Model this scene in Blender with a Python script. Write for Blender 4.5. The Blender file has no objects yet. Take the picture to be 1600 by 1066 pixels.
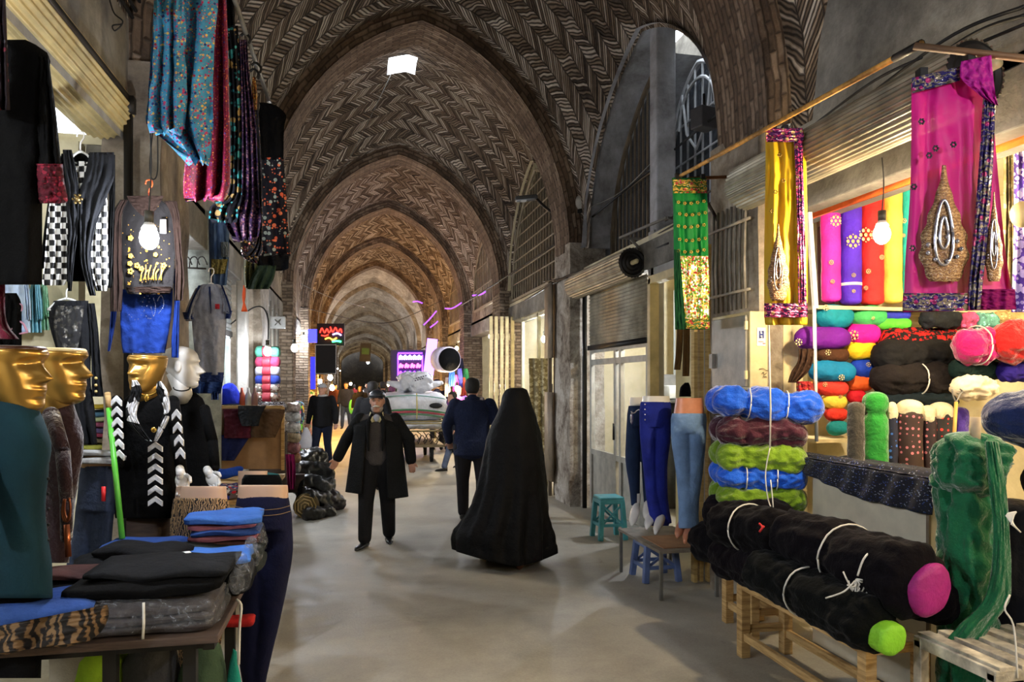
import bpy, math, random
from mathutils import Vector, Matrix, noise
random.seed(7)
PI=math.pi
SC=bpy.context.scene
COL=SC.collection
# ---------------------------------------------------------------- camera frame: street runs along +Y, street floor z=0
FO=1150.0; CAMH=1.7; VPX=552.0; HY=597.0
AY=math.atan((800-VPX)/FO); CA=math.cos(AY); SA=math.sin(AY)
def P(px,py,z):
    xc=(px-800)*z/FO
    return Vector((xc*CA+z*SA, z*CA-xc*SA, CAMH+(HY-py)*z/FO))
def zX(px,X): return X*FO/((px-VPX)*CA)
def PX(px,py,X): return P(px,py,zX(px,X))
def YX(px,X): return PX(px,0,X).y
def zY(px,Y): return Y/(CA-(px-800)/FO*SA)
def PY(px,py,Y): return P(px,py,zY(px,Y))
def zG(py,h=0.0): return FO*(CAMH-h)/(py-HY)
def PG(px,py,h=0.0): return P(px,py,zG(py,h))
FW=Vector((SA,CA,0)); RT=Vector((CA,-SA,0)); UP=Vector((0,0,1))
def nz(x,y=0,z=0): return noise.noise(Vector((x,y,z)))
cam=bpy.data.cameras.new('camera'); camo=bpy.data.objects.new('camera',cam); COL.objects.link(camo)
camo.location=(0,0,CAMH); camo.rotation_euler=(PI/2,0,-AY)
cam.sensor_width=36; cam.lens=36*FO/1600; cam.shift_y=(HY-533)/1600; cam.clip_start=.05; cam.clip_end=300
SC.camera=camo

# ---------------------------------------------------------------- mesh builder
class M:
    def __init__(s): s.v=[]; s.f=[]; s.uv=[]; s.mi=[]
    def add(s,vs,fs,uv=None,mi=0):
        o=len(s.v); s.v+= [Vector(v) for v in vs]
        s.uv+= uv if uv else [None]*len(vs)
        for f in fs: s.f.append([i+o for i in f]); s.mi.append(mi)
    def box(s,c,d,rz=0,mi=0,tilt=None):
        c=Vector(c); x,y,z=[a/2 for a in d]
        R=Matrix.Rotation(rz,3,'Z')
        if tilt: R=R@Matrix.Rotation(tilt[1],3,tilt[0])
        vs=[c+R@Vector((a*x,b*y,e*z)) for a in(-1,1) for b in(-1,1) for e in(-1,1)]
        s.add(vs,[(0,1,3,2),(4,6,7,5),(0,4,5,1),(2,3,7,6),(0,2,6,4),(1,5,7,3)],mi=mi)
    def bar(s,a,b,w,h,mi=0,up=UP):
        a=Vector(a);b=Vector(b);d=(b-a).normalized()
        u=d.cross(up); u=u.normalized() if u.length>1e-4 else Vector((1,0,0)); v=u.cross(d).normalized()
        vs=[p+u*(i*w/2)+v*(j*h/2) for p in(a,b) for i,j in((-1,-1),(1,-1),(1,1),(-1,1))]
        s.add(vs,[(0,3,2,1),(4,5,6,7),(0,1,5,4),(1,2,6,5),(2,3,7,6),(3,0,4,7)],mi=mi)
    def tube(s,pts,r,n=8,mi=0,cap=True):
        pts=[Vector(p) for p in pts]; rs=r if isinstance(r,(list,tuple)) else [r]*len(pts)
        vs=[];ref=None
        for i,p in enumerate(pts):
            d=(pts[min(i+1,len(pts)-1)]-pts[max(i-1,0)])
            d=d.normalized() if d.length>1e-6 else UP
            if ref is None: ref=d.orthogonal().normalized()
            u=ref-d*ref.dot(d); u=u.normalized() if u.length>1e-5 else d.orthogonal().normalized(); ref=u; w=d.cross(u)
            for k in range(n):
                a=2*PI*k/n; vs.append(p+(u*math.cos(a)+w*math.sin(a))*rs[i])
        fs=[(i*n+k,i*n+(k+1)%n,(i+1)*n+(k+1)%n,(i+1)*n+k) for i in range(len(pts)-1) for k in range(n)]
        if cap: fs.append(tuple(range(n))[::-1]); m=(len(pts)-1)*n; fs.append(tuple(range(m,m+n)))
        s.add(vs,fs,mi=mi)
    def ell(s,c,r,n=14,m=9,R=None,mi=0):
        c=Vector(c); r=r if isinstance(r,(tuple,list)) else (r,r,r)
        vs=[];
        for i in range(m+1):
            t=PI*i/m
            for k in range(n):
                a=2*PI*k/n; q=Vector((r[0]*math.sin(t)*math.cos(a),r[1]*math.sin(t)*math.sin(a),r[2]*math.cos(t)))
                vs.append(c+(R@q if R else q))
        fs=[(i*n+k,(i+1)*n+k,(i+1)*n+(k+1)%n,i*n+(k+1)%n) for i in range(m) for k in range(n)]
        s.add(vs,fs,mi=mi)
    def cone(s,a,b,r0,r1,n=12):
        s.tube([a,b],[r0,r1],n); s.ell(a,r0,n,7); s.ell(b,r1,n,7)
    def rings(s,rs,uv=None,cap=True,mi=0):
        n=len(rs[0]); vs=[p for r in rs for p in r]
        fs=[(i*n+k,i*n+(k+1)%n,(i+1)*n+(k+1)%n,(i+1)*n+k) for i in range(len(rs)-1) for k in range(n)]
        u=[q for r in uv for q in r] if uv else None
        if cap:
            for j in (0,len(rs)-1):
                c=Vector((0,0,0))
                for p in rs[j]: c+=p
                vs.append(c/n); ci=len(vs)-1
                if u: u.append(u[j*n])
                for k in range(n):
                    a,b=j*n+k,j*n+(k+1)%n
                    fs.append((ci,b,a) if j==0 else (ci,a,b))
        s.add(vs,fs,u,mi)
    def grid(s,fn,nu,nv,fuv=None,mi=0):
        vs=[];u=[]
        for j in range(nv+1):
            for i in range(nu+1):
                vs.append(fn(i/nu,j/nv)); u.append(fuv(i/nu,j/nv) if fuv else (i/nu,j/nv))
        fs=[(j*(nu+1)+i,j*(nu+1)+i+1,(j+1)*(nu+1)+i+1,(j+1)*(nu+1)+i) for j in range(nv) for i in range(nu)]
        s.add(vs,fs,u,mi)
    def build(s,name,mats,smooth=True,shift=None,voxel=None,bevel=None,solid=None,flipfix=True):
        me=bpy.data.meshes.new(name)
        vs=[v-shift for v in s.v] if shift else s.v
        me.from_pydata([tuple(v) for v in vs],[],s.f)
        if not isinstance(mats,(list,tuple)): mats=[mats]
        for m in mats: me.materials.append(m)
        if len(mats)>1: me.polygons.foreach_set('material_index',s.mi)
        if any(u is not None for u in s.uv):
            l=me.uv_layers.new(name='UVMap'); vi=[0]*len(me.loops); me.loops.foreach_get('vertex_index',vi)
            fl=[]
            for i in vi: q=s.uv[i] or (0,0); fl+= [q[0],q[1]]
            l.data.foreach_set('uv',fl)
        me.polygons.foreach_set('use_smooth',[smooth]*len(me.polygons))
        me.update()
        o=bpy.data.objects.new(name,me); COL.objects.link(o)
        if solid:
            q=o.modifiers.new('solid','SOLIDIFY'); q.thickness=solid; q.offset=0
        if bevel:
            b=o.modifiers.new('bevel','BEVEL'); b.width=bevel; b.segments=2; b.limit_method='ANGLE'; b.angle_limit=.6
        if voxel:
            r=o.modifiers.new('remesh','REMESH'); r.mode='VOXEL'; r.voxel_size=voxel; r.use_smooth_shade=True
            c=o.modifiers.new('smooth','SMOOTH'); c.iterations=3; c.factor=.5
        return o
def tag(o,label=None,cat=None,group=None,kind=None):
    if label:o['label']=label
    if cat:o['category']=cat
    if group:o['group']=group
    if kind:o['kind']=kind
    return o
def solo(name,m,mat,label,cat,group=None,kind=None,**kw):
    return tag(m.build(name,mat,**kw),label,cat,group,kind)
def struct(name,m,mat,smooth=False,**kw): return tag(m.build(name,mat,smooth=smooth,**kw),kind='structure')
class T:
    def __init__(s,name,label,cat,group=None,kind=None): s.a=(name,label,cat,group,kind); s.p=[]
    def part(s,name,m,mat,parent=None,label=None,**kw):
        s.p.append((name,m,mat,parent,label,kw)); return len(s.p)-1
    def done(s):
        xs=[v for p in s.p for v in p[1].v]
        lo=[min(v[i] for v in xs) for i in range(3)]; hi=[max(v[i] for v in xs) for i in range(3)]
        c=Vector(((lo[0]+hi[0])/2,(lo[1]+hi[1])/2,lo[2]))
        r=bpy.data.objects.new(s.a[0],None); COL.objects.link(r); r.location=c; r.empty_display_size=.1
        tag(r,*s.a[1:])
        os=[]
        for name,m,mat,par,label,kw in s.p:
            o=m.build(name,mat,shift=c,**kw); o.parent=os[par] if par is not None else r
            if label:o['label']=label
            os.append(o)
        s.r=r; s.os=os
        return r
def kids(o): return [c for c in bpy.data.objects if c.parent==o]
def dup(r,loc,rz=0,label=None,group=None,mats=None):
    n=r.copy(); COL.objects.link(n); n.location=loc; n.rotation_euler=(0,0,rz)
    if label:n['label']=label
    if group:n['group']=group
    for c in kids(r):
        k=c.copy(); COL.objects.link(k); k.parent=n
        if mats and k.data and c.name.split('.')[0] in mats:
            k.data=k.data.copy(); k.data.materials[0]=mats[c.name.split('.')[0]]
        for g in kids(c):
            d=g.copy(); COL.objects.link(d); d.parent=k
    return n
# ---------------------------------------------------------------- interpolation of outline rows
def rows_interp(rows,n):
    K=len(rows); out=[]
    L=[0]
    for i in range(1,K): L.append(L[-1]+max(1e-3,abs(rows[i][0]-rows[i-1][0])+.3*abs(rows[i][1]-rows[i-1][1])))
    for j in range(n+1):
        t=L[-1]*j/n; i=0
        while i<K-2 and t>L[i+1]: i+=1
        f=(t-L[i])/(L[i+1]-L[i]); f=max(0,min(1,f))
        a=rows[max(i-1,0)];b=rows[i];c=rows[i+1];d=rows[min(i+2,K-1)]
        q=[]
        for k in range(len(b)):
            p0,p1,p2,p3=a[k],b[k],c[k],d[k]
            v=p1+.5*f*(p2-p0+f*(2*p0-5*p1+4*p2-p3+f*(3*(p1-p2)+p3-p0)))
            lo,hi=min(p1,p2),max(p1,p2); e=(hi-lo)*.15
            q.append(max(lo-e,min(hi+e,v)))
        out.append(q)
    return out
_seed=[0]
def sheet(m,rows,z,t=.03,A=.02,k=3,nv=30,nf=26,grow=True,wr=.006,dz=None,ph=None,edge=.0,mi=0,hem=0):
    """hanging cloth: rows (py,L,R) or (pyL,L,pyR,R) in the picture at distance z; closed, with front and back"""
    _seed[0]+=1; sd=_seed[0]*3.7; ph=sd if ph is None else ph
    R=[(r[0],r[1],r[0],r[2]) if len(r)==3 else r for r in rows]
    R=rows_interp(R,nv); rings=[];uvs=[]
    for j,(yl,xl,yr,xr) in enumerate(R):
        v=j/nv; g=(.25+.75*v) if grow else 1; ring=[];uv=[]
        for side in (0,1):
            for i in range(nf):
                q=i/(nf-1) if side==0 else 1-i/(nf-1)
                fold=A*g*(math.sin(2*PI*k*q+ph+1.3*nz(v*2,sd))+.4*math.sin(2*PI*k*1.7*q+ph*2+v*2))+wr*nz(q*9,v*14,sd)*2
                e=max(0,1-abs(2*q-1)**5)
                d=fold+(-1 if side==0 else 1)*t/2*e
                zz=z+(dz(q,v) if dz else 0)
                px=xl+(xr-xl)*q+edge*nz(v*7,q*2+sd,5)*2
                py=yl+(yr-yl)*q+hem*(v**8)*math.sin(q*2*PI*k*1.5+ph)
                ring.append(P(px,py,zz+d)); uv.append(((px-VPX)*z/FO,(HY-py)*z/FO))
        rings.append(ring);uvs.append(uv)
    m.rings(rings,uvs,mi=mi)
    return m
def body(m,rows,z,dep=.6,n=28,nv=30,wr=0,mi=0,pw=2.0,folds=None):
    """rounded volume: rows (py,L,R[,depth in m[,dz]])"""
    _seed[0]+=1; sd=_seed[0]*2.3
    RR=[]
    for r in rows:
        w=(r[2]-r[1])*z/FO
        RR.append((r[0],r[1],r[2],r[3] if len(r)>3 and r[3] else w*dep,r[4] if len(r)>4 else 0))
    rings=[];uvs=[]
    for j,(py,l,r,d,dz) in enumerate(rows_interp(RR,nv)):
        ring=[];uv=[]
        for i in range(n):
            a=2*PI*i/n; ca,sa=math.cos(a),math.sin(a)
            ca=math.copysign(abs(ca)**(2/pw),ca); sa=math.copysign(abs(sa)**(2/pw),sa)
            f=1+wr*nz(ca*3,sa*3+sd,j*.35)*2
            if folds: f+=folds(a,j/nv)
            px=(l+r)/2+(r-l)/2*ca*f; dd=dz-d/2*sa*f
            ring.append(P(px,py,z+dd)); uv.append(((px-VPX)*z/FO,(HY-py)*z/FO))
        rings.append(ring);uvs.append(uv)
    m.rings(rings,uvs,mi=mi)
    return m
def tubepx(m,pts,z,n=14,mi=0):
    m.tube([P(p[0],p[1],z+(p[3] if len(p)>3 else 0)) for p in pts],[p[2]*z/FO for p in pts],n,mi)
def capspx(m,pts,z):
    W=[(P(p[0],p[1],z+(p[3] if len(p)>3 else 0)),p[2]*z/FO) for p in pts]
    for (a,ra),(b,rb) in zip(W,W[1:]): m.cone(a,b,ra,rb)
def boltm(m,a,b,r,sq=1.0,wr=.06,ties=(),e=.35,nl=36,n=30,sag=0,fold=.03,mi=0,pinch=.25,ridge=.0):
    a=Vector(a);b=Vector(b);d=b-a;L=d.length;d.normalize(); _seed[0]+=1; sd=_seed[0]*5.1
    u=d.cross(UP); u=u.normalized() if u.length>.1 else Vector((1,0,0)); w=u.cross(d).normalized()
    el=min(.49,e*r/L*2); rings=[];uvs=[]
    for j in range(nl+1):
        t=.5-.5*math.cos(PI*j/nl) if j not in(0,nl) else j/nl
        x=min(t,1-t)/el; pr=math.sqrt(max(0,1-(1-min(1,x))**2.6)) if x<1 else 1
        pr=max(pr,.02)
        for q in ties: pr*=1-pinch*math.exp(-((t-q)*L/(.28*r))**2)
        ring=[];uv=[]
        for i in range(n):
            an=2*PI*i/n
            f=1+wr*(2*nz(math.cos(an)*1.3+sd,math.sin(an)*1.3,t*L/r*.8)+nz(math.cos(an)*4+sd,math.sin(an)*4,t*L/r*2.5))
            f+=fold*sum(math.exp(-((t-q)*L/(.8*r))**2) for q in ties)*math.sin(an*9+sd+t*5)+fold*.5*math.sin(an*5+sd+3*nz(t*4,sd))
            if ridge: f+=ridge*(.5-abs(nz(math.cos(an)*2.2+sd,math.sin(an)*2.2+nz(t*6,sd),t*L/r*.9))*2.6)-ridge*.8*math.exp(-((math.sin(an+.3)+.12+.1*nz(t*5,sd))/.10)**2)
            rr=r*pr*f
            p=a+d*(t*L)+u*(math.cos(an)*rr)+w*(math.sin(an)*rr*sq)
            p.z-=sag*4*t*(1-t)
            ring.append(p); uv.append((t*L,an*r))
        rings.append(ring);uvs.append(uv)
    m.rings(rings,uvs,mi=mi)
    return m
def tie(m,a,b,r,t,rr=.004,sq=1.0,slack=1.02):
    a=Vector(a);b=Vector(b);d=(b-a).normalized(); c=a.lerp(b,t)
    u=d.cross(UP); u=u.normalized() if u.length>.1 else Vector((1,0,0)); w=u.cross(d).normalized()
    m.tube([c+u*math.cos(k*PI/12)*r*slack+w*math.sin(k*PI/12)*r*sq*slack+d*.01*nz(k*.4,t*9) for k in range(25)],rr,6)
def slab(m,c,d,rz=0,layers=3,wr=.006,n=26,mi=0,tilt=0,pw=5):
    """folded garment: c centre of base, d size; rounded section with visible fold layers"""
    c=Vector(c); _seed[0]+=1; sd=_seed[0]*4.3
    R=Matrix.Rotation(rz,3,'Z')@Matrix.Rotation(tilt,3,'Y'); rings=[];uvs=[]
    N=14
    for j in range(N+1):
        s=-1+2*j/N; xx=s*d[0]/2; ed=1-.1*abs(s)**6; ed2=1-.35*abs(s)**10
        ring=[];uv=[]
        for i in range(n):
            a=2*PI*i/n; ca,sa=math.cos(a),math.sin(a)
            y=math.copysign(abs(ca)**(2/pw),ca)*d[1]/2*ed; z=math.copysign(abs(sa)**(2/3.2),sa)*d[2]/2*ed2
            y*=1+.03*math.sin(z/d[2]*2*PI*layers*1.0)
            o=Vector((xx+wr*2*nz(y*8,z*20,sd),y+wr*2*nz(xx*9,z*30,sd+3),z+d[2]/2+wr*2.2*nz(xx*7+sd,y*7,z*9)))
            ring.append(c+R@o); uv.append((xx,y+z))
        rings.append(ring);uvs.append(uv)
    m.rings(rings,uvs,mi=mi)
    return m
def curve_pts(pts,n=24,sag=0):
    pts=[Vector(p) for p in pts]; out=[]
    for j in range(n+1):
        t=j/n*(len(pts)-1); i=min(int(t),len(pts)-2); f=t-i
        a=pts[max(i-1,0)];b=pts[i];c=pts[i+1];d=pts[min(i+2,len(pts)-1)]
        v=b+.5*f*(c-a+f*(2*a-5*b+4*c-d+f*(3*(b-c)+d-a)))
        v=v.copy(); v.z-=sag*4*(j/n)*(1-j/n); out.append(v)
    return out
# ---------------------------------------------------------------- head with a face (0.235 m chin to crown), +Y is the face before rotation
_PR=[(-.122,.060,.004,.020),(-.112,.082,-.012,.036),(-.095,.089,-.030,.047),(-.078,.086,-.045,.054),(-.062,.089,-.058,.059),(-.045,.087,-.068,.063),
     (-.02,.084,-.082,.068),(.0,.080,-.090,.071),(.015,.081,-.094,.072),(.032,.089,-.097,.074),(.055,.086,-.100,.0755),(.075,.078,-.096,.073),
     (.092,.062,-.082,.064),(.105,.040,-.058,.048),(.112,.015,-.03,.028),(.114,-.004,-.008,.004)]
def head(m,c,s=1.0,ang=0,crop=None,pitch=0,ears=True,mi=0,nose=1.0):
    c=Vector(c); R=Matrix.Rotation(ang,3,'Z')@Matrix.Rotation(pitch,3,'X')
    n=48; rings=[]
    rows=rows_interp([list(p) for p in _PR],44)
    for z,yf,yb,w in rows:
        if crop is not None and z>crop+.004: break
        ring=[]
        for i in range(n):
            a=2*PI*i/n; sx,cy=math.sin(a),math.cos(a)
            y=(yf+yb)/2+(yf-yb)/2*math.copysign(abs(cy)**.85,cy); x=w*math.copysign(abs(sx)**.9,sx)
            if cy>0:
                nw=.011+.006*max(0,min(1,(.02-z)/.05))
                prot=.030*nose*max(0,min(1,(.028-z)/.058)) if z>-.034 else .030*nose*max(0,1-(-.034-z)/.012)
                y+=prot*math.exp(-(x/nw)**2)
                for sx_ in(-1,1): y-=.012*math.exp(-((x-sx_*.031)/.017)**2-((z-.010)/.012)**2)
                y+=.006*math.exp(-(x/.05)**2-((z-.033)/.009)**2)
                y+=.008*math.exp(-(x/.022)**2)*(math.exp(-((z+.061)/.006)**2)+math.exp(-((z+.074)/.006)**2)) - .005*math.exp(-(x/.024)**2-((z+.0675)/.003)**2)
                y-=.005*math.exp(-(x/.03)**2-((z+.088)/.008)**2)
            ring.append(c+R@(Vector((x,y,z))*s))
        rings.append(ring)
    m.rings(rings,mi=mi)
    if ears:
        for k in(-1,1):
            m.ell(c+R@(Vector((k*.075,-.008,.0))*s),(.011*s,.02*s,.032*s),10,8,R@Matrix.Rotation(k*.25,3,'Z'),mi=mi)
    return R
def hand(m,w,d,s=1.0,side=1,curl=.5,face=None):
    """open relaxed hand from the wrist w along d; face = palm normal"""
    w=Vector(w);d=Vector(d).normalized(); f=Vector(face) if face else Vector((0,1,0)); f=(f-d*f.dot(d)).normalized(); x=d.cross(f)*side
    m.cone(w-d*.02*s,w+d*.03*s,.024*s,.026*s)
    R=Matrix((x,f,d)).transposed()
    m.ell(w+d*.05*s,(.042*s,.018*s,.052*s),12,8,R)
    for k,(o,L) in enumerate([(-.030,.062),(-.011,.075),(.010,.070),(.029,.055)]):
        p=w+d*.085*s+x*o*s; pts=[p-d*.02*s,p,p+(d*math.cos(curl*.6)+f*math.sin(curl*.6))*L*.45*s]
        q=pts[-1]+(d*math.cos(curl*1.5)+f*math.sin(curl*1.5))*L*.55*s; pts.append(q)
        m.tube(pts,[.0105*s,.010*s,.009*s,.0075*s],8); m.ell(q,.0078*s,8,6)
    p=w+d*.03*s-x*.03*s; q=p+(d*.7-x*.7+f*.3).normalized()*.035*s; r=q+(d*.9-x*.2+f*.5).normalized()*.032*s
    m.tube([p,q,r],[.014*s,.011*s,.009*s],8); m.ell(r,.009*s,8,6)
# ---------------------------------------------------------------- materials
def lin(c):
    return tuple(((x/255)/12.92 if x/255<=.04045 else ((x/255+.055)/1.055)**2.4) for x in c[:3])+(1,)
class NT:
    def __init__(s,name,rough=.8,metal=0,spec=.5,sheen=0,alpha=1):
        s.m=bpy.data.materials.new(name); s.m.use_nodes=True; s.t=s.m.node_tree; s.b=s.t.nodes['Principled BSDF']
        s.b.inputs['Roughness'].default_value=rough; s.b.inputs['Metallic'].default_value=metal
        s.b.inputs['Specular IOR Level'].default_value=spec; s.b.inputs['Alpha'].default_value=alpha
        if sheen: s.b.inputs['Sheen Weight'].default_value=sheen; s.b.inputs['Sheen Roughness'].default_value=.4
        s.tc=s.t.nodes.new('ShaderNodeTexCoord')
    def n(s,t,**kw):
        x=s.t.nodes.new(t)
        for k,v in kw.items(): setattr(x,k,v)
        return x
    def l(s,a,b): s.t.links.new(a,b)
    def co(s,kind='Object',scale=(1,1,1),rot=(0,0,0)):
        q=s.n('ShaderNodeMapping'); q.inputs['Scale'].default_value=scale; q.inputs['Rotation'].default_value=rot
        s.l(s.tc.outputs[kind],q.inputs[0]); return q.outputs[0]
    def noise(s,co,scale=5,det=4,rough=.6,dist=0):
        q=s.n('ShaderNodeTexNoise'); q.inputs['Scale'].default_value=scale; q.inputs['Detail'].default_value=det
        q.inputs['Roughness'].default_value=rough; q.inputs['Distortion'].default_value=dist
        if co: s.l(co,q.inputs['Vector'])
        return q.outputs['Fac']
    def vor(s,co,scale=20,feature='F1',rand=1):
        q=s.n('ShaderNodeTexVoronoi',feature=feature); q.inputs['Scale'].default_value=scale; q.inputs['Randomness'].default_value=rand
        s.l(co,q.inputs['Vector']); return q
    def math(s,op,a,b=None,c=None):
        q=s.n('ShaderNodeMath',operation=op)
        for i,x in enumerate((a,b,c)):
            if x is None: continue
            if isinstance(x,(int,float)): q.inputs[i].default_value=x
            else: s.l(x,q.inputs[i])
        return q.outputs[0]
    def sep(s,co):
        q=s.n('ShaderNodeSeparateXYZ'); s.l(co,q.inputs[0]); return q.outputs
    def comb(s,x,y,z=0):
        q=s.n('ShaderNodeCombineXYZ')
        for i,a in enumerate((x,y,z)):
            if isinstance(a,(int,float)): q.inputs[i].default_value=a
            else: s.l(a,q.inputs[i])
        return q.outputs[0]
    def ramp(s,fac,stops,interp='LINEAR'):
        q=s.n('ShaderNodeValToRGB'); e=q.color_ramp; e.interpolation=interp
        while len(e.elements)<len(stops): e.elements.new(.5)
        for x,(p,c) in zip(e.elements,stops): x.position=p; x.color=lin(c) if len(c)>=3 and max(c)>1.0 else tuple(c)+((1,) if len(c)==3 else ())
        s.l(fac,q.inputs[0]); return q.outputs[0]
    def mix(s,fac,a,b,mode='MIX'):
        q=s.n('ShaderNodeMix',data_type='RGBA',blend_type=mode)
        for i,x in ((0,fac),(6,a),(7,b)):
            if isinstance(x,(int,float)): q.inputs[i].default_value=x
            elif isinstance(x,tuple): q.inputs[i].default_value=lin(x) if max(x)>1 else x
            else: s.l(x,q.inputs[i])
        return q.outputs[2]
    def col(s,x):
        if isinstance(x,tuple): s.b.inputs['Base Color'].default_value=lin(x)
        else: s.l(x,s.b.inputs['Base Color'])
    def bump(s,h,strength=.3,dist=.01):
        q=s.n('ShaderNodeBump'); q.inputs['Strength'].default_value=strength; q.inputs['Distance'].default_value=dist
        s.l(h,q.inputs['Height']); s.l(q.outputs[0],s.b.inputs['Normal'])
    def rgh(s,x): s.l(x,s.b.inputs['Roughness'])
K={}
def plain(name,c,rough=.8,metal=0,var=.12,vs=6,bump=.0,bs=40,sheen=0,spec=.5,alpha=1,bd=.01):
    if name in K: return K[name]
    N=NT(name,rough,metal,spec,sheen,alpha); co=N.co()
    a=tuple(max(1.01,x*(1-var)) for x in c); b=tuple(min(255,x*(1+var)) for x in c)
    N.col(N.ramp(N.noise(co,vs,4),[(.3,a),(.7,b)]))
    if bump: N.bump(N.noise(co,bs,5),bump,bd)
    K[name]=N.m; return N.m
def cloth(name,c,**kw):
    kw.setdefault('rough',.9); kw.setdefault('bump',.5); kw.setdefault('bs',14); kw.setdefault('bd',.03); kw.setdefault('spec',.25)
    return plain(name,c,**kw)
def velvet(name,c,**kw): return cloth(name,c,sheen=.7,bs=20,bump=.7,**kw)
def emit(name,c,s):
    if name in K: return K[name]
    N=NT(name); N.col((10,10,10)); N.b.inputs['Emission Color'].default_value=lin(c); N.b.inputs['Emission Strength'].default_value=s
    K[name]=N.m; return N.m
def herring(name,w,b,c0,c1,c2,seed=0):
    N=NT(name,.92); uv=N.tc.outputs['UV']; X=N.sep(uv)
    d=N.math('MULTIPLY',N.math('SUBTRACT',N.noise(N.co('UV'),3.0,2),.5),.10)
    u=N.math('ADD',X[0],d); v=N.math('ADD',X[1],d)
    p=N.math('PINGPONG',u,w); s=N.math('DIVIDE',N.math('ADD',v,N.math('MULTIPLY',p,1.0)),b)
    row=N.math('FLOOR',s); fr=N.math('FRACT',s); bu=N.math('DIVIDE',u,w); bf=N.math('FRACT',bu); bi=N.math('FLOOR',bu)
    wn=N.n('ShaderNodeTexWhiteNoise',noise_dimensions='2D'); N.l(N.comb(row,bi),wn.inputs['Vector'])
    mort=N.math('MULTIPLY',N.math('SMOOTH_MIN',fr,N.math('SUBTRACT',1,fr),.1),3.2)
    m2=N.math('MULTIPLY',N.math('SMOOTH_MIN',bf,N.math('SUBTRACT',1,bf),.05),14)
    h=N.math('MINIMUM',N.math('MINIMUM',mort,m2),1)
    big=N.noise(N.co('UV'),.55,5,.65); fine=N.noise(N.co('UV'),9,5,.7)
    t=N.math('ADD',N.math('MULTIPLY',wn.outputs[0],.45),N.math('ADD',N.math('MULTIPLY',big,.55),N.math('MULTIPLY',fine,.30)))
    c=N.ramp(t,[(.36,c0),(.62,c1),(.95,c2)])
    N.col(N.mix(N.math('SUBTRACT',1,h),c,c0))
    N.bump(N.math('ADD',h,N.math('MULTIPLY',fine,.8)),.9,.03)
    return N.m
def courses(name,c0,c1,c2,b=.065,axis=0,depth=.02):
    N=NT(name,.92); X=N.sep(N.tc.outputs['UV']); s=N.math('DIVIDE',N.math('ADD',X[axis],N.math('MULTIPLY',N.noise(N.co('UV'),4,2),.05)),b)
    fr=N.math('FRACT',s); row=N.math('FLOOR',s)
    o=N.math('DIVIDE',N.math('ADD',X[1-axis],N.math('MULTIPLY',N.math('MODULO',row,2),.11)),.22); of=N.math('FRACT',o)
    wn=N.n('ShaderNodeTexWhiteNoise',noise_dimensions='2D'); N.l(N.comb(row,N.math('FLOOR',o)),wn.inputs['Vector'])
    h=N.math('MINIMUM',N.math('MULTIPLY',N.math('SMOOTH_MIN',fr,N.math('SUBTRACT',1,fr),.1),4),N.math('MULTIPLY',N.math('MINIMUM',of,N.math('SUBTRACT',1,of)),12))
    h=N.math('MINIMUM',h,1); big=N.noise(N.co('UV'),1.3,6,.7); fine=N.noise(N.co('UV'),12,5,.7)
    t=N.math('ADD',N.math('MULTIPLY',wn.outputs[0],.25),N.math('ADD',N.math('MULTIPLY',big,.6),N.math('MULTIPLY',fine,.35)))
    N.col(N.mix(N.math('MULTIPLY',N.math('SUBTRACT',1,h),.7),N.ramp(t,[(.38,c0),(.6,c1),(.85,c2)]),c0))
    N.bump(N.math('ADD',h,fine),.7,depth); return N.m
def plaster(name,c0,c1,c2,s=1.2,rough=.9,bump=.5):
    N=NT(name,rough); co=N.co(); a=N.noise(co,s,7,.68,.6); b=N.noise(co,s*7,6,.7); 
    t=N.math('ADD',N.math('MULTIPLY',a,.7),N.math('MULTIPLY',b,.3))
    N.col(N.ramp(t,[(.36,c0),(.5,c1),(.64,c2)])); N.bump(N.math('ADD',b,a),bump,.02); return N.m
def floral(name,base,cols,scale=28,size=.42,coord='UV',dens=.5,sheen=0,rough=.85):
    N=NT(name,rough,0,.25); co=N.co(coord); d=N.noise(co,scale*.9,2)
    v=N.vor(co,scale); v2=N.vor(co,scale*2.1)
    def rc(q,th,cc):
        x=N.sep(q.outputs['Color']); on=N.math('MULTIPLY',N.math('LESS_THAN',N.math('ADD',q.outputs['Distance'],N.math('MULTIPLY',d,.25)),size+.12),N.math('LESS_THAN',x[0],th))
        st=[(i/len(cc),c) for i,c in enumerate(cc)]
        return on,N.ramp(x[1],st,'CONSTANT')
    o1,c1=rc(v,dens,cols); o2,c2=rc(v2,dens*.7,cols[::-1])
    bg=N.ramp(N.noise(co,scale*.25,3),[(.35,tuple(x*.75+1 for x in base)),(.65,base)])
    N.col(N.mix(o1,N.mix(o2,bg,c2),c1)); N.bump(N.noise(co,30,4),.4,.02); return N.m
def glitter(name,base,cols,scale=90,dens=.35,rough=.3,metal=.7,coord='UV'):
    N=NT(name,rough,metal); co=N.co(coord); v=N.vor(co,scale); x=N.sep(v.outputs['Color'])
    on=N.math('LESS_THAN',x[0],dens); N.col(N.mix(on,base,N.ramp(x[1],[(i/len(cols),c) for i,c in enumerate(cols)],'CONSTANT')))
    N.l(N.math('SUBTRACT',1,N.math('MULTIPLY',on,.75)),N.b.inputs['Roughness']); N.l(N.math('MULTIPLY',on,metal),N.b.inputs['Metallic'])
    q=N.n('ShaderNodeBump'); q.inputs['Strength'].default_value=.6; q.inputs['Distance'].default_value=.01; N.l(x[2],q.inputs['Height']); N.l(q.outputs[0],N.b.inputs['Normal'])
    return N.m
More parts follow.
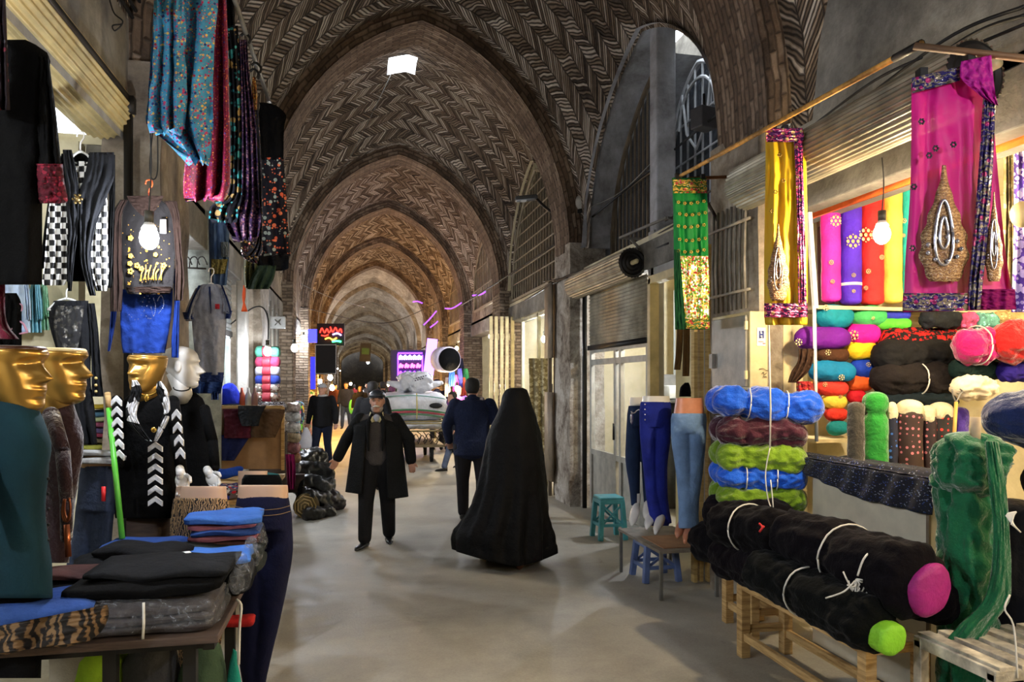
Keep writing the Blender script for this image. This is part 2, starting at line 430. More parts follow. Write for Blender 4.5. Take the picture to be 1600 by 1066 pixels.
def brocade(name,base,c1,c2,scale=30,rough=.35):
    N=NT(name,rough,.15); co=N.co('UV'); w=N.n('ShaderNodeTexWave',wave_type='RINGS'); w.inputs['Scale'].default_value=scale*.25; w.inputs['Distortion'].default_value=9; w.inputs['Detail'].default_value=2; w.inputs['Detail Scale'].default_value=3
    N.l(co,w.inputs['Vector']); v=N.vor(co,scale*.6); v2=N.vor(co,scale*4); x=N.sep(v2.outputs['Color'])
    a=N.mix(N.math('GREATER_THAN',w.outputs['Fac'],.62),base,c1)
    a=N.mix(N.math('LESS_THAN',v.outputs['Distance'],.28),a,c2)
    a=N.mix(N.math('MULTIPLY',N.math('LESS_THAN',x[0],.10),N.math('LESS_THAN',v2.outputs['Distance'],.35)),a,(235,235,240))
    N.col(a); N.bump(w.outputs['Fac'],.5,.006); return N.m
def checker(name,a,b,s):
    N=NT(name,.85); q=N.n('ShaderNodeTexChecker'); q.inputs['Scale'].default_value=s; q.inputs['Color1'].default_value=lin(a); q.inputs['Color2'].default_value=lin(b)
    X=N.sep(N.tc.outputs['UV']); d=N.noise(N.co('UV'),6,1); N.l(N.comb(N.math('ADD',X[0],N.math('MULTIPLY',d,.02)),X[1],0.0),q.inputs['Vector']); N.col(q.outputs[0]); return N.m
def zebra(name,a,b,c,scale=5,coord='Object'):
    N=NT(name,.85); co=N.co(coord); w=N.n('ShaderNodeTexWave'); w.inputs['Scale'].default_value=scale; w.inputs['Distortion'].default_value=11; w.inputs['Detail'].default_value=3; w.inputs['Detail Scale'].default_value=1.3
    N.l(co,w.inputs['Vector']); N.col(N.ramp(w.outputs['Fac'],[(.35,a),(.5,b),(.75,c)])); N.bump(N.noise(co,20,3),.4,.01); return N.m
def wood(name,c0,c1,s=3,scale=(1,1,12)):
    N=NT(name,.75); co=N.co('Object',scale); a=N.noise(co,s,6,.7,1.0); N.col(N.ramp(a,[(.35,c0),(.62,c1)])); N.bump(a,.3,.006); return N.m
def dots(name,base,c,scale=18,size=.3,c2=None):
    N=NT(name,.8); v=N.vor(N.co('UV'),scale,rand=.35); on=N.math('LESS_THAN',v.outputs['Distance'],size); N.col(N.mix(on,base,c)); return N.m
def glass(name,tint=(235,245,245),alpha=.18,rough=.05):
    N=NT(name,rough,0,.6); N.col(tint); N.b.inputs['Alpha'].default_value=alpha; return N.m
def plastic_wrap(name):
    N=NT(name,.12,0,.8); N.col((200,205,215)); N.b.inputs['Alpha'].default_value=.22
    co=N.co(); N.bump(N.noise(co,26,5,.65,1.5),1.0,.05)
    t=N.noise(co,18,4,.6,2.0); N.l(N.ramp(t,[(.5,(.12,.12,.12)),(.72,(.6,.6,.6))]),N.b.inputs['Alpha']); return N.m
HB=herring('herringbone brick',.19,.052,(52,41,32),(146,126,105),(238,225,207))
AB=courses('arch brick',(56,44,34),(110,90,72),(168,148,128),.055,1)
PB=courses('pier brick',(66,54,44),(120,104,86),(164,148,130),.065,1)
PLW=plaster('old plaster',(78,68,58),(134,122,106),(186,176,160))
PLW2=plaster('whitewashed vault',(120,112,100),(170,160,146),(206,198,184),1.6)
PEEL=plaster('peeling limewash',(92,78,66),(172,162,148),(208,202,192),2.6,.9,1.2)
PLG=plaster('grey cement plaster',(78,74,68),(124,120,112),(164,160,150),.8)
PLC=plaster('cream interior wall',(190,178,140),(214,204,170),(228,220,192),.9,.8,.15)
PLB=plaster('whitewashed reveal',(118,116,116),(176,178,184),(214,218,226),.7)
def floor_mat():
    N=NT('worn concrete floor',.62,0,.4); co=N.co(); a=N.noise(co,.45,6,.62,.5); b=N.noise(co,5,8,.75); f=N.noise(co,60,3,.7)
    t=N.math('ADD',N.math('MULTIPLY',a,.55),N.math('ADD',N.math('MULTIPLY',b,.3),N.math('MULTIPLY',f,.15)))
    c=N.ramp(t,[(.36,(128,124,116)),(.5,(160,157,148)),(.62,(182,179,170))])
    sp=N.noise(co,2.2,6,.8,.8); c=N.mix(N.ramp(sp,[(.60,(0,0,0,1)),(.76,(.6,.6,.6,1))]),c,(84,76,68))
    v=N.vor(N.co('Object'),1.4); 
    N.col(N.mix(1.0,c,(255,252,246),'MULTIPLY')); N.bump(N.math('ADD',b,f),.25,.01); N.l(N.ramp(b,[(.3,(.45,.45,.45,1)),(.7,(.75,.75,.75,1))]),N.b.inputs['Roughness']); return N.m
FL=floor_mat()
BLACK=cloth('black cloth',(5,5,6),var=.2,spec=.12); DARKG=cloth('charcoal cloth',(24,25,28),spec=.15); NAVY=cloth('navy cloth',(22,30,62)); JEAN=cloth('denim',(38,52,92)); 
WHITE=plain('white plastic',(225,225,222),.4); STEEL=plain('grey painted metal',(120,118,112),.5,.3,.2,4,.3,30); DSTEEL=plain('dark metal',(36,34,32),.55,.5); 
YPAINT=plain('beige painted metal',(196,180,134),.5,.05,.12,5,.2,25); BROWNM=plain('brown painted metal',(112,98,80),.6,.1,.2,4,.2,20)
CORR=plain('galvanised shutter',(150,142,122),.5,.35,.25,3,.2,20); WIRE=plain('black cable',(18,17,16),.6); WOODY=wood('pale pine',(142,108,62),(202,168,112)); WOODD=wood('dark plywood',(52,40,34),(86,68,58))
SKIN=plain('skin',(176,128,104),.55,0,.08,20); MSKIN=plain('mannequin skin plastic',(214,178,152),.35,0,.03); MWHITE=plain('white mannequin plastic',(214,212,208),.3,0,.03)
GOLD=plain('gold mannequin lacquer',(176,136,66),.28,.75,.08,5); BULB=emit('bulb glow',(238,244,255),1250); BULBW=emit('warm bulb glow',(255,230,186),1100); SOCK=plain('bulb socket',(60,58,50),.5)
STRING=plain('white string',(215,212,202),.8); WRAP=plastic_wrap('clear plastic wrap'); LEATHER=plain('black leather',(20,19,19),.35,0,.2,10,.2,40)
# ---------------------------------------------------------------- shell: a vaulted street
CX=.88; HW=2.2; HS=3.5; WXR=CX+HW; WXL=CX-HW; BAY=4.9; Y00=5.1; AW=.34
def pr(t,c=.30):
    t=min(1,abs(t)); return math.sqrt(max(0,(1+c)**2-(t+c)**2))/math.sqrt(1+2*c)
HTK={-2:2.95,-1:3.05,0:3.15,1:3.12,2:2.85,6:2.75,7:2.6,8:2.35,9:2.1,10:1.9,11:1.7,12:1.6,13:1.5,14:1.4,15:1.4}
def ht(k): return HTK.get(k,2.95)
WH=2.02
def wv(t): return pr(max(-1,min(1,t*1.14)),.5)
def vault(k,holes=()):
    y0=Y00+BAY*k+AW; y1=Y00+BAY*(k+1)-AW; m=M(); n=44 if k<4 else 22
    ss=[math.sin((i/n*2-1)*PI/2) for i in range(n+1)]
    vs=[];uv=[]
    for j in range(n+1):
        v=ss[j]; Y=(y0+y1)/2+v*(y1-y0)/2; al=0; last=None
        for i in range(n+1):
            u=ss[i]; X=CX+u*HW; z=HS+math.sqrt(((ht(k)*(1-v)/2+ht(k+1)*(1+v)/2)*pr(u))**2+(WH*wv(v))**2)
            p=Vector((X,Y,z)); 
            if last is not None: al+=math.hypot(X-last[0],z-last[1])
            last=(X,z); vs.append(p); uv.append([Y+.5*(z-HS)*(1 if v>0 else -1)*0,al])
        # centre the arclength
        for i in range(n+1): uv[j*(n+1)+i][1]-=al/2
    fs=[]
    for j in range(n):
        for i in range(n):
            a=j*(n+1)+i; c=(vs[a]+vs[a+n+2])/2
            if any(abs(c.x-h[0])<h[2] and abs(c.y-h[1])<h[3] for h in holes): continue
            fs.append((a,a+1,a+n+2,a+n+1))
    m.add(vs,fs,[tuple(q) for q in uv])
    return struct('ceiling',m,HB if k<5 else PLW2,smooth=True)
def archring(k,off=.2):
    apex=ht(k)
    Y=Y00+BAY*k; m=M(); n=48; a=AW+.02
    rows=[]
    for (yy,o) in ((-a,0),(-a,off),(a,off),(a,0)):
        row=[];al=0;last=None
        for i in range(n+1):
            u=math.sin((i/n*2-1)*PI/2); X=CX+u*(HW-o); z=HS+(apex-o)*pr(u)+ (0.06 if o==0 else 0)
            if last is not None: al+=math.hypot(X-last[0],z-last[1])
            last=(X,z); row.append((Vector((X,Y+yy,z)),al))
        rows.append(row)
    for q,(A,B) in enumerate(zip(rows,rows[1:])):
        w=[.0,off,off+2*a,2*off+2*a]
        vs=[p for p,_ in A]+[p for p,_ in B]; uv=[(l,w[q]) for _,l in A]+[(l,w[q+1]) for _,l in A]
        m.add(vs,[(i,i+1,n+2+i,n+1+i) for i in range(n)],uv)
    struct('trim_%d'%(k+3),m,AB if k<6 else PLW,smooth=False)
def pier(k,side):
    Y=Y00+BAY*k; s=1 if side=='right' else -1; m=M(); xi=CX+s*(HW-.2); xo=CX+s*(HW+.12 if k==0 else HW+.3)
    w=.38 if k!=0 or side=='left' else .37; Yc=Y if not(k==0 and side=='right') else Y+.12
    def face(a,b,h0,h1,L): m.grid(lambda u,v:Vector((a[0]+(b[0]-a[0])*u,a[1]+(b[1]-a[1])*u,h0+(h1-h0)*v)),8,24,lambda u,v:(L*u,h0+(h1-h0)*v))
    face((xi,Yc-w),(xi,Yc+w),0,HS+.1,2*w); face((xi,Yc-w),(xo,Yc-w),0,HS+.1,abs(xo-xi)); face((xo,Yc+w),(xi,Yc+w),0,HS+.1,abs(xo-xi))
    for v in m.v:
        e=.02*nz(v.x*3,v.y*4,v.z*3)+(.03*nz(v.y*9,v.z*11,1) if v.z<.5 else 0); v.x+=s*e*-1
    struct('wall_'+side,m,PEEL if k==1 and side=='right' else (PLW if k in(0,1) else PB),smooth=False)
KS=range(-2,15)
SKY={0:[(CX-.30,Y00+BAY*1+2.1-BAY+.15,.22,.30)],1:[(CX-.04,Y00+BAY+2.45,.22,.36)],3:[(CX-.0,Y00+BAY*3+2.4,.3,.4)],5:[(CX,Y00+BAY*5+2.4,.3,.4)],8:[(CX,Y00+BAY*8+2.4,.3,.4)],11:[(CX,Y00+BAY*11+2.4,.4,.6)],-2:[(CX,Y00-BAY*2+2.4,.3,.4)]}
SKY.pop(0)
for k in KS: vault(k,SKY.get(k,()))
for k in range(-2,15): archring(k)
for k in range(-1,15):
    for s in('left','right'): pier(k,s)
m=M(); m.grid(lambda u,v:Vector((-4.2+11*u,-5.5+86*v,0)),4,56); struct('floor',m,FL)
for s,X in(('left',-4.0),('right',5.6)):
    m=M(); m.box((X,37,1.7),(.1,86,3.4)); struct('wall_'+s,m,PLC if s=='right' else PLG)
# header beam and lunette wall of every bay
def lunette(k,s,mat,hmin=3.12,recess=0,thick=.3):
    y0=Y00+BAY*k; y1=y0+BAY; X=CX+s*(HW+recess); m=M(); n=28
    a0=y0+AW-.05;a1=y1-AW+.05
    def top(t): return HS+WH*wv(t)+.05 if abs(t)<1 else HS+.05
    m.grid(lambda u,v:Vector((X,(a0+a1)/2+(2*u-1)*(a1-a0)/2,hmin+(top(2*u-1)-hmin)*v)),n,10)
    struct('wall_'+('right' if s>0 else 'left'),m,mat)
def header(k,s,h0=2.9,h1=3.2,w=.35,mat=None,y0=None,y1=None):
    a=Y00+BAY*k if y0 is None else y0; b=a+BAY if y1 is None else y1; X=CX+s*(HW+w/2-.02)
    m=M(); m.box((X,(a+b)/2,(h0+h1)/2),(w,b-a,h1-h0)); struct('trim_%d'%(20+k*2+(1 if s>0 else 0)),m,mat or PLG,bevel=.01)
    m=M(); m.box((CX+s*(HW+1.35),(a+b)/2,h1+.03),(2.7,b-a,.06)); struct('ceiling',m,PLC)
for k in KS:
    for s in(-1,1):
        header(k,s) if not (k in(-1,0) and s<0) else header(k,s,2.9 if k==0 else 3.36,3.2 if k==0 else 3.85,.35 if k==0 else .1)
        if not(s>0 and k in(0,1)): lunette(k,s,PLG if k<1 else PLW)
        if k not in(-1,) or True:
            # partition between neighbouring shops
            m=M(); yc=Y00+BAY*k; m.box((CX+s*(HW+1.4),yc+(-.08 if k==0 and s>0 else 0),1.6),(2.1,.12,3.2)); struct('wall_'+('right' if s>0 else 'left'),m,PLC)
m=M(); m.box((CX,-5.2,3.6),(6,.2,7.4)); m.box((CX,79,3.6),(6,.2,7.4)); struct('wall_back',m,plaster('darkened end wall',(34,30,27),(52,46,40),(74,66,58)))  # end walls coloured dark to stand for the lane's dim depth
# ----- right bay 0: deep window recess above the shops
y0=Y00+AW-.05; y1=Y00+BAY-AW+.05; yc=(y0+y1)/2; hy=(y1-y0)/2
def wtop(Y): return HS+WH*wv((Y-yc)/hy)
m=M(); n=40
def recroof(yc,hy,X1,mat,hole=None):
    m=M(); n=48; vs=[]
    for j in range(9):
        X=WXR-.07+(X1-WXR+.07)*j/8
        for i in range(n+1):
            q=math.sin((2*i/n-1)*PI/2); vs.append(Vector((X,yc+q*(hy+.03),HS+.03+WH*wv(q))))
    fs=[]
    for j in range(8):
        for i in range(n):
            c=(vs[j*(n+1)+i]+vs[(j+1)*(n+1)+i+1])/2
            if hole and abs(c.y-hole[1])<hole[3] and abs(c.x-hole[0])<hole[2]: continue
            fs.append((j*(n+1)+i,j*(n+1)+i+1,(j+1)*(n+1)+i+1,(j+1)*(n+1)+i))
    m.add(vs,fs); struct('ceiling',m,mat,smooth=True)
recroof(yc,hy,WXR+1.05,PLB,(3.75,7.35,.28,.45))
m=M(); m.grid(lambda u,v:Vector((WXR+1.0,yc+(2*u-1)*(hy+.3),3.2+2.9*v)),8,8); struct('wall_right',m,PLG)
for yy in(y0-.02,y1+.02):
    m=M(); m.box((WXR+.5,yy,3.4),(1.0,.05,.7)); struct('wall_right',m,PLB)
# plaster pier between the two upper windows
m=M(); m.box((WXR+.13,7.30,4.45),(.22,.20,2.6)); struct('trim_60',m,PLB,bevel=.02)
def barred(num,X,a,b,h0,htop,mat,pane,nb,hb,arch=False,r=.011):
    """window frame with bars on the plane X between a and b; htop(Y) gives the head"""
    t=T('window_%d'%num,None,None,None,'structure'); f=M(); w=.035
    ys=[a+(b-a)*i/24 for i in range(25)]
    f.tube([Vector((X,y,htop(y))) for y in ys],.028,6); f.bar((X,a,h0),(X,a,htop(a)),.05,.05,up=Vector((1,0,0))); f.bar((X,b,h0),(X,b,htop(b)),.05,.05,up=Vector((1,0,0))); f.bar((X,a,h0),(X,b,h0),.05,.05)
    t.part('frame',f,mat,smooth=False)
    q=M()
    for i in range(1,nb):
        y=a+(b-a)*i/nb; q.bar((X,y,h0),(X,y,htop(y)),.02,.02,up=Vector((1,0,0)))
    for h in hb:
        yy=[y for y in ys if htop(y)>h]
        if len(yy)>1: q.bar((X-.012,yy[0],h),(X-.012,yy[-1],h),.018,.018)
    t.part('bars',q,mat,smooth=False)
    g=M(); g.grid(lambda u,v:Vector((X+.05,a+(b-a)*u,h0+(htop(a+(b-a)*u)-h0)*v)),24,2); t.part('pane',g,pane,smooth=False)
    r=t.done(); del r['kind']; r['kind']='structure'; return r
PANE=glass('dusty window pane',(70,78,92),.75,.15); PANED=glass('dark window pane',(40,40,44),.8,.2); GRILLE=plain('beige window grille',(150,138,116),.6,.1); WGRILL=plain('white window bars',(176,178,182),.5)
barred(1,3.42,7.95,9.42,3.35,lambda y:min(wtop(y)-.05,5.3),BROWNM,PANED,11,(4.15,))
ac=7.35
barred(2,3.85,6.9,8.6,3.35,lambda y:3.9+1.45*pr((y-7.75)/.87,.2),WGRILL,PANE,9,(4.3,4.75))
m=M(); m.tube([Vector((3.82,7.75+.45*math.cos(a),4.7+.45*math.sin(a))) for a in [PI*i/12 for i in range(13)]],.018,6)
m.tube([Vector((3.82,7.75,4.35)),Vector((3.82,7.5,4.6)),Vector((3.82,7.4,5.1))],.016,6); m.tube([Vector((3.82,7.75,4.35)),Vector((3.82,8.0,4.6)),Vector((3.82,8.12,5.1))],.016,6)
struct('window_3',m,WGRILL)
# ----- right bay 1: lattice screen
y0=Y00+BAY+AW; y1=Y00+2*BAY-AW; yd=(y0+y1)/2; hd=(y1-y0)/2
barred(4,WXR+.02,y0+.05,y1-.05,3.3,lambda y:HS-.1+(WH-.02)*wv((y-yd)/hd),GRILLE,PANED,22,[3.6+.22*i for i in range(11)])
m=M(); m.box((WXR+.9,yd,4.7),(.08,4.9,3.4)); struct('wall_right',m,PLC)
recroof(yd,hd+.02,WXR+.95,PLC)
for yy in(y0-.04,y1+.04):
    m=M(); m.box((WXR+.45,yy,3.4),(1.0,.05,.8)); struct('wall_right',m,PLB)
# left side barred window in the far bays
for i,k in enumerate((2,3)):
    a=Y00+BAY*k+AW; b=Y00+BAY*(k+1)-AW; c=(a+b)/2; h=(b-a)/2
    barred(5+i,WXR-.03,a+.8,b-.8,3.5,lambda y,c=c,h=h:HS-.3+1.9*wv((y-c)/h),GRILLE,PANED,8,(4.0,4.5))
def bulb(p,label,mat=None,r=.045,drop=.35,cord=True,s=1.0,group=None):
    p=Vector(p); t=T('light_bulb',label,'light bulb',group)
    m=M(); m.ell(p,(r,r,r*1.25),12,8); t.part('bulb',m,mat or BULB)
    m=M(); m.tube([p+UP*r*1.0,p+UP*(r*1.7)],[r*.8,r*.45],12); t.part('neck',m,WHITE)
    m=M(); m.tube([p+UP*r*1.6,p+UP*(r*2.9)],r*.48,10); t.part('socket',m,SOCK)
    if cord:
        m=M(); m.tube(curve_pts([p+UP*r*2.8,p+UP*(r*2.8+drop*.5)+RT*.01,p+UP*(r*2.8+drop)],10),.0035,5); t.part('cord',m,WIRE)
    return t.done()
# ================================================================ LEFT SIDE
def corrug(name,X,Y0,Y1,zc,r,n=26,label=None,cat=None,mat=None,cap=True,a0=-.35*PI,a1=1.3*PI,side=1):
    """rolled corrugated shutter, ribs running along the roll"""
    m=M(); N=n*6
    ring=[]
    for i in range(N+1):
        a=2*PI*i/N; rr=r*(1+.036*math.sin(a*n)); ring.append((math.cos(a)*rr,math.sin(a)*rr))
    vs=[Vector((X+x,Y,zc+z)) for Y in(Y0,Y1) for x,z in ring]; k=N+1
    m.add(vs,[(i,i+1,k+i+1,k+i) for i in range(N)])
    t=T(name,label,cat); t.part('slat_roll',m,mat or CORR,smooth=False)
    for Y,s in((Y0,-1),(Y1,1)):
        c=M(); rs=[]
        for q in range(7):
            rr=r*(.97-.13*q); rs.append([Vector((X+x/r*rr,Y+(.012 if q%2 else 0)*s-.004*s,zc+z/r*rr)) for x,z in ring[::3]])
        c.rings(rs,cap=True); t.part('roll_end',c,DSTEEL,smooth=False)
    a=M(); a.tube([(X,Y0-.12,zc),(X,Y1+.12,zc)],.025,10); t.part('axle',a,YPAINT)
    return t.done()
corrug('rolled_shutter',-1.43,.6,4.70,3.29,.17,30,'rolled corrugated shutter above the left shop with the white cardigan','shutter',mat=plain('zinc sheet tinted by bulb light',(186,168,118),.5,.25,.2,3,.2,20))  # yellow tint puts the bulb's light into the sheet's colour
corrug('rolled_shutter',-1.42,5.5,7.0,3.03,.10,18,'small rolled shutter behind the hanging dresses on the left side','shutter')
m=M(); m.box((-1.275,2.7,3.335),(.03,4.0,.035)); m.box((-1.28,4.66,1.66),(.04,.04,3.32))
m.box((-1.27,4.62,3.30),(.07,.06,.09)); solo('angle_iron_frame',m,DSTEEL,'black angle iron shop frame running down to the post beside the white cardigan','frame')
def cable(label,pts,r=.008,sag=0,mat=None,name='cable',n=26): 
    m=M(); m.tube(curve_pts(pts,n,sag),r,6); return solo(name,m,mat or WIRE,label,'cable')
for i in range(4):
    m=M(); h=3.86+.05*i
    m.tube([Vector((-1.28+.02*i,y,h+.02*nz(y*2,i)+(.0 if y>1 else 0))) for y in [1.2+.15*q for q in range(26)]],.011,6)
    solo('cable',m,WIRE,'%s of four black cables clipped along the concrete header above the left shop'%('lowest','second lowest','second highest','highest')[i],'cable','cables along the left header')
cable('thin looped black wire hanging from the plaster high on the left',[P(170,-6,3.9),P(178,20,3.9),P(192,34,3.9),P(180,48,3.9),P(176,40,3.9),P(190,38,3.9)],.004)
cable('long black drooping cord hanging down the left post to the orange hanger',[P(240,195,4.1),P(236,230,4.1),P(234,262,4.1),P(238,280,4.1),P(246,268,4.1),P(246,200,4.1)],.004)
# wooden post and old frame by the first pier
m=M(); 
for i in range(4): m.box(P(222+9*i,300,4.62+.02*i)+UP*-.25,(.035,.05,2.9),.05*i)
solo('wall_conduit',m,plain('grey weathered wood',(92,90,84),.8,0,.25,5,.5,30),'bundle of grey weathered uprights on the first left pier','conduit')
# pier with flaking wood between the two left shops
def hanger(m,c,w,z=None,dx=0,drop=.06):
    """clothes hanger: c top of hook"""
    c=Vector(c); R=RT
    m.tube(curve_pts([c-R*.018-UP*.02,c-R*.012+UP*.0,c+R*.012,c+R*.016-UP*.025,c-UP*.05,c-UP*.09],14),.004,6)
    b=c-UP*.09; m.tube(curve_pts([b,b-UP*.015-R*w*.25,b-UP*drop-R*w*.5],8),.006,6); m.tube(curve_pts([b,b-UP*.015+R*w*.25,b-UP*drop+R*w*.5],8),.006,6)
    m.tube([b-UP*(drop+.0)-R*w*.5,b-UP*(drop+.01),b-UP*drop+R*w*.5],.005,6)
def garment(name,label,cat,parts,z,mat,hang=None,group=None,hmat=None,**kw):
    t=T(name,label,cat,group)
    for i,p in enumerate(parts):
        nm,rows,k=p[0],p[1],dict(kw); k.update(p[2] if len(p)>2 else {}); mt=k.pop('mat',mat); zz=z+k.pop('z',0); m=M(); lab=k.pop('label',None); ms=k.pop('mesh',None)
        if ms: m=ms
        else: sheet(m,rows,zz,**k)
        t.part(nm,m,mt,0 if (i and k.get('sub')) else None,lab)
    if hang:
        m=M(); hanger(m,P(hang[0],hang[1],z),hang[2]*z/FO,drop=hang[3] if len(hang)>3 else .06); t.part('hanger',m,hmat or WHITE)
    return t
CHK=checker('black and white check',(18,18,20),(232,232,230),37)
t=garment('cardigan','black open cardigan with black and white checked panels on a white hanger','cardigan',[
 ('back_panel',[(240,100,152),(300,88,160),(380,85,165),(440,100,160)],{'z':.05,'t':.01,'mat':BLACK}),
 ('checked_insert',[(252,105,146),(275,112,138),(305,119,126)],{'z':.0,'t':.012,'mat':CHK,'A':.003,'label':'checked neckline insert'}),
 ('checked_panel',[(310,78,104),(345,74,108),(400,70,108),(440,66,104),(446,70,96)],{'mat':CHK,'A':.012,'label':'left checked side'}),
 ('checked_panel',[(292,160,168),(320,144,168),(370,138,168),(420,139,170),(455,150,168)],{'mat':CHK,'A':.01,'label':'right checked side'}),
 ('front_panel',[(234,98,112),(270,100,120),(310,102,124),(360,106,122),(410,104,116),(455,106,112)],{'z':-.02,'mat':DARKG}),
 ('front_panel',[(238,140,178),(275,132,179),(310,122,166),(360,124,148),(410,126,142),(462,140,150)],{'z':-.02,'mat':DARKG}),
 ('sleeve',[(240,96,104),(300,78,92),(350,70,80),(420,62,74)],{'z':.03,'mat':BLACK}),
 ('sleeve',[(242,166,180),(300,170,180),(380,168,178),(450,166,176)],{'z':.03,'mat':BLACK})],3.5,BLACK,hang=(126,207,38,.05),A=.008,t=.02)
m=M(); m.ell(P(121,311,3.44),(.014,.01,.014)); 
for q in range(6): m.ell(P(121,311,3.44)+RT*.02*math.cos(q*PI/3)+UP*.02*math.sin(q*PI/3),.007,8,5)
t.part('brooch',m,plain('antique brass',(120,100,60),.35,.8)); t.done()
ORN=plain('orange plastic',(232,92,40),.4)
GOLDF=floral('gold flower print',(30,27,27),[(196,150,60),(214,170,74),(170,124,50)],34,.22,'UV',.3)
BRN=cloth('brown knit',(40,26,20))
t=garment('pullover','dark brown pullover with a gold flower print on an orange hanger','pullover',[
 ('body',[(313,200,252),(330,192,270),(370,190,274),(410,190,273),(450,196,270),(460,200,264)],{'mat':GOLDF}),
 ('neck_trim',[(306,198,256),(318,204,250),(332,216,240),(340,226,230)],{'z':-.03,'t':.012,'mat':BRN,'A':.002}),
 ('hem_band',[(448,198,268),(458,202,266)],{'z':-.012,'mat':BRN,'t':.03,'A':.006}),
 ('sleeve',[(312,188,200),(340,174,190),(400,171,191),(450,172,192),(487,172,190)],{'mat':BRN}),
 ('sleeve',[(314,256,276),(340,268,281),(390,273,284),(430,274,288),(470,273,286)],{'mat':BRN})],3.75,BRN,hang=(233,282,54),hmat=ORN,A=.012,t=.035,k=2)
m=M(); m.box(P(255,354,3.69),(.03,.006,.07),-AY); t.part('paper_tag',m,plain('printed tag',(226,214,210),.6)); 
for a,b,s in((204,372,8),(204,400,7),(203,412,7),(204,424,10),(214,415,9),(221,420,8),(243,398,6),(256,415,9)):
    fl=M(); [fl.ell(P(a+s*.32*math.cos(q*1.257),b+s*.32*math.sin(q*1.257),3.70),(.0065,.003,.0065),7,5) for q in range(5)]; t.part('flower_print',fl,plain('gold print',(196,150,56),.5))
fl=M()
for q in range(9): fl.tube(curve_pts([P(220+q*4,438,3.70),P(221+q*4+3*math.sin(q*2),428,3.69),P(224+q*4,418+4*math.cos(q*3),3.70)],6),.0035,5)
t.part('grass_print',fl,plain('gold print',(196,150,56),.5)); t.done()
BLUET=cloth('royal blue jersey',(12,42,112))
t=garment('long_sleeved_jersey','royal blue long sleeved top with beaded lettering below the brown pullover','top',[
 ('body',[(452,190,270),(490,188,268),(530,189,262),(552,192,258)],{}),
 ('sleeve',[(420,270,282),(480,272,281),(530,268,280),(559,268,279)],{}),
 ('sleeve',[(440,176,186),(500,172,181),(549,168,172)],{})],3.85,BLUET,A=.012,t=.03,k=2)
m=M()
for cu in ([(202,492),(214,500),(226,484),(234,468),(228,462),(222,478),(230,496),(236,498)],[(240,466),(243,480),(240,494),(236,480)],[(246,470),(252,462),(256,476),(248,490)]):
    for q in curve_pts([P(a,b,3.80) for a,b in cu],18): m.ell(q,.0022,5,4)
t.part('beads',m,plain('silver bead',(180,190,210),.2,.8)); t.done()
t=garment('black_blouse','black long blouse with lace front and gold cuff buttons on a white hanger','blouse',[
 ('body',[(470,84,138),(500,76,140),(560,92,142),(600,102,142),(640,104,148),(695,126,152)],{}),
 ('sleeve',[(474,136,148),(520,140,154),(580,143,158),(620,143,162)],{}),
 ('lace_yoke',[(478,88,132),(510,84,128),(560,94,120)],{'z':-.03,'t':.012,'A':.003,'mat':glitter('black lace',(30,30,32),[(92,90,86),(60,60,58)],60,.4,.6,.2)})],3.9,DARKG,hang=(104,440,58),A=.015,t=.04,k=2)
m=M(); 
for y in(591,602,612): m.ell(P(150,y,3.84),.0085,8,6)
t.part('cuff_buttons',m,plain('brass button',(220,196,130),.3,.7)); t.done()
for i,(L,R_,top,bot,c,z,lab) in enumerate([(-20,48,428,520,(196,212,236),4.35,'pale blue shirt hanging behind the black coat'),(45,66,432,520,(150,208,222),4.4,'aqua shirt hanging beside the pale blue one'),(58,78,440,516,(168,216,180),4.45,'mint green shirt hanging beside the black blouse')]):
    garment('shirt',lab,'shirt',[('body',[(top,L+8,R_-6),(top+30,L,R_-3),(bot,L,R_)],{}),('sleeve',[(top+8,R_-12,R_-4),(top+45,R_-10,R_),(bot-20,R_-8,R_+1)],{'z':-.04})],z,cloth('shirt '+lab.split()[0]+lab.split()[1],c),A=.02,k=3).done()
t=garment('coat','black long sleeved coat with maroon boucle cuffs hanging nearest on the left','coat',[
 ('body',[(62,-60,40),(90,-70,78),(160,-70,66),(260,-70,66),(380,-70,66),(445,-70,66)],{'mat':BLACK}),
 ('sleeve',[(88,60,76),(120,58,80),(180,58,88),(258,58,96)],{'mat':BLACK}),
 ('cuff',[(256,56,98),(285,57,101),(312,60,106),(318,64,102)],{'mat':floral('maroon boucle',(96,20,38),[(140,34,56),(60,12,22)],60,.5,'UV',.9),'label':'maroon boucle cuff','t':.09,'A':.004,'k':1})],2.3,BLACK,A=.012,t=.06,k=2).done()
garment('scarf','dark patterned scarf hanging at the top left corner','scarf',[('body',[(-30,-20,8),(80,-20,12),(172,-20,16)],{})],2.2,floral('dark red grey floral',(30,18,26),[(110,40,56),(90,90,100)],30,.4),A=.015).done()
garment('blouse','maroon blouse edge hanging at the far left above the mannequins','blouse',[('body',[(400,-40,6),(440,-40,8),(500,-40,10),(530,-40,30)],{})],2.35,velvet('maroon jersey',(96,20,44)),A=.015).done()
garment('jersey','black top on a pink plastic hanger behind the gold mannequin','top',[('body',[(458,-10,26),(480,-10,34),(545,-10,34)],{})],4.0,BLACK,hang=(30,476,26),hmat=plain('pink plastic',(206,150,176),.4),A=.01).done()
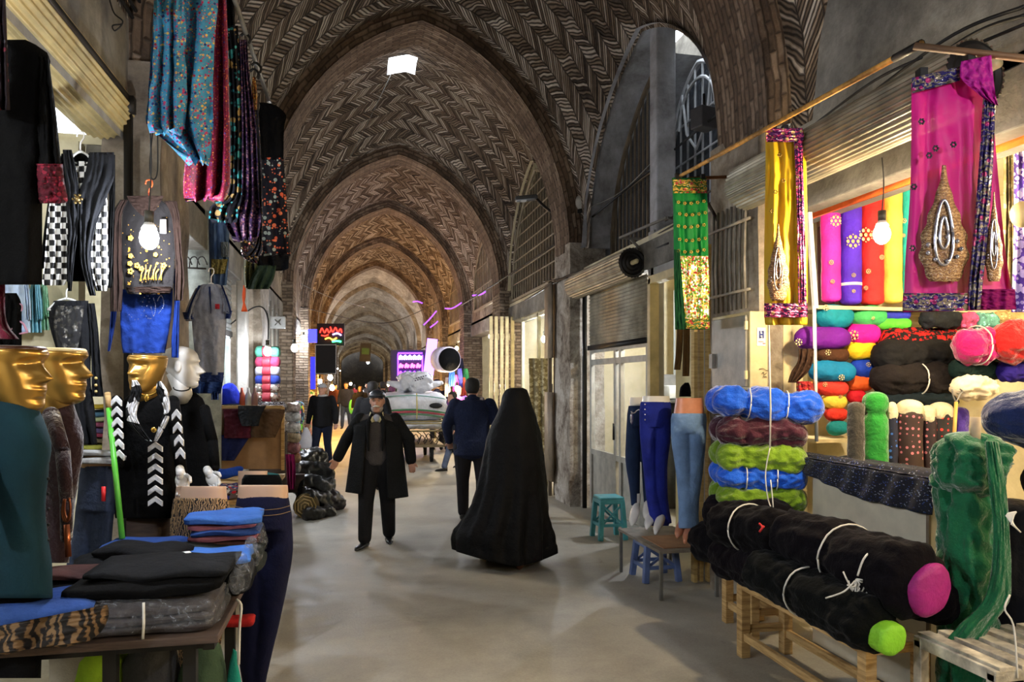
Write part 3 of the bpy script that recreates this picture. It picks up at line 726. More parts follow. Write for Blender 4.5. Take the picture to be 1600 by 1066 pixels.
# dresses along the rod
FB=floral('blue floral chiffon',(66,146,186),[(180,56,92),(204,170,84),(150,34,60),(150,60,110),(36,52,110),(196,150,90)],60,.36,'UV',.75)
garment('dress','sky blue chiffon dress with small red and yellow flowers hanging on the left','dress',[
 ('skirt',[(-40,240,342),(60,238,338),(150,232,333),(190,230,332,),(225,262,332),(250,290,330)],{'edge':2.5,'A':.05,'k':2.5,'t':.05,'hem':10}),
 ('front_fold',[(-40,240,288),(80,240,290),(160,232,292),(205,234,290)],{'z':-.09,'A':.03,'edge':2,'hem':8})],3.3,FB).done()
MD=floral('maroon ditsy print',(120,20,52),[(186,60,96),(60,60,120),(200,120,60)],90,.34,'UV',.6,rough=.5)
garment('dress','maroon dress with a tiny print hanging behind the blue floral one','dress',[('skirt',[(-40,318,352),(60,312,356),(160,306,358),(230,292,360),(290,286,360),(310,288,352)],{'A':.05,'k':3,'hem':6,'t':.05})],3.6,MD).done()
TB=floral('black teal floral',(18,18,28),[(46,130,136),(70,160,160),(160,130,80)],24,.42,'UV',.7)
garment('dress','black dress with large teal flowers hanging behind the maroon one','dress',[('skirt',[(40,350,372),(92,356,374),(200,360,378),(300,358,378),(322,330,374),(345,326,370)],{'A':.03,'k':3,'hem':5}),('bodice',[(-30,348,364),(50,350,368),(95,357,371)],{'mat':BLACK,'z':.02})],3.95,TB).done()
PG_=glitter('purple sequin fabric',(44,24,56),[(120,80,130),(190,150,170),(70,40,100),(170,110,120)],110,.4,.3,.5)
garment('dress','dark purple glitter dress hanging from a hook on the left rod','dress',[('skirt',[(62,372,386),(120,374,390),(200,372,400),(300,368,404),(340,350,408),(374,362,404)],{'A':.05,'k':4,'hem':5})],4.3,PG_).done()
garment('dress','black slip dress with gold sequin trim hanging on the left rod','dress',[('trim',[(120,394,399),(150,392,402),(176,392,401)],{'mat':glitter('gold sequins',(90,60,24),[(220,160,70),(250,200,120),(180,90,40)],120,.6)}),('skirt',[(172,392,404),(250,396,408),(330,398,410),(378,398,410),(400,378,408)],{'A':.03,'mat':glitter('black sequin',(18,14,20),[(120,90,60),(80,70,90)],110,.25)})],4.7,BLACK).done()
OF=floral('black orange flowers',(22,20,30),[(206,92,58),(226,120,80),(150,160,150)],26,.36,'UV',.62)
garment('skirt','black skirt with an orange flower hem hanging at the end of the left rod','skirt',[('waist',[(160,404,411),(164,406,430),(180,404,447),(200,405,444),(250,408,443)],{'mat':BLACK,'A':.008,'t':.04}),('hem',[(246,408,443),(300,409,447),(360,410,450),(398,410,454)],{'mat':OF,'hem':3,'t':.04})],5.3,BLACK,A=.02,k=2).done()
m=M(); m.bar(PX(360,-20,-.62),P(424,168,5.45),.022,.022); t=T('clothes_rod','long grey steel rod carrying the dresses high on the left','rod'); t.part('rod',m,STEEL)
for a,b,z in((383,62,4.3),(397,118,4.7),(400,108,4.6)):
    m=M(); m.tube(curve_pts([P(a-7,b-6,z),P(a,b-10,z),P(a+8,b-2,z),P(a+6,b+6,z)],8),.008,6); t.part('hook',m,DSTEEL)
t.done()
garment('cloth_bundle','charcoal cloth hanging below the orange flowered skirt','cloth',[('body',[(396,392,451),(420,394,450),(424,405,420)],{'A':.03})],5.6,DARKG).done()
garment('cloth_bundle','olive cloth with yellow dots hanging beside the dark green one','cloth',[('body',[(398,382,402),(425,380,404),(450,382,400)],{'A':.03})],5.6,dots('olive dotted',(84,84,44),(200,180,90),40,.16)).done()
garment('cloth_bundle','dark green gathered cloth hanging above the white bulb','cloth',[('body',[(415,402,432),(435,392,428),(452,386,420)],{'A':.03})],5.5,cloth('bottle green cloth',(44,60,44))).done()
garment('glitter_scarf','dark glitter scarf hanging beneath the purple dress','scarf',[('body',[(374,376,410),(400,378,404),(412,396,404)],{'A':.03})],5.0,glitter('dark multicolour glitter',(24,16,24),[(200,190,180),(150,80,90),(190,150,70)],90,.4)).done()
garment('printed_shirt','blue printed t-shirt hanging behind the grey hooded shirt','t-shirt',[('body',[(336,326,336),(350,326,358),(400,327,358),(446,328,354)],{'A':.01}),('band',[(405,330,356),(428,330,352)],{'z':-.03,'mat':cloth('olive print',(120,112,66)),'A':.01}),('lettering',[(378,345,356),(402,346,357)],{'z':-.03,'mat':plain('pale print',(120,130,140)),'A':.01,'k':5})],5.0,cloth('dusty blue',(70,94,132)),t=.03).done()
m=M(); 
for q in range(5): m.tube(curve_pts([P(382+1.2*math.sin(q*2),446,6),P(381+1.5*math.cos(q),465,6),P(378+q*2,487,6)],8),.006,6)
solo('orange_cord',m,plain('neon orange cord',(255,96,44),.7),'bright orange bundle of cord hanging beside the left roller shutter','cord')
# hooded grey t-shirt
GM=cloth('grey marl',(136,138,148),var=.08,vs=30); NV=cloth('navy trim',(30,46,92))
t=garment('hooded_shirt','grey marl short sleeved top with navy stripes and cuffs on a white hanger','t-shirt',[
 ('body',[(444,318,340),(452,308,350),(490,300,354),(540,303,352),(575,308,350),(586,311,350)],{}),
 ('hem_band',[(582,312,350),(597,314,348)],{'mat':NV,'t':.06,'A':.006}),
 ('sleeve',[(450,306,316),(470,296,308),(490,289,304),(502,290,303)],{}),('sleeve',[(450,344,352),(470,346,358),(490,348,362)],{}),
 ('cuff',[(488,285,300),(499,288,303)],{'mat':NV,'t':.06}),('cuff',[(486,354,363,),(498,352,360)],{'mat':NV,'t':.06}),
 ('stripe',[(446,310,314),(470,299,302),(492,291,295)],{'mat':NV,'z':-.04,'t':.01,'A':.001}),('stripe',[(446,345,348),(470,354,357),(488,359,362)],{'mat':NV,'z':-.04,'t':.01,'A':.001}),
 ('zip',[(448,326,329),(490,329,330)],{'mat':NV,'z':-.035,'t':.01,'A':.001}),
 ('badge',[(475,336,343),(483,336,343)],{'mat':plain('red badge',(180,36,50)),'z':-.045,'t':.01,'A':.0})],4.6,GM,hang=(330,420,20),A=.01,t=.05,k=1.5)
t.done()
garment('blue_trousers','blue trousers hanging beneath the grey hooded shirt','trousers',[('body',[(588,292,350),(615,290,345)],{}),('leg',[(612,330,342),(625,330,342)],{})],5.1,cloth('blue cotton',(38,66,130)),A=.03).done()
# ---------------------------------------------------------------- mannequins
def mann_head(t,c,s,ang,mat,crop=None,neck=None,pitch=0,parent=None,cropmat=None):
    m=M(); head(m,c,s,ang,crop,pitch,ears=crop is None,nose=1.35)
    if crop is not None:
        q=[r for r in rows_interp([list(p) for p in _PR],44) if r[0]<=crop+.004][-1]; R=Matrix.Rotation(ang,3,'Z'); k=M()
        k.rings([[Vector(c)+R@(Vector((q[3]*f*math.sin(a),(q[1]+q[2])/2+(q[1]-q[2])/2*f*math.cos(a),q[0]+h))*s) for a in [2*PI*j/40 for j in range(40)]] for f,h in((1.01,-.004),(1.03,.003),(.97,.009),(.9,.010))])
        t.part('cropped_top',k,cropmat or GOLD)
    if neck: m.tube([Vector(c)+Matrix.Rotation(ang,3,'Z')@Vector((0,-.03,-.03))*s,Vector(c)-UP*.12*s,Vector(neck)],[.052*s,.050*s,.062*s],20)
    t.part('head',m,mat,None,voxel=None)
AR=-AY
faceR=-PI/2-AY   # face towards +X in the picture
faceC=PI-AY      # face towards the camera
TEAL=cloth('teal knit',(10,42,52),bump=.4,bs=90,bd=.004)
t=T('mannequin','gold cropped-head mannequin in a teal knit sweater, nearest on the left','mannequin')
mann_head(t,P(16,574,2.55),1.30,faceR-.12,GOLD,.046,P(12,650,2.58),cropmat=plain('brown lacquer',(84,56,44),.35,.2))
m=M(); body(m,[(604,-10,34),(622,-42,50),(650,-60,66),(690,-66,80),(730,-64,77),(780,-58,72),(830,-58,74),(890,-64,82),(935,-66,82)],2.58,.85,wr=.012,n=40); t.part('sweater',m,TEAL)
m=M(); capspx(m,[(-30,640,16,-.1),(-34,740,14,-.14),(-20,830,11,-.18)],2.55); t.part('sleeve',m,TEAL)
m=M(); body(m,[(925,-50,70),(1000,-46,66),(1060,-44,64)],2.58,.8); t.part('stand',m,BLACK); 
m=M()
for y in range(700,930,24): m.ell(P(79-abs(y-800)*.02-3,y,2.56),.006,6,5)
t.part('buttons',m,DSTEEL); t.done()
t=T('mannequin','gold cropped-head mannequin in a dark maroon lace dress, second on the left','mannequin')
mann_head(t,P(88,572,3.0),1.28,faceR-.1,GOLD,.044,P(80,628,3.02),cropmat=plain('cream lacquer',(220,200,150),.3))
MB_=velvet('dark maroon lace',(40,20,24))
m=M(); body(m,[(600,66,92),(610,50,108),(640,40,118),(680,40,131),(720,44,128),(780,50,118),(840,52,112),(880,52,108)],3.05,.8,wr=.015,n=36); t.part('dress',m,MB_)
m=M(); capspx(m,[(80,648,12,-.10),(98,705,10,-.17),(104,780,9,-.18),(104,840,8,-.18)],3.0); t.part('sleeve',m,MB_)
m=M()
for q in range(3): m.tube(curve_pts([P(100+q,780,2.78),P(97+q*2,800,2.78),P(100+q*3,814,2.78),P(108-q,812,2.78),P(110,795,2.78),P(108,778,2.78)],16),.004,5)
m.tube([P(104,820,2.8),P(107,870,2.8)],.012,6); t.part('copper_beads',m,plain('copper bead',(150,84,50),.3,.7)); t.done()
t=T('mannequin','gold mannequin in a black velvet jacket squeezed behind the teal sweater','mannequin')
mann_head(t,P(62,606,3.3),.9,faceR,GOLD,.07,P(58,640,3.3))
m=M(); body(m,[(616,44,70),(640,36,84),(700,34,90),(800,38,88),(880,40,86)],3.4,.7,wr=.02); t.part('jacket',m,velvet('black velvet jacket',(16,16,24)))
m=M(); m.tube(curve_pts([P(72,628,3.2),P(84,640,3.2),P(94,650,3.2),P(90,640,3.2)],8),.003,5); t.part('chain',m,plain('silver chain',(180,180,180),.3,.8)); t.done()
# slacks mannequin
def legs_mann(label,z,waist,skinrows,trous,legL,legR,mat,skin,deps=.75,extra=None,group=None,pz=0,voxel=.008):
    t=T('leg_mannequin',label,'mannequin',group)
    m=M(); body(m,skinrows,z,.72,n=36,pw=2.2); t.part('waist',m,skin)
    m=M(); body(m,trous,z,deps,n=36,wr=.008)
    for L in(legL,legR):
        if L: body(m,[(a,b,c,None,(d if d else 0)) for a,b,c,*r in L for d in [r[0] if r else 0]],z,.95,n=24,wr=.012)
    t.part('trousers',m,mat,voxel=voxel)
    if extra: extra(t)
    return t
SL=cloth('slate trousers',(52,62,84))
def ex(t):
    m=M(); m.box(P(162,772,3.5),(.016,.01,.07),AR); t.part('price_tag',m,plain('red price tag',(190,30,34),.4))
legs_mann('tan leg mannequin in slate grey trousers beside the green pole',3.75,0,[(712,128,176),(735,126,174)],[(728,126,176),(760,122,180),(800,118,180)],[(790,118,150),(830,114,144),(880,104,138),(960,100,132)],[(790,146,180),(830,140,176),(880,138,172),(960,138,168)],SL,plain('tan plastic',(176,132,84),.4),extra=ex).done()
m=M(); slab(m,P(160,722,3.75),(.25,.2,.035),AR,2); slab(m,P(156,713,3.75),(.22,.18,.03),AR+.2,2)
solo('folded_clothes',m,cloth('light grey marl',(150,150,150)),'light grey folded shirts lying on top of the slate trousers mannequin','clothes')
for i,(y,c) in enumerate([(632,(150,130,40)),(642,(60,90,110)),(651,(150,160,120)),(660,(120,60,80)),(668,(70,60,90)),(676,(130,50,70)),(684,(90,80,60)),(693,(140,140,60))]):
    m=M(); slab(m,P(156,y+8,4.55),(.2,.2,.034),AR,3); nm=('mustard','blue grey','pale olive','plum','violet','crimson','khaki','lime')[i]
    solo('folded_garment',m,cloth('shelf cloth %s'%nm,c),'%s folded garment in the stack between the black blouse and green pole'%nm,'clothes','folded garments stacked beside the green pole')
m=M(); m.box(P(156,706,4.55),(.42,.36,.03),AR); m.box(P(156,860,4.62),(.42,.03,1.25),AR); solo('shelf_unit',m,WOODD,'dark shelf standing behind the slate trousers carrying the folded stack','shelf')
t=T('broom','bright green pole with a wooden tip leaning beside the striped coat','pole'); m=M(); m.tube([P(170,638,3.65),P(191,842,3.45)],.013,12); t.part('pole',m,plain('bright green paint',(84,176,56),.4)); m=M(); m.tube([P(168,614,3.67),P(170,638,3.65)],.014,10); t.part('tip',m,WOODY); t.done()
# striped coat mannequin
t=T('mannequin','gold mannequin in a black and white arrow print coat with a gold necklace','mannequin')
mann_head(t,P(230,574,3.75),1.08,faceC-.25,GOLD,.046,P(229,618,3.78))
m=M(); body(m,[(612,216,246),(622,196,262),(650,186,270),(690,190,270),(730,184,274),(780,178,284),(810,180,288)],3.8,.62,wr=.012,n=40,nv=36); t.part('coat',m,BLACK)
STW=cloth('white print cloth',(214,214,216))
for sx in(-1,1):
    m=M(); capspx(m,[(182 if sx<0 else 270,628,10,-.02),(180 if sx<0 else 276,680,10,-.05),(187 if sx<0 else 284,724 if sx<0 else 740,8,-.1)],3.78); t.part('sleeve',m,BLACK)
chev=M()
def chevron(c,w,h,z,sk=0,mm=None):
    mm=mm or chev; x,y=c
    pts=[(x-w,y-h*.1),(x,y-h*.7),(x+w,y-h*.1+sk),(x+w,y+h*.5+sk),(x,y-h*.1),(x-w,y+h*.5)]
    a=[P(p[0],p[1],z) for p in pts]; b=[q+FW*.012 for q in a]
    mm.add(a+b,[(0,1,4,5),(1,2,3,4),(11,10,7,6),(10,9,8,7)]+[(i,i+6,(i+1)%6+6,(i+1)%6) for i in range(6)])
for i,y in enumerate(range(700,800,17)): chevron((242,y),11,13,3.595)
t.part('arrow_print',chev,STW,label='white arrow print down the coat front',smooth=False); chev=M()
for i,y in enumerate(range(628,716,17)): chevron((181+i*.8,y),8,14,3.63-.01*i,mm=chev)
t.part('arrow_print',chev,STW,1,'white arrow print on the sleeve',smooth=False); chev=M()
for i,y in enumerate(range(650,712,20)): chevron((275+i*2,y),7,15,3.62-.02*i,mm=chev)
t.part('arrow_print',chev,STW,1,'white arrow print on the other sleeve',smooth=False)
m=M(); sheet(m,[(594,206,214),(612,204,222),(650,196,214),(680,216,230),(690,232,238)],3.58,t=.02,A=.004); sheet(m,[(596,246,252),(612,244,262),(640,256,266),(660,250,262),(690,240,246)],3.58,t=.02,A=.004)
t.part('lapels',m,floral('brush stroke print',(20,20,22),[(220,220,222),(210,210,214)],14,.6,'UV',.7))
m=M(); m.tube([P(229+17*math.sin(a),608+10*math.cos(a) if math.cos(a)>0 else 604,3.60) for a in [-1.6+.2*i for i in range(17)]],.005,6); m.ell(P(229,622,3.59),(.012,.005,.018),8,6); m.ell(P(240,672,3.58),(.014,.006,.014),8,6); t.part('necklace',m,plain('gold jewellery',(220,176,80),.25,.9))
m=M(); hand(m,P(282,738,3.66),(P(286,760,3.64)-P(282,738,3.66)),.85,1,.5,-FW); t.part('hand',m,MWHITE); 
m=M(); m.box(P(232,900,3.85),(.18,.1,.62),AR); t.part('plinth',m,WOODD); t.done()
# white head mannequin
t=T('mannequin','glossy white egg-head mannequin in a plain black dress','mannequin')
mann_head(t,P(284,573,4.2),1.02,faceR+.25,MWHITE,None,P(283,618,4.25))
m=M(); body(m,[(612,272,300),(622,262,316),(650,264,326),(700,268,334),(760,272,342),(800,272,346)],4.3,.6,wr=.015,n=32); t.part('dress',m,BLACK)
m=M(); capspx(m,[(320,640,8,-.1),(332,690,8,-.15),(336,730,7,-.2)],4.25); t.part('sleeve',m,BLACK)
m=M(); hand(m,P(326,738,4.0),(P(334,752,3.98)-P(326,738,4.0)),.9,1,.7,-FW); t.part('hand',m,MWHITE)
m=M(); m.tube([P(284+13*math.sin(a),606+5*math.cos(a),4.12) for a in [-1.8+.3*i for i in range(13)]],.004,6); t.part('wire_necklace',m,DSTEEL)
m=M(); m.tube([P(295,800,4.3),P(295,1010,4.3)],.03,12); t.part('stand',m,STEEL); t.done()
# leopard leggings
LEO=zebra('leopard knit',(24,18,14),(120,92,60),(176,140,96),30)
t=legs_mann('pale leg mannequin in brown leopard leggings behind the folded clothes',3.65,0,[(760,276,353),(764,275,354),(790,272,356)],[(778,271,356),(800,268,360),(830,265,362),(860,266,362)],[(850,268,314),(900,272,314),(960,278,314),(1020,278,313),(1115,280,304)],[(850,314,360),(900,318,356),(960,322,352),(1020,322,344),(1115,320,340)],LEO,MSKIN); t.done()
NJ=cloth('dark indigo denim',(14,18,50),bump=.3)
def ex(t):
    m=M()
    for yy in(793,802):
        m.tube(curve_pts([P(366+ (yy-793)*.4,yy-2,3.72),P(390,yy+3,3.64),P(412,yy+4,3.62),P(436,yy+2,3.66),P(454,yy-3,3.76)],14),.0018,4)
    t.part('stitching',m,plain('tan thread',(130,104,72),.8))
    m=M(); body(m,[(1095,398,418),(1112,396,424)],3.9,1.6); t.part('foot',m,MSKIN)
legs_mann('pale leg mannequin in tight dark indigo jeans at the table corner',3.9,0,[(758,374,449),(762,372,450),(785,371,451)],[(776,371,451),(800,366,455),(830,366,456)],[(800,366,412),(860,366,414),(920,374,412),(980,374,408),(1030,374,404),(1052,376,402),(1095,384,404)],[(800,408,456),(860,406,458),(900,400,452),(960,402,440),(1010,396,428),(1045,392,420),(1065,392,416),(1095,394,414)],NJ,MSKIN,extra=ex).done()
t=T('leg_mannequin','pale leg mannequin in a black waistband behind the indigo jeans','mannequin')
m=M(); body(m,[(736,372,418),(760,372,418)],4.7,.7); t.part('waist',m,MSKIN); m=M(); body(m,[(742,382,436),(748,378,440),(800,376,446),(900,378,440),(1000,380,430)],4.5,.7); t.part('waistband',m,BLACK); t.done()
# ---------------------------------------------------------------- front table and folded stock
TH=.80
t=T('market_table','dark plywood table with black metal legs heaped with folded clothes','table')
a,b,c,d=-1.42,-.47,2.78,3.92
m=M(); m.box(((a+b)/2,(c+d)/2,TH-.015),(b-a,d-c,.03)); t.part('table_top',m,WOODD,bevel=.004,smooth=False)
m=M(); m.box(((a+b)/2,c+.14,TH-.06),(b-a-.1,.04,.05)); m.box(((a+b)/2,d-.1,TH-.06),(b-a-.1,.04,.05)); m.box((b-.05,(c+d)/2,TH-.06),(.04,d-c-.2,.05)); t.part('frame',m,DSTEEL,smooth=False)
for x in(a+.06,-.86,b-.12):
    for y in(c+.14,d-.1):
        m=M(); m.box((x,y,(TH-.06)/2),(.045,.045,TH-.06)); t.part('leg',m,DSTEEL,smooth=False)
t.done()
JB=cloth('light blue denim',(64,112,196)); JB2=cloth('mid blue denim',(44,74,140)); BRW=cloth('plum brown cloth',(78,50,48)); DG=cloth('dark green grey cloth',(36,42,42)); PKD=cloth('dusty pink cloth',(156,96,110))
def fold(label,px,py,h,d,mat,rz=0,layers=3,tilt=0,group='folded clothes on the front table',name='folded_garment',wr=.006,pw=5):
    c=PG(px,py,h); m=M(); slab(m,c,d,rz,layers,wr,tilt=tilt,pw=pw); return solo(name,m,mat,label,'clothes',group)
Z0=TH
# bottom wrapped stack at the front edge
c0=Vector((-.72,2.98,Z0)); 
for i in range(3):
    m=M(); slab(m,c0+UP*(.035*i),(.44,.34,.036),0,2); solo('folded_garment',m,cloth('grey brown packed cloth',(64,58,58)),'grey brown garment in the clear wrapped bundle, %s layer'%('lowest','middle','top')[i],'clothes','garments in the clear wrapped bundle')
m=M(); slab(m,c0-UP*.004,(.47,.37,.125),0,4,.010); solo('plastic_wrapping',m,WRAP,'crinkled clear plastic wrapping around the bundle at the table front','wrapping')
m=M(); m.tube([c0+Vector((.0,-.19,.0)),c0+Vector((.004,-.192,.06)),c0+Vector((.0,-.18,.125))],.005,6); solo('packing_strap',m,STRING,'white strap around the clear wrapped bundle','strap')
def at(x,y,h): return Vector((x,y,h))
L=[('black folded trousers on top of the clear wrapped bundle',at(-.74,3.02,.925),(.52,.36,.05),BLACK,.05,2),
 ('charcoal folded trousers above the black pair at the table front',at(-.70,3.06,.975),(.50,.34,.035),DARKG,-.06,2),
 ('black folded stack at the table edge under the light blue jeans',at(-.58,3.40,Z0),(.30,.34,.14),BLACK,0,5),
 ('light blue folded jeans beside the white paper slip',at(-.60,3.36,.94),(.34,.30,.03),JB,.1,2),
 ('dark green grey folded trousers behind the light blue pair',at(-.60,3.66,Z0),(.36,.30,.10),DG,0,4),
 ('dark green grey trousers with white specks, topmost of the pair',at(-.62,3.58,.90),(.40,.28,.045),DG,-.1,2),
 ('dark plum folded garment under the bright blue jeans',at(-.60,3.78,.90),(.30,.22,.05),BRW,0,3),
 ('dusty pink folded garment near the top of the back stack',at(-.60,3.76,.95),(.30,.24,.03),PKD,0,2),
 ('mid blue folded garment under the dusty pink ones',at(-.59,3.74,.978),(.30,.24,.03),JB2,.05,2),
 ('dusty pink garment directly below the bright blue jeans',at(-.6,3.76,1.005),(.30,.24,.028),PKD,.03,2),
 ('bright sky blue folded jeans on top of the back stack',at(-.60,3.75,1.03),(.34,.25,.045),JB,.04,2),
 ('navy folded jeans at the very back of the table',at(-.95,3.74,Z0),(.38,.26,.16),JB2,-.05,3),
 ('black crumpled trousers in the middle of the table',at(-.95,3.5,Z0),(.44,.34,.15),DARKG,.3,3),
 ('black folded trousers with a twisted leg in the table middle',at(-.88,3.42,.95),(.36,.2,.05),DARKG,-.5,2),
 ('brown folded top lying on black ones at the left',at(-1.06,3.22,.93),(.34,.22,.03),BRW,.05,2),
 ('black pile below the brown folded top',at(-1.08,3.2,Z0),(.46,.34,.13),BLACK,0,4),
 ('mid blue folded jeans on the zebra cloth at the left front',at(-1.10,2.86,.885),(.40,.28,.06),JB2,.22,2)]
for lab,c,d,mt,rz,ly in L:
    m=M(); slab(m,c,d,rz,ly,.008); solo('folded_garment',m,mt,lab,'clothes','folded clothes on the front table')
ZB=zebra('zebra velour',(20,14,12),(60,43,29),(124,96,64),9)
m=M(); slab(m,at(-1.14,2.88,.80),(.44,.32,.08),.12,3,.014); 
sheet(m,[(982,-20,945,168),(1000,-20,962,170),(1014,-20,985,160),(1024,-20,1002,140)],2.42,t=.03,A=.02,k=2,grow=False); solo('zebra_cloth',m,ZB,'brown and cream zebra striped velour draped over the table corner','cloth')
m=M(); slab(m,at(-.72,3.17,1.005),(.16,.035,.004),.45,1,.001); solo('paper_slip',m,plain('white paper',(226,228,236),.7),'long white paper slip on the charcoal trousers','paper')
m=M()
for i in range(9):
    y=3.0+i*.1; p=Vector((-.44,y,.93+.05*math.sin(i*2))); m.ell(p,(.03,.05,.05+.02*math.sin(i)),8,6,Matrix.Rotation(i,3,'X'))
q=m.build('plastic_wrapping',WRAP); tag(q,'row of torn clear plastic bag ends hanging at the table edge','wrapping')
m=M(); m.tube(curve_pts([Vector((-.44,3.0,.86)),Vector((-.42,2.98,.84)),Vector((-.425,2.97,.76)),Vector((-.428,2.97,.62))],10),.005,6); solo('packing_strap',m,STRING,'white strap end hanging down from the table corner','strap')
m=M(); slab(m,P(372,978,3.5),(.14,.1,.05),0,2,.01); solo('red_cloth',m,cloth('red cloth',(170,34,34)),'small red cloth hanging under the table corner by the indigo jeans','cloth')
for i,(px,py,s,c,lab) in enumerate([(365,1056,.03,(30,130,116),'turquoise plastic bag under the front table'),(240,1042,.16,(60,60,62),'clear bag of dark clothes under the front table'),(318,1052,.14,(60,80,60),'dark green cloth bundle under the front table'),(160,1030,.16,(150,190,50),'lime green cloth on the floor under the table'),(125,1030,.12,(200,196,186),'white box under the front table')]):
    p=P(px,py,3.1); m=M()
    if 'box' in lab: m.box((p.x,p.y,.33),(.16,.2,.66))
    else: m.ell((p.x,p.y,p.z-.2),(s*.8,s*.8,.30+s*.5),14,10); [setattr(v,'z',max(.0,v.z)) for v in m.v]
    for v in m.v: v+=Vector((nz(v.x*20,v.z*14),nz(v.y*20,v.z*9),0))*.03
    solo('storage_bag' if 'box' not in lab else 'storage_box',m,cloth('stock %d'%i,c),lab,'bag' if 'box' not in lab else 'box')
# ---------------------------------------------------------------- second stall with trouser panel
t=T('display_panel','waist-high tan display panel with trousers draped over it','panel'); m=M()
m.bar(P(325,636,7.4),P(442,636,7.4),.03,.03); m.bar(P(442,636,7.4),P(442,735,7.4),.03,.03); m.bar(P(322,636,7.4),P(322,735,7.4),.03,.03)
t.part('frame',m,WOODY,smooth=False); m=M(); m.bar(P(325,685,7.43),P(440,685,7.43),.02,.62); t.part('board',m,plain('brown cardboard',(150,118,84)),smooth=False); t.done()
for lab,rows,c,z in (('navy trousers at the left end of the display panel',[(640,312,338),(700,314,334),(722,314,332)],(22,30,60),7.28),
 ('cream trousers hanging between the navy and maroon pairs',[(640,330,348),(680,332,346),(716,328,342)],(196,182,160),7.26),
 ('royal navy trousers hanging below the maroon pair',[(680,340,392),(720,342,366)],(26,36,88),7.28),
 ('maroon trousers draped over the display panel',[(639,348,396),(660,350,394),(685,350,392)],(74,22,38),7.2),
 ('brown trousers draped at the right end of the panel',[(640,390,446),(660,388,440),(684,390,430)],(84,64,46),7.2),
 ('black trousers folded over the top of the panel',[(634,372,416),(650,372,408),(666,378,404)],(30,34,40),7.1)):
    garment('trousers',lab,'trousers',[('body',rows,{})],z,cloth('trouser '+lab.split()[0]+lab.split()[1],c),A=.012,t=.05,k=2).done()
t=T('market_table','low stall table with a cream cloth front behind the leg mannequins','table')
q=PG(442,738,.78); x1=q.x; m=M(); m.box((x1-.42,6.9,.76),(.9,1.7,.03)); t.part('table_top',m,WOODY,smooth=False)
m=M(); m.box((x1-.42,6.08,.38),(.86,.03,.74)); t.part('front_cloth',m,cloth('cream cloth',(178,160,120)))
for dy in(6.1,7.7):
    for dx in(.03,.82): m=M(); m.box((x1-dx,dy,.37),(.05,.05,.74)); t.part('leg',m,WOODY,smooth=False)
t.done()
for i,(x,y,w,d,h,c,lab,z) in enumerate([(.70,6.35,.3,.3,.05,(210,84,160),'pink folded tops at the left of the second stall',.78),(.66,6.2,.2,.2,.04,(30,30,34),'black folded top below the pink ones',.83),(.36,6.25,.36,.36,.10,(120,110,120),'clear wrapped multicoloured packs on the second stall',.78),(.12,6.6,.2,.26,.07,(90,90,92),'grey cloth heap at the right end of the second stall',.78),(.35,6.7,.2,.14,.09,(30,70,170),'bright blue garment on the wrapped packs',.88),(.05,6.9,.14,.2,.1,(30,100,100),'teal garment hanging over the right corner',.78),(.62,6.75,.2,.14,.08,(210,205,200),'white folded garment behind the pink tops',.78)]):
    m=M(); slab(m,(x1-x,y,z),(w,d,h),.1*i,4,.014)
    mt=floral('wrapped multicolour',(110,100,110),[(200,40,60),(40,60,150),(220,220,225),(30,30,34)],22,.5,'UV',.8,rough=.2) if 'multi' in lab else cloth('stall cloth %d'%i,c)
    solo('folded_garment',m,mt,lab,'clothes','garments on the second stall')
garment('magenta_cloth','magenta cloth hanging off the right edge of the second stall','cloth',[('body',[(710,446,460),(735,448,462),(765,450,460)],{})],7.2,cloth('magenta cloth',(130,26,90)),A=.03).done()
# stools of stock behind: blue bundle, pillows, wrapped blankets on a shelf
m=M(); boltm(m,P(345,622,8.3),P(372,622,8.3),.16,1.0,.1); solo('cloth_bundle',m,cloth('vivid blue cloth',(28,50,196)),'vivid blue cloth bundle on the shelf behind the trouser panel','bundle')
m=M(); slab(m,P(352,640,8.2),(.3,.25,.06),0,2); solo('folded_garment',m,BLACK,'black folded cloth under the vivid blue bundle','clothes')
for i,(px,c) in enumerate([(378,(186,90,60)),(388,(200,196,190)),(398,(150,110,100))]):
    m=M(); m.tube([P(px,634,8.4),P(px,618,8.4),P(px,612,8.4),P(px,606,8.4)],[.035,.035,.016,.014],12); solo('bottle',m,plain('pack %d'%i,c),'%s small container beside the vivid blue bundle'%('rust','white','brown')[i],'container','small containers beside the blue bundle')
BLK=[((398,(418+0),550),(60,120,100),'green'),((0,0,566),(140,44,72),'rose'),((0,0,580),(160,158,168),'white'),((0,0,594),(36,52,126),'blue'),((0,0,606),(150,142,132),'cream flowered'),((0,0,620),(140,120,104),'beige flowered')]
for i,(q,c,nm) in enumerate(BLK):
    y=q[2]; mt=cloth('blanket '+nm,c) if 'flower' not in nm else floral('blanket '+nm,c,[(120,40,50),(60,60,60),(230,225,215)],20,.4,'Object',.7)
    t=T('rolled_blanket','%s rolled blanket in the wrapped stack under the left bulb'%nm,'blanket','rolled blankets stacked by the bulb')
    m=M(); boltm(m,P(399,y,8.9),P(438,y,8.9),.068,1.0,.05); t.part('roll',m,mt)
    m=M(); boltm(m,P(411,y,8.88),P(425,y,8.88),.07,1.0,.02,e=.1); t.part('band',m,plain('crimson label band',(150,36,50),.5)); t.done()
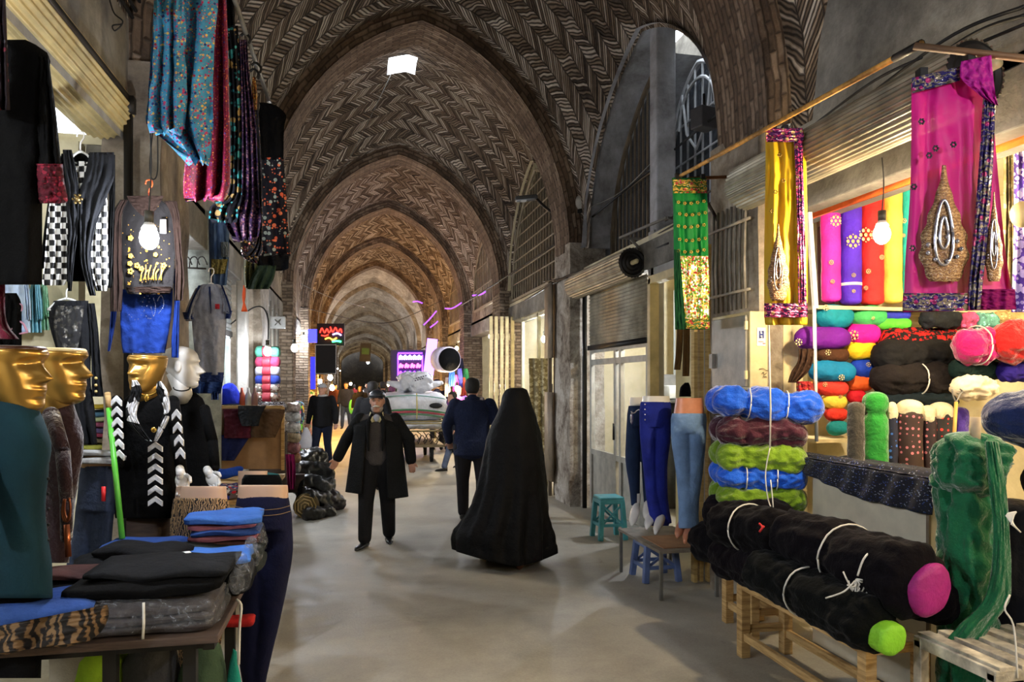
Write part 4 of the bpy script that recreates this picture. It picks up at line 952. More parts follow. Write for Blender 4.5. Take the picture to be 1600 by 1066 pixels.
for i,y in enumerate((637,652,668,684,700,716,732)):
    m=M(); boltm(m,P(446,y,9.4),P(470,y,9.4),.068,.9,.12); nm=('patterned','clear grey','white','beige','red labelled','orange labelled','grey')[i]
    solo('wrapped_bundle',m,plain('wrapped '+nm,((150,140,136),(170,176,182),(196,196,196),(160,146,120),(160,110,112),(170,130,100),(140,140,146))[i],.2,0,.3,20,.6,25),'%s plastic wrapped bundle in the column beside the shutter rails'%nm,'bundle','plastic wrapped bundles in a column')
m=M(); m.box(P(420,640,9.1)+UP*-.75,(.42,.3,.95),0); m.box(P(458,742,9.5)-UP*.1,(.3,.3,.22)); solo('stock_crate',m,WOODD,'dark crate holding up the rolled blankets','crate')
m=M(); sheet(m,[(628,392,444),(636,390,450),(644,400,446)],8.9,t=.25,A=.01); solo('sequin_cloth',m,glitter('silver sequin cloth',(90,84,84),[(220,220,225),(60,56,60)],60,.5),'silver and black sequin cloth on the crate under the blankets','cloth')
# pile of rolled sacks on the floor
SACK=[(455,726,508,718,15,9.9,(54,60,58)),(458,742,520,744,17,9.7,(44,50,52)),(462,758,520,766,16,9.5,(70,74,74)),(466,730,500,712,13,10.0,(48,52,56)),(470,776,512,790,15,9.3,(60,58,54)),(500,774,528,790,14,9.6,(84,66,66)),(476,804,520,802,10,9.1,(70,64,56))]
for i,(a,b,c,d,r,z,cl) in enumerate(SACK):
    m=M(); boltm(m,P(a,b,z-.1),P(c,d,z+.35),r*z/FO*1.25,1,.16,e=.4,ridge=.12); nm=('topmost','upper','middle','rear','lower','street side','bottom')[i]
    for v in m.v: v.z=max(v.z,.0)
    solo('rolled_sack',m,plain('sack '+nm,tuple(x*.5 for x in cl),.3,0,.4,12,.5,18),'%s dark plastic covered roll in the heap on the street'%nm,'roll','dark rolls heaped on the street')
t=T('rolled_carpet','olive rolled carpet showing its spiral end in the heap','carpet'); m=M(); boltm(m,P(478,792,9.15),P(488,780,9.9),.16,1,.05,e=.2); t.part('roll',m,plain('olive brown weave',(110,92,54)))
m=M(); m.tube([P(478,792,9.06)+RT*(.012*q*.5*math.cos(q*.9))+UP*(.012*q*.5*math.sin(q*.9)) for q in range(2,27)],.008,5); t.part('spiral_end',m,plain('tan pile edge',(160,134,84))); t.done()
# ---------------------------------------------------------------- left shop fronts beyond
def post(px,y0,y1,X,w,mat,label,name='upright'):
    a=PX(px,y0,X); m=M(); m.box((a.x,a.y,a.z/2),(w,w,a.z)); return solo(name,m,mat,label,'post')
def slatdoor(name,label,X,Ya,Yb,h0,h1,n,mat=STEEL):
    m=M(); k=n*6
    m.grid(lambda u,v:Vector((X+.014*abs(math.sin(v*n*PI)),Ya+(Yb-Ya)*u,h0+(h1-h0)*v)),2,k); t=T(name,label,'shutter'); t.part('curtain',m,mat,solid=.004)
    q=M(); q.box((X,(Ya+Yb)/2,h0-.02),(.05,Yb-Ya,.06)); t.part('bottom_rail',q,DSTEEL); return t.done()
slatdoor('roller_shutter','half lowered grey roller shutter above the second left shop',-1.42,7.5,9.2,2.28,3.05,14,plain('dull silver slat',(146,150,150),.4,.5))
t=T('door_10',None,None,None,'structure'); m=M()
for y in(7.5,8.05,8.6,9.15): m.box((-1.44,y,1.12),(.05,.06,2.24))
m.box((-1.44,8.33,2.25),(.05,1.7,.08)); t.part('frame',m,plain('white aluminium',(196,204,208),.4,.3),smooth=False)
m=M(); m.box((-1.45,8.33,1.12),(.01,1.6,2.2)); t.part('pane',m,glass('green tinted glass',(190,214,200),.25)); t.done()
m=M(); m.box((-1.3,9.32,1.6),(.12,.2,3.2)); struct('trim_70',m,plain('flaked white paint',(176,172,164),.8,0,.15,6,.5,20),bevel=.02)
m=M()
for i,y in enumerate([11.0+.22*j for j in range(15)]): m.tube([(-1.32-.02*(i%3),y,0),(-1.32-.02*(i%3),y,3.0)],.035,10)
solo('folded_shutter',m,plain('galvanised rail',(150,146,136),.4,.5),'bank of pale vertical shutter rails beside the blanket stack','shutter')
m=M(); m.box(P(434,504,9.2),(.19,.06,.15)); m2=M()
t=T('junction_box','small white box with a cross mark above the left bulb','box'); t.part('box',m,plain('dull white box',(150,150,146),.6),smooth=False,bevel=.008); c=P(434,504,9.16)
m2.bar(c+RT*.035+UP*.035,c-RT*.035-UP*.035,.012,.01); m2.bar(c-RT*.035+UP*.035,c+RT*.035-UP*.035,.012,.01); t.part('cross_mark',m2,STEEL); t.done()
m=M(); m.box(P(402,480,9.4),(.12,.06,1.0)); solo('wooden_door_leaf',m,wood('honey wood',(150,100,50),(206,156,90)),'honey coloured wooden door leaf above the blanket stack','door leaf')
m=M(); a=P(300,398,7.1); m.box((-1.75,6.35,2.72),(.04,1.3,.42)); solo('interior_glow_panel',m,emit('white interior glow',(250,250,255),5),'glowing white panel standing in for the bright interior of the second left shop','glow panel')  # glowing panel stands in for the brightly lit shop interior
m=M()
for q in range(3): m.tube(curve_pts([P(284+q*12,418,6.4),P(286+q*12,404,6.4),P(294+q*12,402,6.4),P(300+q*12,414,6.4)],10),.006,6)
m.tube([P(280,418,6.4),P(322,420,6.4)],.008,6); solo('wire_rack',m,DSTEEL,'curled black wire rack in front of the glowing panel','rack')
m=M(); m.box(P(300,500,6.7)+UP*-.2,(.5,.04,2.4)); solo('partition_board',m,plain('pale mottled board',(150,160,158),.6,0,.2,12),'pale mottled board standing behind the grey hooded shirt','board')
cable('black cord looping from the left shop up to the hanging bulb',[P(345,520,8.6),P(375,495,8.8),P(398,480,8.9),P(412,482,8.9),P(419,500,8.9),P(419,530,8.9)],.009)
# ================================================================ RIGHT SIDE
corrug('rolled_shutter',2.74,2.8,4.80,3.09,.155,34,'long rolled corrugated shutter above the fabric shop on the right','shutter')
corrug('rolled_shutter',2.93,7.45,9.5,2.98,.16,26,'rolled corrugated shutter above the half glazed door','shutter')
m=M(); m.box((3.16,2.4,2.99),(.12,4.9,.16)); solo('shop_lintel',m,BROWNM,'brown metal beam above the fabric shop opening','beam')
m=M(); m.box((3.2,2.4,2.89),(.02,4.9,.05)); solo('shop_valance',m,cloth('orange cloth trim',(226,96,30)),'orange cloth strip under the brown beam of the fabric shop','valance')
slatdoor('roller_shutter','grey brown roller curtain pulled half down above the glazed door',3.08,7.42,9.4,2.17,2.86,16,CORR)
t=T('door_1',None,None,None,'structure'); WD=plain('worn white door paint',(176,174,164),.5,.1,.12,6,.3,30); m=M()
for y in(7.45,8.28,8.46,9.38): m.box((3.12,y,1.06),(.05,.07,2.1))
for h in(1.96,2.12,.78,.06): m.box((3.12,8.42,h),(.045,1.95,.07))
m.box((3.13,8.9,.42),(.02,.9,.66)); m.box((3.13,7.86,.42),(.02,.8,.66)); t.part('frame',m,WD,smooth=False)
m=M(); m.box((3.13,8.42,1.4),(.008,1.9,1.2)); t.part('pane',m,glass('clear door glass',(220,235,235),.12,.03)); m=M(); m.bar((3.07,8.42,1.2),(3.07,8.42,1.0),.02,.02); t.part('handle',m,DSTEEL); t.done()
m=M(); m.box((3.05,9.5,1.5),(.05,.05,3.0)); solo('drain_pipe',m,DSTEEL,'thin black upright beside the peeling pier','post')
# inside the glazed shop
m=M(); m.box((4.3,8.4,1.5),(.06,1.9,2.9)); struct('wall_right',m,plain('white shop wall',(206,214,214),.7,0,.05))
m=M()
for h in(1.0,1.45): m.box((4.1,8.4,h),(.35,1.7,.03))
for y in(7.6,9.2): m.box((4.1,y,.9),(.3,.03,1.8))
solo('shop_shelf',m,STEEL,'grey shelf rack inside the glazed shop','shelf')
for i,(y,h,c,nm) in enumerate([(8.7,1.02,(40,44,52),'dark'),(8.2,1.02,(90,110,140),'blue'),(8.9,1.47,(190,190,180),'pale'),(8.35,1.47,(70,120,90),'green')]):
    m=M(); m.box((4.05,y,h+.1),(.2,.26,.17)); solo('stock_box',m,plain('box '+nm,c),nm+' box on the rack inside the glazed shop','box',bevel=.01)
# wall between the doors, cream doorway
t=T('wall_right',None,None,None,'structure'); m=M(); m.box((3.14,7.31,1.65),(.12,.16,3.3)); m.box((3.14,6.72,3.02),(.12,1.2,.5)); m.box((3.14,5.92,1.5),(.12,.38,3.2)); t.part('wall_panel',m,plain('pale grey painted plaster',(164,162,158),.8,0,.1,3,.3,10),smooth=False,bevel=.01); t.done()['kind']='structure'
t=T('door_2',None,None,None,'structure'); m=M(); m.box((3.06,7.2,1.4),(.1,.07,2.75)); m.box((3.06,6.72,2.76),(.1,1.0,.08)); m.box((3.06,6.16,1.4),(.1,.06,2.75)); t.part('frame',m,YPAINT,smooth=False)
m=M(); m.box((3.32,6.72,1.4),(.05,.9,2.7)); m.box((3.29,6.86,1.95),(.03,.5,.06)); m.box((3.29,6.86,1.0),(.03,.5,1.6)); t.part('leaf',m,plain('cream door panel',(226,212,160),.6,0,.05),smooth=False,bevel=.008); m=M(); m.box((3.24,6.6,1.9),(.04,.03,.12)); t.part('handle',m,STEEL); t.done()
garment('brown_trousers','brown trousers hanging below the green scarf in the cream doorway','trousers',[('leg',[(505,1058,1068),(550,1056,1066),(578,1053,1063)],{}),('leg',[(505,1068,1078),(550,1067,1078),(588,1066,1077)],{})],6.5,cloth('brown twill',(96,70,36)),A=.006,t=.03,k=1).done()
m=M(); sheet(m,[(598,1070,1076),(606,1063,1079),(620,1061,1080)],6.55,t=.08,A=.004); solo('shoulder_bag',m,BLACK,'black bag hanging behind the light jeans','bag')
# folding shutter leaves
def leaves(label,X0,X1,Y,h0,h1,n,mat,dy=.06,group=None,name='folding_shutter'):
    t=T(name,label,'shutter',group)
    for i in range(n):
        f=i/(n-1); x=X0+(X1-X0)*f; m=M(); m.box((x,Y+.02*(i%2),(h0+h1)/2),((X1-X0)/n*.72,dy,h1-h0)); 
        for h in(h0+.4,(h0+h1)/2,h1-.4): m.box((x+(X1-X0)/n*.4,Y-dy/2-.006,h),(.014,.02,.12))
        t.part('leaf',m,mat,smooth=False,bevel=.004)
    return t.done()
leaves('four narrow beige shutter leaves folded above the electric cabinet',2.80,2.99,5.72,0.02,2.86,4,wood('varnished yellow wood',(170,140,84),(206,178,116)))
leaves('tall brown shutter leaves folded beside the peeling pier',2.84,3.12,10.52,.02,3.2,4,BROWNM)
m=M(); m.box((2.82,10.5,.9),(.03,.4,1.3)); m.box((2.82,10.5,2.6),(.03,.4,1.1)); solo('shutter_panel',m,plain('grey brown panel',(126,112,94),.6,.1),'wide brown panel leaf of the tall folded shutter facing the street','shutter')
leaves('cream shutter leaves folded beyond the black cloaked woman',2.62,3.05,14.1,.02,2.98,5,plain('cream painted metal',(190,178,136),.5,.1))
# glazed display of bay one
t=T('window_8',None,None,None,'structure'); m=M()
for y in(10.9,12.2,13.4): m.box((3.1,y,1.5),(.05,.07,2.9))
for h in(.6,2.85,1.0): m.box((3.1,12.1,h),(.05,2.6,.06))
t.part('frame',m,plain('cream window paint',(200,194,160),.5),smooth=False); m=M(); m.box((3.12,12.1,1.9),(.008,2.5,1.9)); t.part('pane',m,glass('display glass',(220,225,210),.15,.04)); t.done()
garment('lace_curtain','cream patterned lace cloth behind the black cloaked woman','curtain',[('body',[(560,826,862),(640,828,862),(760,830,862)],{})],11.9,floral('cream lace',(176,162,124),[(206,196,160),(140,126,92)],16,.5,'UV',.8),A=.04,k=3).done()
# electric cabinet
t=T('electric_cabinet','grey electric cabinet with lamplight-tinted beige body on the pier beside the velvet stack','cabinet')
a=PX(1117,600,2.74);b=PX(1165,600,2.74); yc_=(a.y+b.y)/2; wy=abs(a.y-b.y)
m=M(); m.box((2.805,5.0,1.92),(.14,.56,.56)); 
for v in m.v: pass
t.part('body',m,YPAINT,smooth=False,bevel=.006)  # beige body carries the shop lamp's yellow light in its colour
m=M(); m.box((2.725,5.0,1.92),(.02,.50,.51)); d=t.part('door',m,plain('grey cabinet paint',(124,120,110),.5,.2,.15,6,.3,20),smooth=False,bevel=.004)
m=M(); m.box((2.705,5.22,1.86),(.03,.05,.11)); t.part('lock',m,STEEL,d,smooth=False); 
for h in(1.75,2.1): m=M(); m.box((2.712,4.735,h),(.02,.02,.06)); t.part('hinge',m,YPAINT,d,smooth=False)
m=M(); m.box((2.82,4.716,2.02),(.068,.004,.13)); s_=t.part('sticker',m,plain('white sticker',(226,224,214),.6),smooth=False)
m=M(); 
for sx in(-1,1): m.box((2.82+sx*.013,4.712,2.035),(.010,.004,.052)); m.box((2.82+sx*.009,4.712,2.035+sx*.02),(.016,.004,.01))
m.box((2.82,4.712,2.035),(.012,.004,.012)); t.part('emblem',m,plain('blue print',(28,50,130),.6),s_,smooth=False)
m=M(); m.box((2.84,4.712,1.972),(.02,.004,.006)); m.box((2.815,4.712,1.985),(.04,.004,.004)); t.part('caption',m,plain('red print',(190,60,60),.6),s_,smooth=False)
m=M()
for c_ in ([(2.83,1.79),(2.86,1.795),(2.89,1.78),(2.90,1.785)],[(2.85,1.755),(2.865,1.77),(2.87,1.75),(2.89,1.765)],[(2.86,1.73),(2.868,1.742),(2.875,1.73),(2.88,1.742),(2.89,1.732)]): m.tube(curve_pts([Vector((x-.03,4.71,h)) for x,h in c_],10),.0022,5)
t.part('marker_writing',m,plain('marker ink',(70,60,40),.7)); t.done()
m=M(); m.box((2.80,4.95,1.57),(.14,.4,.10)); solo('meter_box',m,STEEL,'small grey box under the electric cabinet','box',bevel=.005)
m=M()
for i in range(8): m.tube([Vector((2.85,4.98+.07*i,2.25+.02*nz(i))),Vector((2.845,4.99+.07*i,2.6)),Vector((2.85,4.98+.07*i+.02*nz(i*2),3.05))],.010,8)
for h in(2.38,2.9): m.box((2.83,5.2,h),(.02,.62,.018))
solo('wall_conduit',m,plain('dusty grey conduit',(128,122,112),.7,.1,.2,8),'bundle of dusty vertical conduits on the pier above the cabinet','conduit')
# velvet bundles in a stack
VB=[((14,78,196),'bright blue','topmost',622,24),((60,18,36),'maroon','second',670,23),((104,136,26),'lime green','third',708,24),((18,84,200),'bright blue','fourth',738,22),((96,128,22),'olive green','fifth and lowest coloured',772,23)]
for i,(c,nm,pos,py,r) in enumerate(VB):
    mt=velvet('velvet '+nm+str(i),c); z=5.0
    t=T('fabric_bundle','%s velvet bundle, %s of the velvet stack beside the cabinet'%(nm,pos),'bundle','velvet bundles stacked by the cabinet')
    a=P(1118 if i else 1112,py+4,z); b=P(1262 if i else 1288,py+(18 if not i else 10),z-.12); rr=r*z/FO*1.08
    m=M(); boltm(m,a,b,rr,.95,.16,ties=(.3+.06*nz(i*3.3),.66+.08*nz(i*7.7)),e=.7,fold=.05,nl=64,n=56,pinch=.2,ridge=.07); t.part('roll',m,mt)
    m=M(); boltm(m,a+Vector((.05,.2,.01)),b+Vector((.02,.2,-.01)),rr*.95,.92,.16,ties=(.4,),e=.6,nl=40,ridge=.05); t.part('rear_roll',m,mt)
    if i in(0,3): m=M(); tie(m,a,b,rr*.98,.66,.004,.92); tie(m,a,b,rr*.98,.33,.004,.92); t.part('string',m,STRING)
    t.done()
m=M(); a=P(1203,500,4.55); m.tube([P(1201,500,4.5),P(1204,640,4.6),P(1203,700,4.62)],.0055,6); m.tube(curve_pts([P(1203,700,4.62),P(1196,740,4.65),P(1200,780,4.65),P(1208,795,4.6),P(1204,750,4.62)],14),.004,6); solo('white_rope',m,STRING,'white rope hanging from the yellow scarf over the velvet stack','rope')
# standing black velvet rolls on stool and benches
BV=[cloth('black velvet %d'%i,c,sheen=.04,bump=.8,bs=9,spec=.1) for i,c in enumerate([(7,5,8),(9,6,11),(6,8,8),(10,5,11)])]
def roll(label,a,b,r,mat,ties=(),wr=.08,e=.5,sq=.95,name='fabric_bundle',group='black velvet bundles on the wooden benches',extra=None):
    t=T(name,label,'bundle',group); m=M(); boltm(m,a,b,r,sq,wr,ties,.2 if extra else e,fold=.04,nl=64,n=56,pinch=.14,ridge=.07); t.part('roll',m,mat)
    if ties:
        m=M(); [tie(m,a,b,r*1.0,q,.005,sq) for q in ties]; t.part('string',m,STRING)
    if extra: extra(t)
    return t.done()
roll('black velvet bundle lowest on the small pine stool',Vector((2.50,5.05,.55)),Vector((2.62,4.30,.55)),.15,BV[0])
roll('black velvet bundle directly under the coloured velvet stack',Vector((2.42,4.75,.80)),Vector((2.72,4.15,.78)),.15,BV[1])
roll('black velvet bundle with a red thread beside the coloured stack',Vector((2.34,4.45,.78)),Vector((2.44,3.72,.82)),.155,BV[0],(.45,))
roll('black velvet bundle hanging low between stool and long bench',Vector((2.38,4.5,.55)),Vector((2.40,3.75,.60)),.14,BV[3])
m=M(); m.tube(curve_pts([P(1186,818,4.18),P(1191,824,4.16),P(1186,832,4.16),P(1194,822,4.16)],10),.006,6); solo('red_thread',m,plain('red thread',(190,40,40)),'tangle of red thread on the black bundle','thread')
MG=cloth('magenta satin',(150,36,116),rough=.5); LG=cloth('lime satin',(130,196,50),rough=.5)
def endcap(mat,c,d,r,nm):
    def f(t):
        m=M(); boltm(m,c,Vector(c)+d,r,1.0,.05,e=.16,nl=20,n=30); q=t.part('inner_end',m,mat,label=nm)
        m=M()
        for k in range(2): 
            m.tube(curve_pts([Vector(c)+RT*(-.3+.55*k)*r+UP*.85*r-FW*.01,Vector(c)+RT*(-.1+.55*k)*r-FW*.035,Vector(c)+RT*(-.25+.55*k)*r-UP*.85*r-FW*.01],10),.004,6)
        t.part('trim_thread',m,STRING,q)
    return f
roll('large black velvet bundle with a magenta end on the long bench',Vector((2.46,3.80,.81)),Vector((2.47,2.80,.80)),.175,BV[1],(.5,),extra=endcap(MG,Vector((2.50,2.90,.78)),Vector((.02,-.12,-.01)),.12,'magenta satin end'))
roll('black green velvet bundle with a lime end sagging off the long bench',Vector((2.30,3.85,.62)),Vector((2.30,2.86,.60)),.135,BV[2],(.45,),extra=endcap(LG,Vector((2.31,2.93,.57)),Vector((.02,-.13,-.01)),.075,'lime satin end'))
roll('black velvet bundle behind the magenta ended one',Vector((2.74,3.7,.68)),Vector((2.76,2.92,.66)),.14,BV[0])
m=M(); c=P(1338,905,3.42)
for k in range(9): m.tube(curve_pts([c,c+RT*.03*math.cos(k*.7)-UP*.01*k+FW*-.02,c+RT*.07*math.cos(k*.8)+UP*.04*math.sin(k*1.9)-FW*.02],6),.004,5)
m.tube(curve_pts([P(1340,900,3.4),P(1352,870,3.4),P(1380,850,3.5),P(1420,845,3.45)],14),.005,6); m.tube(curve_pts([P(1336,908,3.4),P(1318,925,3.4),P(1290,935,3.45)],10),.004,6)
solo('string_knot',m,STRING,'knotted white string around the magenta ended bundle','string')
# pine stool and long bench
def bench(label,X0,X1,Y0,Y1,h,name,cat,mat,lw=.06,rails=((0,.12),),slats=0):
    t=T(name,label,cat)
    for x in(X0+lw/2,X1-lw/2):
        for y in(Y0+lw/2,Y1-lw/2): m=M(); m.box((x,y,(h-.03)/2),(lw,lw*1.05,h-.03),0); t.part('leg',m,mat,smooth=False,bevel=.004)
    if slats:
        for i in range(slats):
            m=M(); m.box((X0+(X1-X0)*(i+.5)/slats,(Y0+Y1)/2,h-.012),((X1-X0)/slats*.62,Y1-Y0,.022)); t.part('slat',m,mat,smooth=False,bevel=.003)
    m=M()
    for x in(X0+lw/2,X1-lw/2): m.box((x,(Y0+Y1)/2,h-.04 if slats else h-.025),(lw*.9,Y1-Y0-.0,.05))
    for y in(Y0+lw/2,Y1-lw/2): m.box(((X0+X1)/2,y,h-.04 if slats else h-.025),(X1-X0,lw*.9,.048))
    t.part('seat_frame',m,mat,smooth=False,bevel=.004)
    if not slats: m=M(); m.box(((X0+X1)/2,(Y0+Y1)/2,h-.012),(X1-X0-.04,Y1-Y0-.04,.02)); t.part('seat',m,mat,smooth=False)
    m=M()
    for x in(X0+lw/2,X1-lw/2): m.box((x,(Y0+Y1)/2,.13),(lw*.55,Y1-Y0-.04,.045))
    for y in(Y0+lw/2,Y1-lw/2): m.box(((X0+X1)/2,y,.17),(X1-X0-.04,lw*.55,.045))
    t.part('rails',m,mat,smooth=False,bevel=.003); return t.done()
bench('small square pine stool under the black velvet by the pier',2.56,2.86,4.40,4.80,.40,'wooden_stool','stool',WOODY)
bench('long pine bench carrying the black velvet bundles',2.33,2.68,3.0,4.18,.47,'wooden_bench','bench',WOODY)
bench('white slatted bench with chipped paint at the right edge',2.50,3.15,2.46,2.90,.56,'slatted_bench','bench',plain('chipped white paint',(176,170,156),.6,.1,.3,9,.4,30),.045,slats=6)
# counter with sparkling cloth
t=T('shop_counter','cream counter board with a brown edge behind the velvet bundles','counter'); m=M(); m.box((3.07,3.77,.55),(.30,1.0,1.08)); t.part('body',m,plain('cream laminate',(206,198,176),.55,0,.05),smooth=False,bevel=.006)
m=M(); m.box((3.07,3.77,1.105),(.34,1.04,.03)); t.part('worktop',m,WOODD,smooth=False); m=M(); m.box((2.915,3.275,.55),(.012,.02,1.08)); t.part('edge_strip',m,BROWNM,smooth=False); t.done()
GC=glitter('black blue sparkle cloth',(28,30,40),[(110,140,230),(200,210,240),(60,70,120)],150,.10,.4,.6)
t=T('glitter_cloth','black sparkling cloth roll lying over the cream counter','cloth'); m=M(); boltm(m,(3.02,4.52,1.17),(3.0,3.2,1.17),.06,.9,.08,e=.4); t.part('roll',m,GC)
m=M()
def dr(u,v):
    y=4.40-1.18*u; bot=1.12-.10*min(1,u*1.9)
    return Vector((2.90-.012-.012*math.sin(u*40+v*3)-.01*v, y, 1.20+(bot-1.20)*v))
m.grid(dr,60,12,lambda u,v:(u*1.1,v*.3)); t.part('front_drape',m,GC,solid=.004)
m=M(); m.grid(lambda u,v:Vector((2.90+.34*v,4.38-1.16*u,1.205-.012*math.sin(v*3)+.006*nz(u*20,v*5))),40,8,lambda u,v:(u*1.1,v*.3)); t.part('top_drape',m,GC,solid=.004); t.done()
# green velvet roll standing
GV=velvet('emerald velvet',(16,92,58))
t=T('fabric_roll','tall emerald green velvet roll standing on its end with a cardboard core','fabric roll'); m=M(); boltm(m,(2.87,2.98,.0),(2.87,3.0,1.44),.125,1,.07,ties=(.84,),e=.3,fold=.06,nl=110,n=72,pinch=.06,ridge=.13); t.part('roll',m,GV)
m=M(); boltm(m,(2.86,2.96,1.14),(2.89,3.0,1.46),.165,1,.2,e=.8,fold=.14,nl=40,n=64,ridge=.2); t.part('gathered_collar',m,GV)
m=M(); sheet(m,[(690,1538,1560),(760,1545,1572),(840,1552,1578),(930,1540,1580),(975,1500,1552),(1000,1478,1535)],3.3,t=.03,A=.008,k=1); t.part('loose_end',m,GV)
m=M(); m.tube([P(1524,690,3.45),P(1524,652,3.45)],.022,16); t.part('core',m,plain('cardboard',(176,160,134),.9)); t.done()
# black and navy stock at the right edge
for i,(a,b,r,c,lab) in enumerate([((3.35,2.55,0),(3.35,2.55,.95),.2,(12,12,18),'black standing roll right of the emerald velvet'),((3.62,2.75,0),(3.62,2.75,1.1),.2,(12,11,20),'black standing roll behind the emerald velvet, far right'),((3.2,3.05,0),(3.2,3.05,1.12),.12,(12,12,16),'slim black roll tucked behind the emerald velvet')]):
    roll(lab,Vector(a),Vector(b),r,cloth('edge black %d'%i,c,sheen=.2),(),.05,.25,1,'fabric_roll','dark rolls at the right edge')
roll('navy blue velvet bundle high at the right edge above the emerald roll',Vector((3.02,3.05,1.52)),Vector((3.75,2.62,1.50)),.19,velvet('navy velvet',(14,34,82)),(.5,),.14,.8,.8,group='dark rolls at the right edge')
roll('black velvet bundle directly under the navy one',Vector((3.15,2.95,1.22)),Vector((3.75,2.6,1.22)),.15,BV[0],(),.1,.6,.8,group='dark rolls at the right edge')
m=M()
for k in range(7): m.tube(curve_pts([P(1588,800,2.95),P(1584-k*2,806,2.95),P(1580+k*2.5,820+k*2,2.93)],6),.003,5)
solo('string_knot',m,STRING,'frayed white string knot on the black stock at the right edge','string'); m=M(); m.tube(curve_pts([P(1578,930,3.0),P(1570,952,2.98),P(1584,980,2.98),P(1590,1060,2.95)],14),.004,6); solo('string_knot',m,STRING,'long white string hanging down over the slatted bench at the right edge','string')
# ---------------------------------------------------------------- shelf wall of coloured bolts
YB=4.68
t=T('fabric_shelf','cream shelf unit against the shop side wall holding the coloured bolts','shelf')
x0=PY(1272,0,YB).x; m=M()
for py,(q0,q1) in ((482,(1262,1600)),(688,(1262,1345))): a=PY(q0,py,YB);b=PY(q1,py,YB); m.box(((a.x+b.x)/2,YB+.08,a.z),(b.x-a.x,.36,.025))
t.part('shelf_board',m,plain('cream shelf paint',(212,194,148),.6),smooth=False); m=M(); m.tube([PY(1272,478,4.46),PY(1276,690,4.46)],.012,10); t.part('upright_pole',m,WHITE)
m=M(); m.bar(PY(1264,332,YB-.1),PY(1274,482,YB-.1),.03,.03); t.part('upper_upright',m,WHITE,smooth=False); m=M(); a=PY(1240,640,4.84); m.box((a.x+.0,4.86,1.7),(.16,.03,2.4)); t.part('side_panel',m,plain('cream side panel',(220,204,158),.6),smooth=False); t.done()
m=M(); m.box((3.62,4.86,2.4),(.5,.02,.9)); solo('brown_board',m,plain('brown backing board',(104,76,60),.7),'brown backing board behind the upright pink bolt','board')
MOT=plain('gold sequin motif',(222,200,150),.35,.4)
def motif(t,c,r,par=None,mat=None,n=6,up=UP,rt=RT):
    m=M(); c=Vector(c); m.ell(c,(r*.3,.004,r*.3),8,5)
    for k in range(n):
        a=2*PI*k/n; q=c+rt*math.cos(a)*r*.7+up*math.sin(a)*r*.7; m.ell(q,(r*.28,.004,r*.28),8,5); 
        a+=PI/n; q=c+rt*math.cos(a)*r*.95+up*math.sin(a)*r*.95; m.ell(q,(r*.12,.004,r*.12),6,4)
    t.part('motif',m,mat or MOT,par)
VBOLT=[(1285,1313,322,473,(232,48,170),'pink',[(1306,345,9),(1299,410,4),(1301,440,3.5)]),(1314,1345,305,477,(78,40,190),'violet',[(1333,377,11),(1334,430,3.5),(1334,455,3)]),(1346,1379,292,478,(206,44,44),'red',[(1353,367,11),(1378,402,4),(1357,424,4),(1353,450,3.5)]),(1380,1408,285,475,(240,206,90),'yellow',[]),(1409,1424,285,470,(40,170,170),'turquoise',[(1413,345,4),(1412,368,3)]),(1425,1460,280,478,(220,140,214),'lilac',[(1430,425,9)])]
for i,(l,r,y0,y1,c,nm,mo) in enumerate(VBOLT):
    rr=(r-l)/2*zY(l,YB)/FO*1.03; a=PY((l+r)/2,y1,YB); b=PY((l+r)/2-(2 if i==0 else 0),y0-40,YB)
    t=T('fabric_bolt','%s upright fabric bolt on the top shelf of the fabric shop'%nm,'fabric bolt','upright bolts on the top shelf'); m=M(); boltm(m,a,b,rr,1,.03,e=.25,fold=.02,nl=50); t.part('roll',m,cloth('bolt '+nm,c,rough=.7))
    for px,py,s in mo: motif(t,PY(px,py,YB-rr-.004),s*zY(px,YB)/FO)
    if nm=='violet': m=M(); q=PY(1329,445,YB); m.tube([q-UP*.01,q+UP*.01],rr*1.05,20); t.part('paper_band',m,plain('white paper band',(230,228,220),.6))
    t.done()
HB_=[(1272,1334,495,17,(20,130,150),'teal','leftmost of the top row',0,(1291,481,5)),(1326,1386,495,15,(66,168,96),'mint green','next to the teal one in the top row',.02,(1364,497,3)),(1240,1330,528,16,(104,24,140),'purple','in the second row',-.02,(1248,535,6)),(1320,1376,523,16,(224,22,150),'hot pink','beside the purple one in the second row',.02,(1334,524,8)),(1272,1328,554,11,(74,44,26),'brown','in the third row',0,(1294,551,5)),(1318,1372,548,14,(246,190,36),'golden yellow','beside the brown one',.02,None),(1262,1338,580,15,(20,120,168),'turquoise blue','in the fourth row',-.03,(1315,590,5)),(1326,1368,577,15,(24,60,176),'cobalt blue','beside the turquoise one',.03,(1357,570,4)),(1272,1327,606,11,(226,60,50),'coral red','in the fifth row',-.02,(1289,601,4)),(1320,1368,599,12,(240,96,40),'orange','beside the coral one',.03,None),(1280,1325,627,11,(240,200,70),'pale yellow','in the sixth row',0,(1313,620,3)),(1322,1354,620,11,(206,30,44),'scarlet','beside the pale yellow one',.04,None),(1286,1326,647,10,(220,56,44),'red orange','in the seventh row',0,None),(1290,1327,669,11,(30,140,150),'dusty teal','at the bottom of the shelf',0,None),
 (1368,1424,491,9,(46,54,176),'sequinned blue','small, in the top row beside the mint one',.02,None),(1366,1426,507,8,(90,200,60),'bright green','small, under the sequinned blue one',.0,None)]
